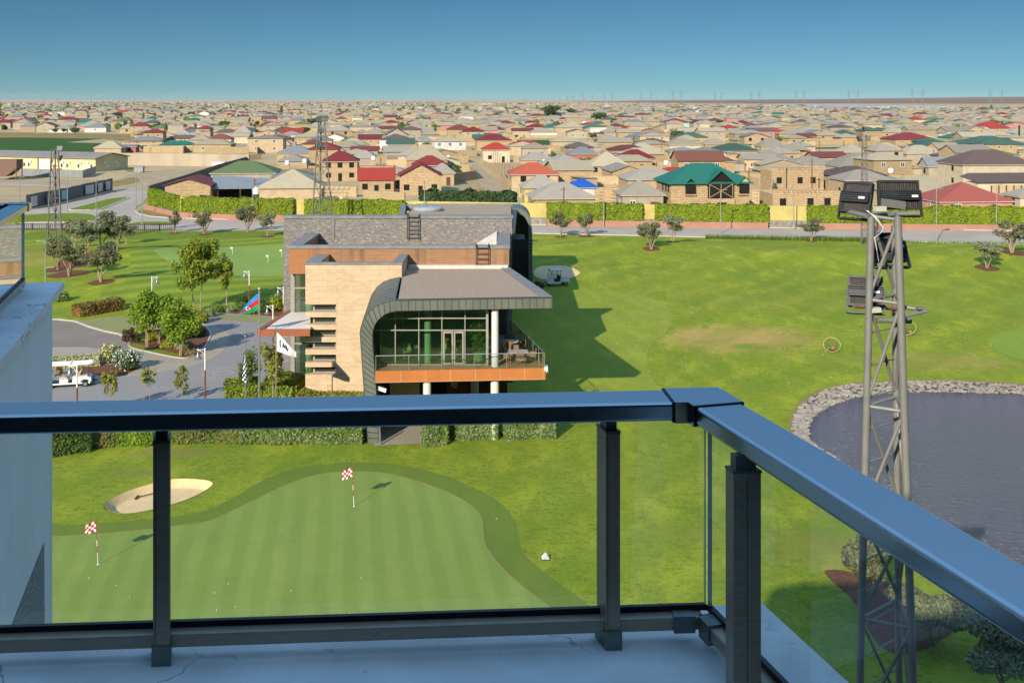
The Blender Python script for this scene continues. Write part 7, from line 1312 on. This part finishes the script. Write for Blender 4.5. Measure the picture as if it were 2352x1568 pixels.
# far more houses, nearest ones each their own object, the sprawl beyond as one mass
ORD = 'first second third fourth fifth sixth seventh eighth ninth tenth eleventh twelfth thirteenth fourteenth fifteenth sixteenth seventeenth eighteenth nineteenth twentieth'.split()
ORD += ['twenty-' + q for q in ORD[:9]] + ['thirtieth'] + ['thirty-' + q for q in ORD[:9]]
def barred(x, y):
    px, py = CX + x / y * F, HY + EYE / y * F
    if px < 335 and py > 304: return True
    if px < 620 and py > 350: return True
    if px < 330 and py > 300: return True
    if 1170 < px < 1390 and 318 < py < 342: return True
    if 1845 < px < 2105 and 333 < py < 366: return True
    if px > 1860 and py < 253: return True
    if px > 1400 and py < 240 + (px - 1400) * .012: return True
    if inside(x, y, LANEW) or inside(x, y, LANE2W): return True
    if abs(px - (1115 + (py - 372) * .85)) < 26 and py > 330: return True
    return False
def clash(x, y, r): return any(abs(x - a) < r + c and abs(y - e) < r + c and math.hypot(x - a, y - e) < r + c for a, e, c in FOOT)
rv = random.Random(5); auto = []; y = 268.0; far = []
RW = ['grey'] * 17 + ['beige'] * 26 + ['red'] * 2 + ['scarlet'] + ['maroon'] * 3 + ['brown'] * 3 + ['green'] * 2 + ['moss'] + ['teal'] + ['bluegrey'] * 4 + ['rust']
WW = ['tan'] * 9 + ['raw'] * 3 + ['render'] * 4 + ['sand'] * 4 + ['cream'] * 2 + ['white'] + ['pink'] * 1
while y < 5600:
    half = y * .4704 + 14; step = 23.0 if y < 900 else (25 if y < 2000 else 34 if y < 3500 else 50); x = -half + rv.random() * 12
    while x < half:
        w = rv.uniform(8.5, 15.5); dp = rv.uniform(7.5, 11.5); r = max(w, dp) * .52; yy = y + rv.uniform(-4.5, 4.5)
        if not barred(x, yy) and rv.random() < (.82 if y < 700 else .76 if y < 2200 else .7):
            spec = (x, yy, w, dp, rv.uniform(2.9, 3.6) if rv.random() < .8 else rv.uniform(5, 6), rv.choice(RW), rv.choice(WW), rv.choice(['hx', 'hx', 'hx', 'hy', 'py', 'gx', 'gy']), VR + R(rv.uniform(-5, 5)) + (R(90) if rv.random() < .15 else 0))
            if y > 950 or not clash(x, yy, r): auto.append((y, spec)); FOOT.append((x, yy, r)) if y < 950 else None
        x += w * .62 + rv.uniform(step * .30, step * .95)
    y += step * rv.uniform(.9, 1.15)
n_near = sum(1 for o in C.objects if o.get('category') == 'house'); keep = max(0, 298 - n_near)
inview = [a for a in auto if abs(a[1][0] / a[1][1] * F) < 1176]; indiv = inview[:keep]; ids = set(id(a) for a in indiv); rest = [a for a in auto if id(a) not in ids and (a[1][1] > indiv[-1][1][1])]
rows = {}
for a in indiv: rows.setdefault(a[0], []).append(a[1])
AUTOTREE = []
SHN = dict(hx='hip', hy='hip', py='pyramid', gx='gable', gy='gable')
for ri, yk in enumerate(sorted(rows)):
    cnt = {}
    for (x, yy, w, dp, wh, roof, wall, typ, rot) in sorted(rows[yk], key=lambda s: s[0] / s[1]):
        cnt[roof] = cnt.get(roof, 0) + 1
        core = f"{ORD[cnt[roof]-1]} {RC[roof]} roof from left in {ORD[ri]} village row"; lab = f"{RC[roof]} {SHN[typ]} roofed house, {core}"
        house('house', lab, x, yy, w, dp, wh, wh + min(w, dp) * rv.uniform(.17, .25), roof, wall, typ, (rv.choice((1, 2, 2, 3)) if rv.random() < .75 else -2), rot, 'houses of the village', 1 if yy < 620 else 0, door=yy < 420)
        if 330 < yy < 760 and rv.random() < .3: AUTOTREE.append((x + rv.choice((-1, 1)) * (w / 2 + 2.2), yy - dp / 2 - 1.5, core))
        if yy < 700 and rv.random() < .45:    # lean-to annex against one side
            t = list(C.objects)[-1]
            while t.parent: t = t.parent
            s_ = rv.choice((-1, 1)); aw = rv.uniform(2.4, 4.5); ad = rv.uniform(.45, .8) * dp; x0 = s_ * w / 2; y0 = -dp / 2 + rv.uniform(-1.2, .5); b = MB(); xa, xb = sorted((x0, x0 + s_ * aw)); h1 = wh * rv.uniform(.62, .85)
            b.box(xa, y0, -.3, xb, y0 + ad, h1); an = b.build('annex', M['w_' + rv.choice(WW)], t); b = MB(); b.sweep([(xa - .25, y0 - .3, h1), (xa - .25, y0 + ad + .1, h1 + .45), (xa - .25, y0 + ad + .1, h1 + .57), (xa - .25, y0 - .3, h1 + .12)], (xb - xa + .5, 0, 0)); b.build('annex_roof', M['r_' + rv.choice(('grey', 'bluegrey', 'beige', 'rust'))], an)
        if yy < 760:    # yard wall of the plot
            if rv.random() < .85:
                c, s = math.cos(rot if abs(rot) < .5 else VR), math.sin(rot if abs(rot) < .5 else VR); h = rv.uniform(1.7, 2.4); L = w / 2 + rv.uniform(1.5, 4); fy = -dp / 2 - rv.uniform(2, 5); pts = [(x + c * a - s * e, yy + s * a + c * e) for a, e in ((-L, dp / 2), (-L, fy), (L, fy), (L, dp / 2 * rv.choice((-1, 1))))]
                wallthing('tan yard wall round the ' + core, pts, h, rv.choice(('w_tan', 'w_tan', 'w_raw', 'w_sand')), .3, grp='yard walls of the village')
b = MB(); keys = ['r_' + k for k in ('grey', 'beige', 'red', 'maroon', 'teal', 'bluegrey', 'brown', 'green', 'scarlet', 'moss', 'rust')] + ['w_tan', 'w_sand', 'w_render', 'w_cream', 'w_white', 'w_raw', 'w_pink']; ki = {k: i for i, k in enumerate(keys)}
for _, (x, yy, w, dp, wh, roof, wall, typ, rot) in rest:
    c, s = math.cos(rot), math.sin(rot)
    for q, k in ((wallmesh(typ, w, dp, wh, wh + min(w, dp) * .22), 'w_' + wall), (roofmesh(typ, w, dp, .4, wh + .1, wh + min(w, dp) * .22), 'r_' + roof)):
        b.add([(x + vx * c - vy * s, yy + vx * s + vy * c, vz) for vx, vy, vz in q.v], q.f, ki[k])
    if yy < 2500 and rv.random() < .6:
        L = w / 2 + 3; fy = -dp / 2 - 3; b.obox((x - L * c - fy * s, yy - L * s + fy * c, 0), (2 * L * c, 2 * L * s, 0), (-.3 * s, .3 * c, 0), (0, 0, 2.2), ki['w_tan']); b.obox((x - L * c - fy * s, yy - L * s + fy * c, 0), (.3 * c, .3 * s, 0), (-(dp + 6) * s, (dp + 6) * c, 0), (0, 0, 2.2), ki['w_sand'])
tag(b.build('distant_houses', [M[k] for k in keys]), 'far sprawl of small hip roofed houses merging towards the horizon', 'houses', kind='stuff')
# village trees
VT = [(1268, 276, 26, 'big dark tree in the middle of the village'), (1378, 285, 20, 'round tree right of the teal roofs'), (1415, 293, 16, 'dark tree in the gap behind the teal roofs'), (1185, 272, 10, 'small dark tree behind the salmon pink house'), (1310, 268, 14, 'tree behind the beige pyramid roof'), (1555, 324, 18, 'low spreading tree beside the dark green hip roof'), (1510, 324, 10, 'bush left of the dark green hip roof'), (1600, 297, 14, 'tree right of the mint green house'), (1636, 292, 9, 'small tree behind the mint green house'), (1346, 387, 18, 'grey green tree beside the red walled house'), (1320, 394, 11, 'bright green bush below the red walled house'), (2052, 398, 19, 'bright bushy tree right of the large grey roof'), (2030, 384, 9, 'bush behind the bright bushy tree'), (2160, 405, 11, 'sparse tree beside the large cream house'), (1908, 290, 13, 'dark tree near the slim mast top'), (1840, 286, 9, 'small tree left of the crimson roof'), (2210, 303, 14, 'tree left of the bright red roof'), (2185, 298, 12, 'round tree behind the twin grey green roofs'), (2225, 302, 12, 'light green tree at the foot of the bright red roof'), (2052, 283, 12, 'tree behind the crimson hip roof'),
      (1000, 405, 12, 'vine green bush behind the gable fronted house'), (1046, 398, 14, 'row of vines at the lane'), (702, 308, 12, 'dark tree right of the two storey grey house'), (745, 300, 13, 'round dark tree near the mast head'), (718, 292, 15, 'broad dark tree left of the mast'), (866, 322, 7, 'small round tree before the green gabled house'), (878, 322, 6, 'another small round tree touching the green gable'), (835, 320, 6, 'tiny round tree right of the steep beige roof'), (1010, 330, 9, 'pale tree at the top of the lane'), (925, 281, 12, 'dark tree clump behind the green gables'), (372, 345, 9, 'bush beside the parked black car'), (330, 347, 10, 'low bushes behind the concrete wall'), (362, 303, 14, 'tree clump right of the tall maroon roofed house'), (400, 300, 14, 'leafy trees behind the turquoise porch'), (515, 298, 15, 'trees behind the rust brown roof'), (555, 326, 9, 'green bush beside the pyramid roof'), (128, 307, 9, 'hedge bush before the long grey roof'), (146, 306, 8, 'dark bush at the left field edge'), (172, 309, 12, 'row of rose bushes at the field edge'), (245, 283, 11, 'conifer left of the teal roofed house'), (440, 270, 10, 'distant dark tree in the left of the village'), (270, 276, 14, 'dark broad tree above the left fields'), (590, 290, 8, 'tree at the far end of the left lane'), (1655, 290, 11, 'tree in the right middle of the village'), (1700, 283, 8, 'small far tree right of the mint house'), (1470, 286, 8, 'round tree left of the mint house'), (820, 288, 9, 'bush among the roofs above the steep beige one'), (960, 296, 9, 'dark bush left of the maroon roofs')]
tp1 = None; vprot = []
for k in range(3):
    lm = ('vtree', 'vtree2', 'leaf')[k]; t = thing('village_tree', '', 'tree', (0, 0, 0), 0, 'trees in the village'); b = MB(); b.tube([(0, 0, 0), (.05, 0, .45), (0, .05, .9)], .07, .03, 6)
    bl = blobs_in(.8, .8, .48, 1.0, 12, (.35, .5), .85)
    for g in bl[:5]: b.tube([(.03, 0, .5), (g[0], g[1], g[2])], .03, .01, 4)
    b.build('trunk', M['bark'], t); c = MB(); c.cloud(bl, 700, .11, asp=.55, shell=.4); c.ball((0, 0, 1.0), .5, .5, .3, 8, 5, 0, .2); c.build('crown', M[lm], t); vprot.append(t)
used = [False] * 3
for i, (px, py, r, lab) in enumerate(VT):
    k = 1 if any(q in lab for q in ('pale', 'grey green', 'sparse', 'vine')) else 2 if any(q in lab for q in ('bright', 'light green')) else 0
    p = G(px, py); rr = r * p.y / F; s = (rr * 1.2, rr * 1.2, rr * .95)
    if not used[k]: o = vprot[k]; o.location = p; o.scale = s; o['label'] = lab; o.rotation_euler = (0, 0, rv.random() * 6); used[k] = True
    else: copy_tree(vprot[k], p, rv.random() * 6, lab, s)
for i, (x, y, core) in enumerate(AUTOTREE):
    r = rv.uniform(1.3, 2.8); copy_tree(vprot[i % 2], (x, y, 0), rv.random() * 6, ('dark round' if i % 2 == 0 else 'pale bushy') + ' tree beside the ' + core, (r, r, r * rv.uniform(.75, 1.0)))
for i, (px, yb, d, lab) in enumerate(((700, 392, 330, 'white water tank behind the two storey crimson house'), (1030, 372, 350, 'white water tank beside the long beige roof'), (858, 372, 345, 'white water tank by the green barn'), (1405, 402, 300, 'white water tank right of the tan porch house'), (1530, 398, 320, 'white water tank behind the teal roof'), (1790, 402, 300, 'white water tank above the unfinished shell'), (2046, 420, 285, 'white water tank left of the blue grey shed'), (986, 345, 430, 'white water tank at the lane left of the red roof'), (1250, 395, 325, 'white water tank behind the orange roof'), (660, 398, 320, 'white water tank before the slate blue roof'))):
    t = thing('water_tank', lab, 'water tank', ((px - CX) / F * d, d, 0), VR, 'white water tanks in the village'); b = MB(); b.box(-.7, -.7, 0, .7, .7, 2.6); b.build('stand', M['w_raw'], t); b = MB(); b.lathe([(.5, 2.6), (.7, 2.75), (.72, 3.6), (.6, 3.85), (.2, 4.0)], (0, 0, 0), 10); b.build('tank', M['whitepaint'], t, smooth=True)
b = MB()
for i in range(1500):
    d = 700 * (10 ** (rv.random() ** .8)); px = rv.uniform(-20, 2372) if rv.random() < .6 else rv.uniform(-20, 1000); py = HY + F * EYE / d
    if (px > 1400 and py < 250) or barred((px - CX) / F * d, d): continue
    x = (px - CX) / F * d; r = rv.uniform(1.5, 3.2) * (1 if d < 1500 else 1.5)
    tall = 1.9 if rv.random() < .05 else 1
    b.ball((x, d, r * .8 * tall), r / (1.9 if tall > 1 else 1), r * .7, r * .85 * tall, 7, 5, 0 if rv.random() < .75 else 1, .5)
tag(b.build('distant_trees', [M['vtree'], M['vtree2']]), 'scattered dark tree crowns fading into the far sprawl', 'trees', kind='stuff')
# greenhouses, far walls, pylons
for x0, x1, y0, y1, lab in ((1870, 2030, 249, 244.5, 'far row of pale greenhouses, left block'), (1990, 2195, 252.5, 246, 'far row of pale greenhouses, long right block')):
    a = G(x0, y0); c = G(x1, y0); dpt = min(G(x0, y1).y - a.y, 420); t = thing('greenhouse', lab, 'greenhouse', a, 0, 'greenhouses'); n = 18; b = MB()
    for i in range(n): w = (c.x - a.x) / n; b.sweep([(w * i, 0, 0), (w * (i + 1), 0, 0), (w * (i + 1), 0, 4.5), (w * (i + .5), 0, 8), (w * i, 0, 4.5)], (0, dpt, 0))
    b.build('roof', M['plasticroof'], t)
wallthing('far pale perimeter wall below the greenhouses', [G(1990, 255.2), G(2215, 255.6)], 3.0, 'w_cream', nm='perimeter_wall'); wallthing('low far boundary wall in front of the steppe', [G(1500, 245), G(1880, 247.5)], 4, 'concrete', nm='perimeter_wall')
PY = [(1339, 217, 9000), (1361, 217, 8600), (1388, 217, 8000), (1406, 216, 7600), (1303, 219, 10000), (1318, 219, 9600), (1273, 221, 12000), (1286, 221, 11500), (1473, 212, 5900), (1496, 212, 5700), (1545, 208, 5200), (1565, 208, 5100), (1642, 212, 5000), (1657, 212, 4900), (1725, 208, 4700), (1744, 208, 4600), (1828, 206, 4400), (1847, 206, 4300), (1949, 206, 4200), (1971, 206, 4100), (2095, 204, 4000), (2119, 204, 3900), (2274, 206, 3700), (2301, 205, 3600)]
for i, (px, yt, d) in enumerate(PY):
    x = (px - CX) / F * d; h = EYE - (yt - HY) / F * d; lab = f"{'left' if i % 2 == (0) else 'right'} pylon of the {ORD[i // 2]} faint pair, pairs counted from the left" ; s = h / 50
    order = sorted(range(len(PY)), key=lambda q: PY[q][0]).index(i); lab = f"{'left' if order % 2 == 0 else 'right'} lattice pylon of the {ORD[order // 2]} pair from the left on the horizon"
    t = thing('pylon', lab, 'pylon', (x, d, 0), 0, 'power pylons on the horizon'); b = MB(); th = .16 * d / 4000 * 1.6
    for sx in (-1, 1):
        for sy in (-1, 1): b.tube([(sx * 4.5 * s, sy * 4.5 * s, 0), (sx * 1.2 * s, sy * 1.2 * s, h * .6), (sx * .4 * s, sy * .4 * s, h)], th, n=4)
    for k in range(7): z0 = h * k / 9; z1 = h * (k + 1) / 9; w0 = (4.5 - 3.3 * min(1, k / 5.4)) * s; w1 = (4.5 - 3.3 * min(1, (k + 1) / 5.4)) * s; b.tube([(-w0, -w0, z0), (w1, -w1, z1)], th * .8, n=3); b.tube([(w0, -w0, z0), (-w1, -w1, z1)], th * .8, n=3)
    b.build('mast', M['pyl'], t)
    for z, w in ((.62, 8), (.76, 10), (.9, 7)): b = MB(); b.tube([(-w * s, 0, h * z), (0, 0, h * z + 2.2 * s), (w * s, 0, h * z)], th, n=3); b.tube([(-w * s, 0, h * z), (w * s, 0, h * z)], th, n=3); b.build('cross_arm', M['pyl'], t)
for px, yt, d, lab in ((100, 217, 3000, 'thin antenna mast far left on the horizon'), (210, 217, 3200, 'thin antenna mast, second from left on the horizon'), (309, 219, 3400, 'thin antenna mast, third from left on the horizon'), (428, 220, 3000, 'thin antenna mast, fourth from left on the horizon'), (370, 222, 2800, 'thin low mast above the left sprawl'), (1507, 210, 4000, 'single thick mast between the pylons')):
    b = MB(); b.tube([(0, 0, 0), (0, 0, EYE - (yt - HY) / F * d)], .55, .3, n=5); b.box(-1.6, -.2, 12, 1.6, .2, 12.6); o = b.build('antenna_mast', M['pyl']); o.location = ((px - CX) / F * d, d, 0); tag(o, lab, 'mast', 'masts on the horizon')

# ------------------------------------------------------------------ the air: thin even haze round everything
b = MB(); b.box(-9000, -60, -1.1, 9000, 12500, 62); hz = b.build('haze', bpy.data.materials.new('thin haze')); hz['kind'] = 'stuff'
m = hz.data.materials[0]; m.use_nodes = True; nt = m.node_tree; nt.nodes.remove(nt.nodes['Principled BSDF']); pv = nt.nodes.new('ShaderNodeVolumePrincipled')
pv.inputs['Color'].default_value = (.86, .90, .95, 1); pv.inputs['Density'].default_value = 2.4e-5; pv.inputs['Anisotropy'].default_value = 0.0
nt.links.new(pv.outputs[0], nt.nodes['Material Output'].inputs['Volume'])
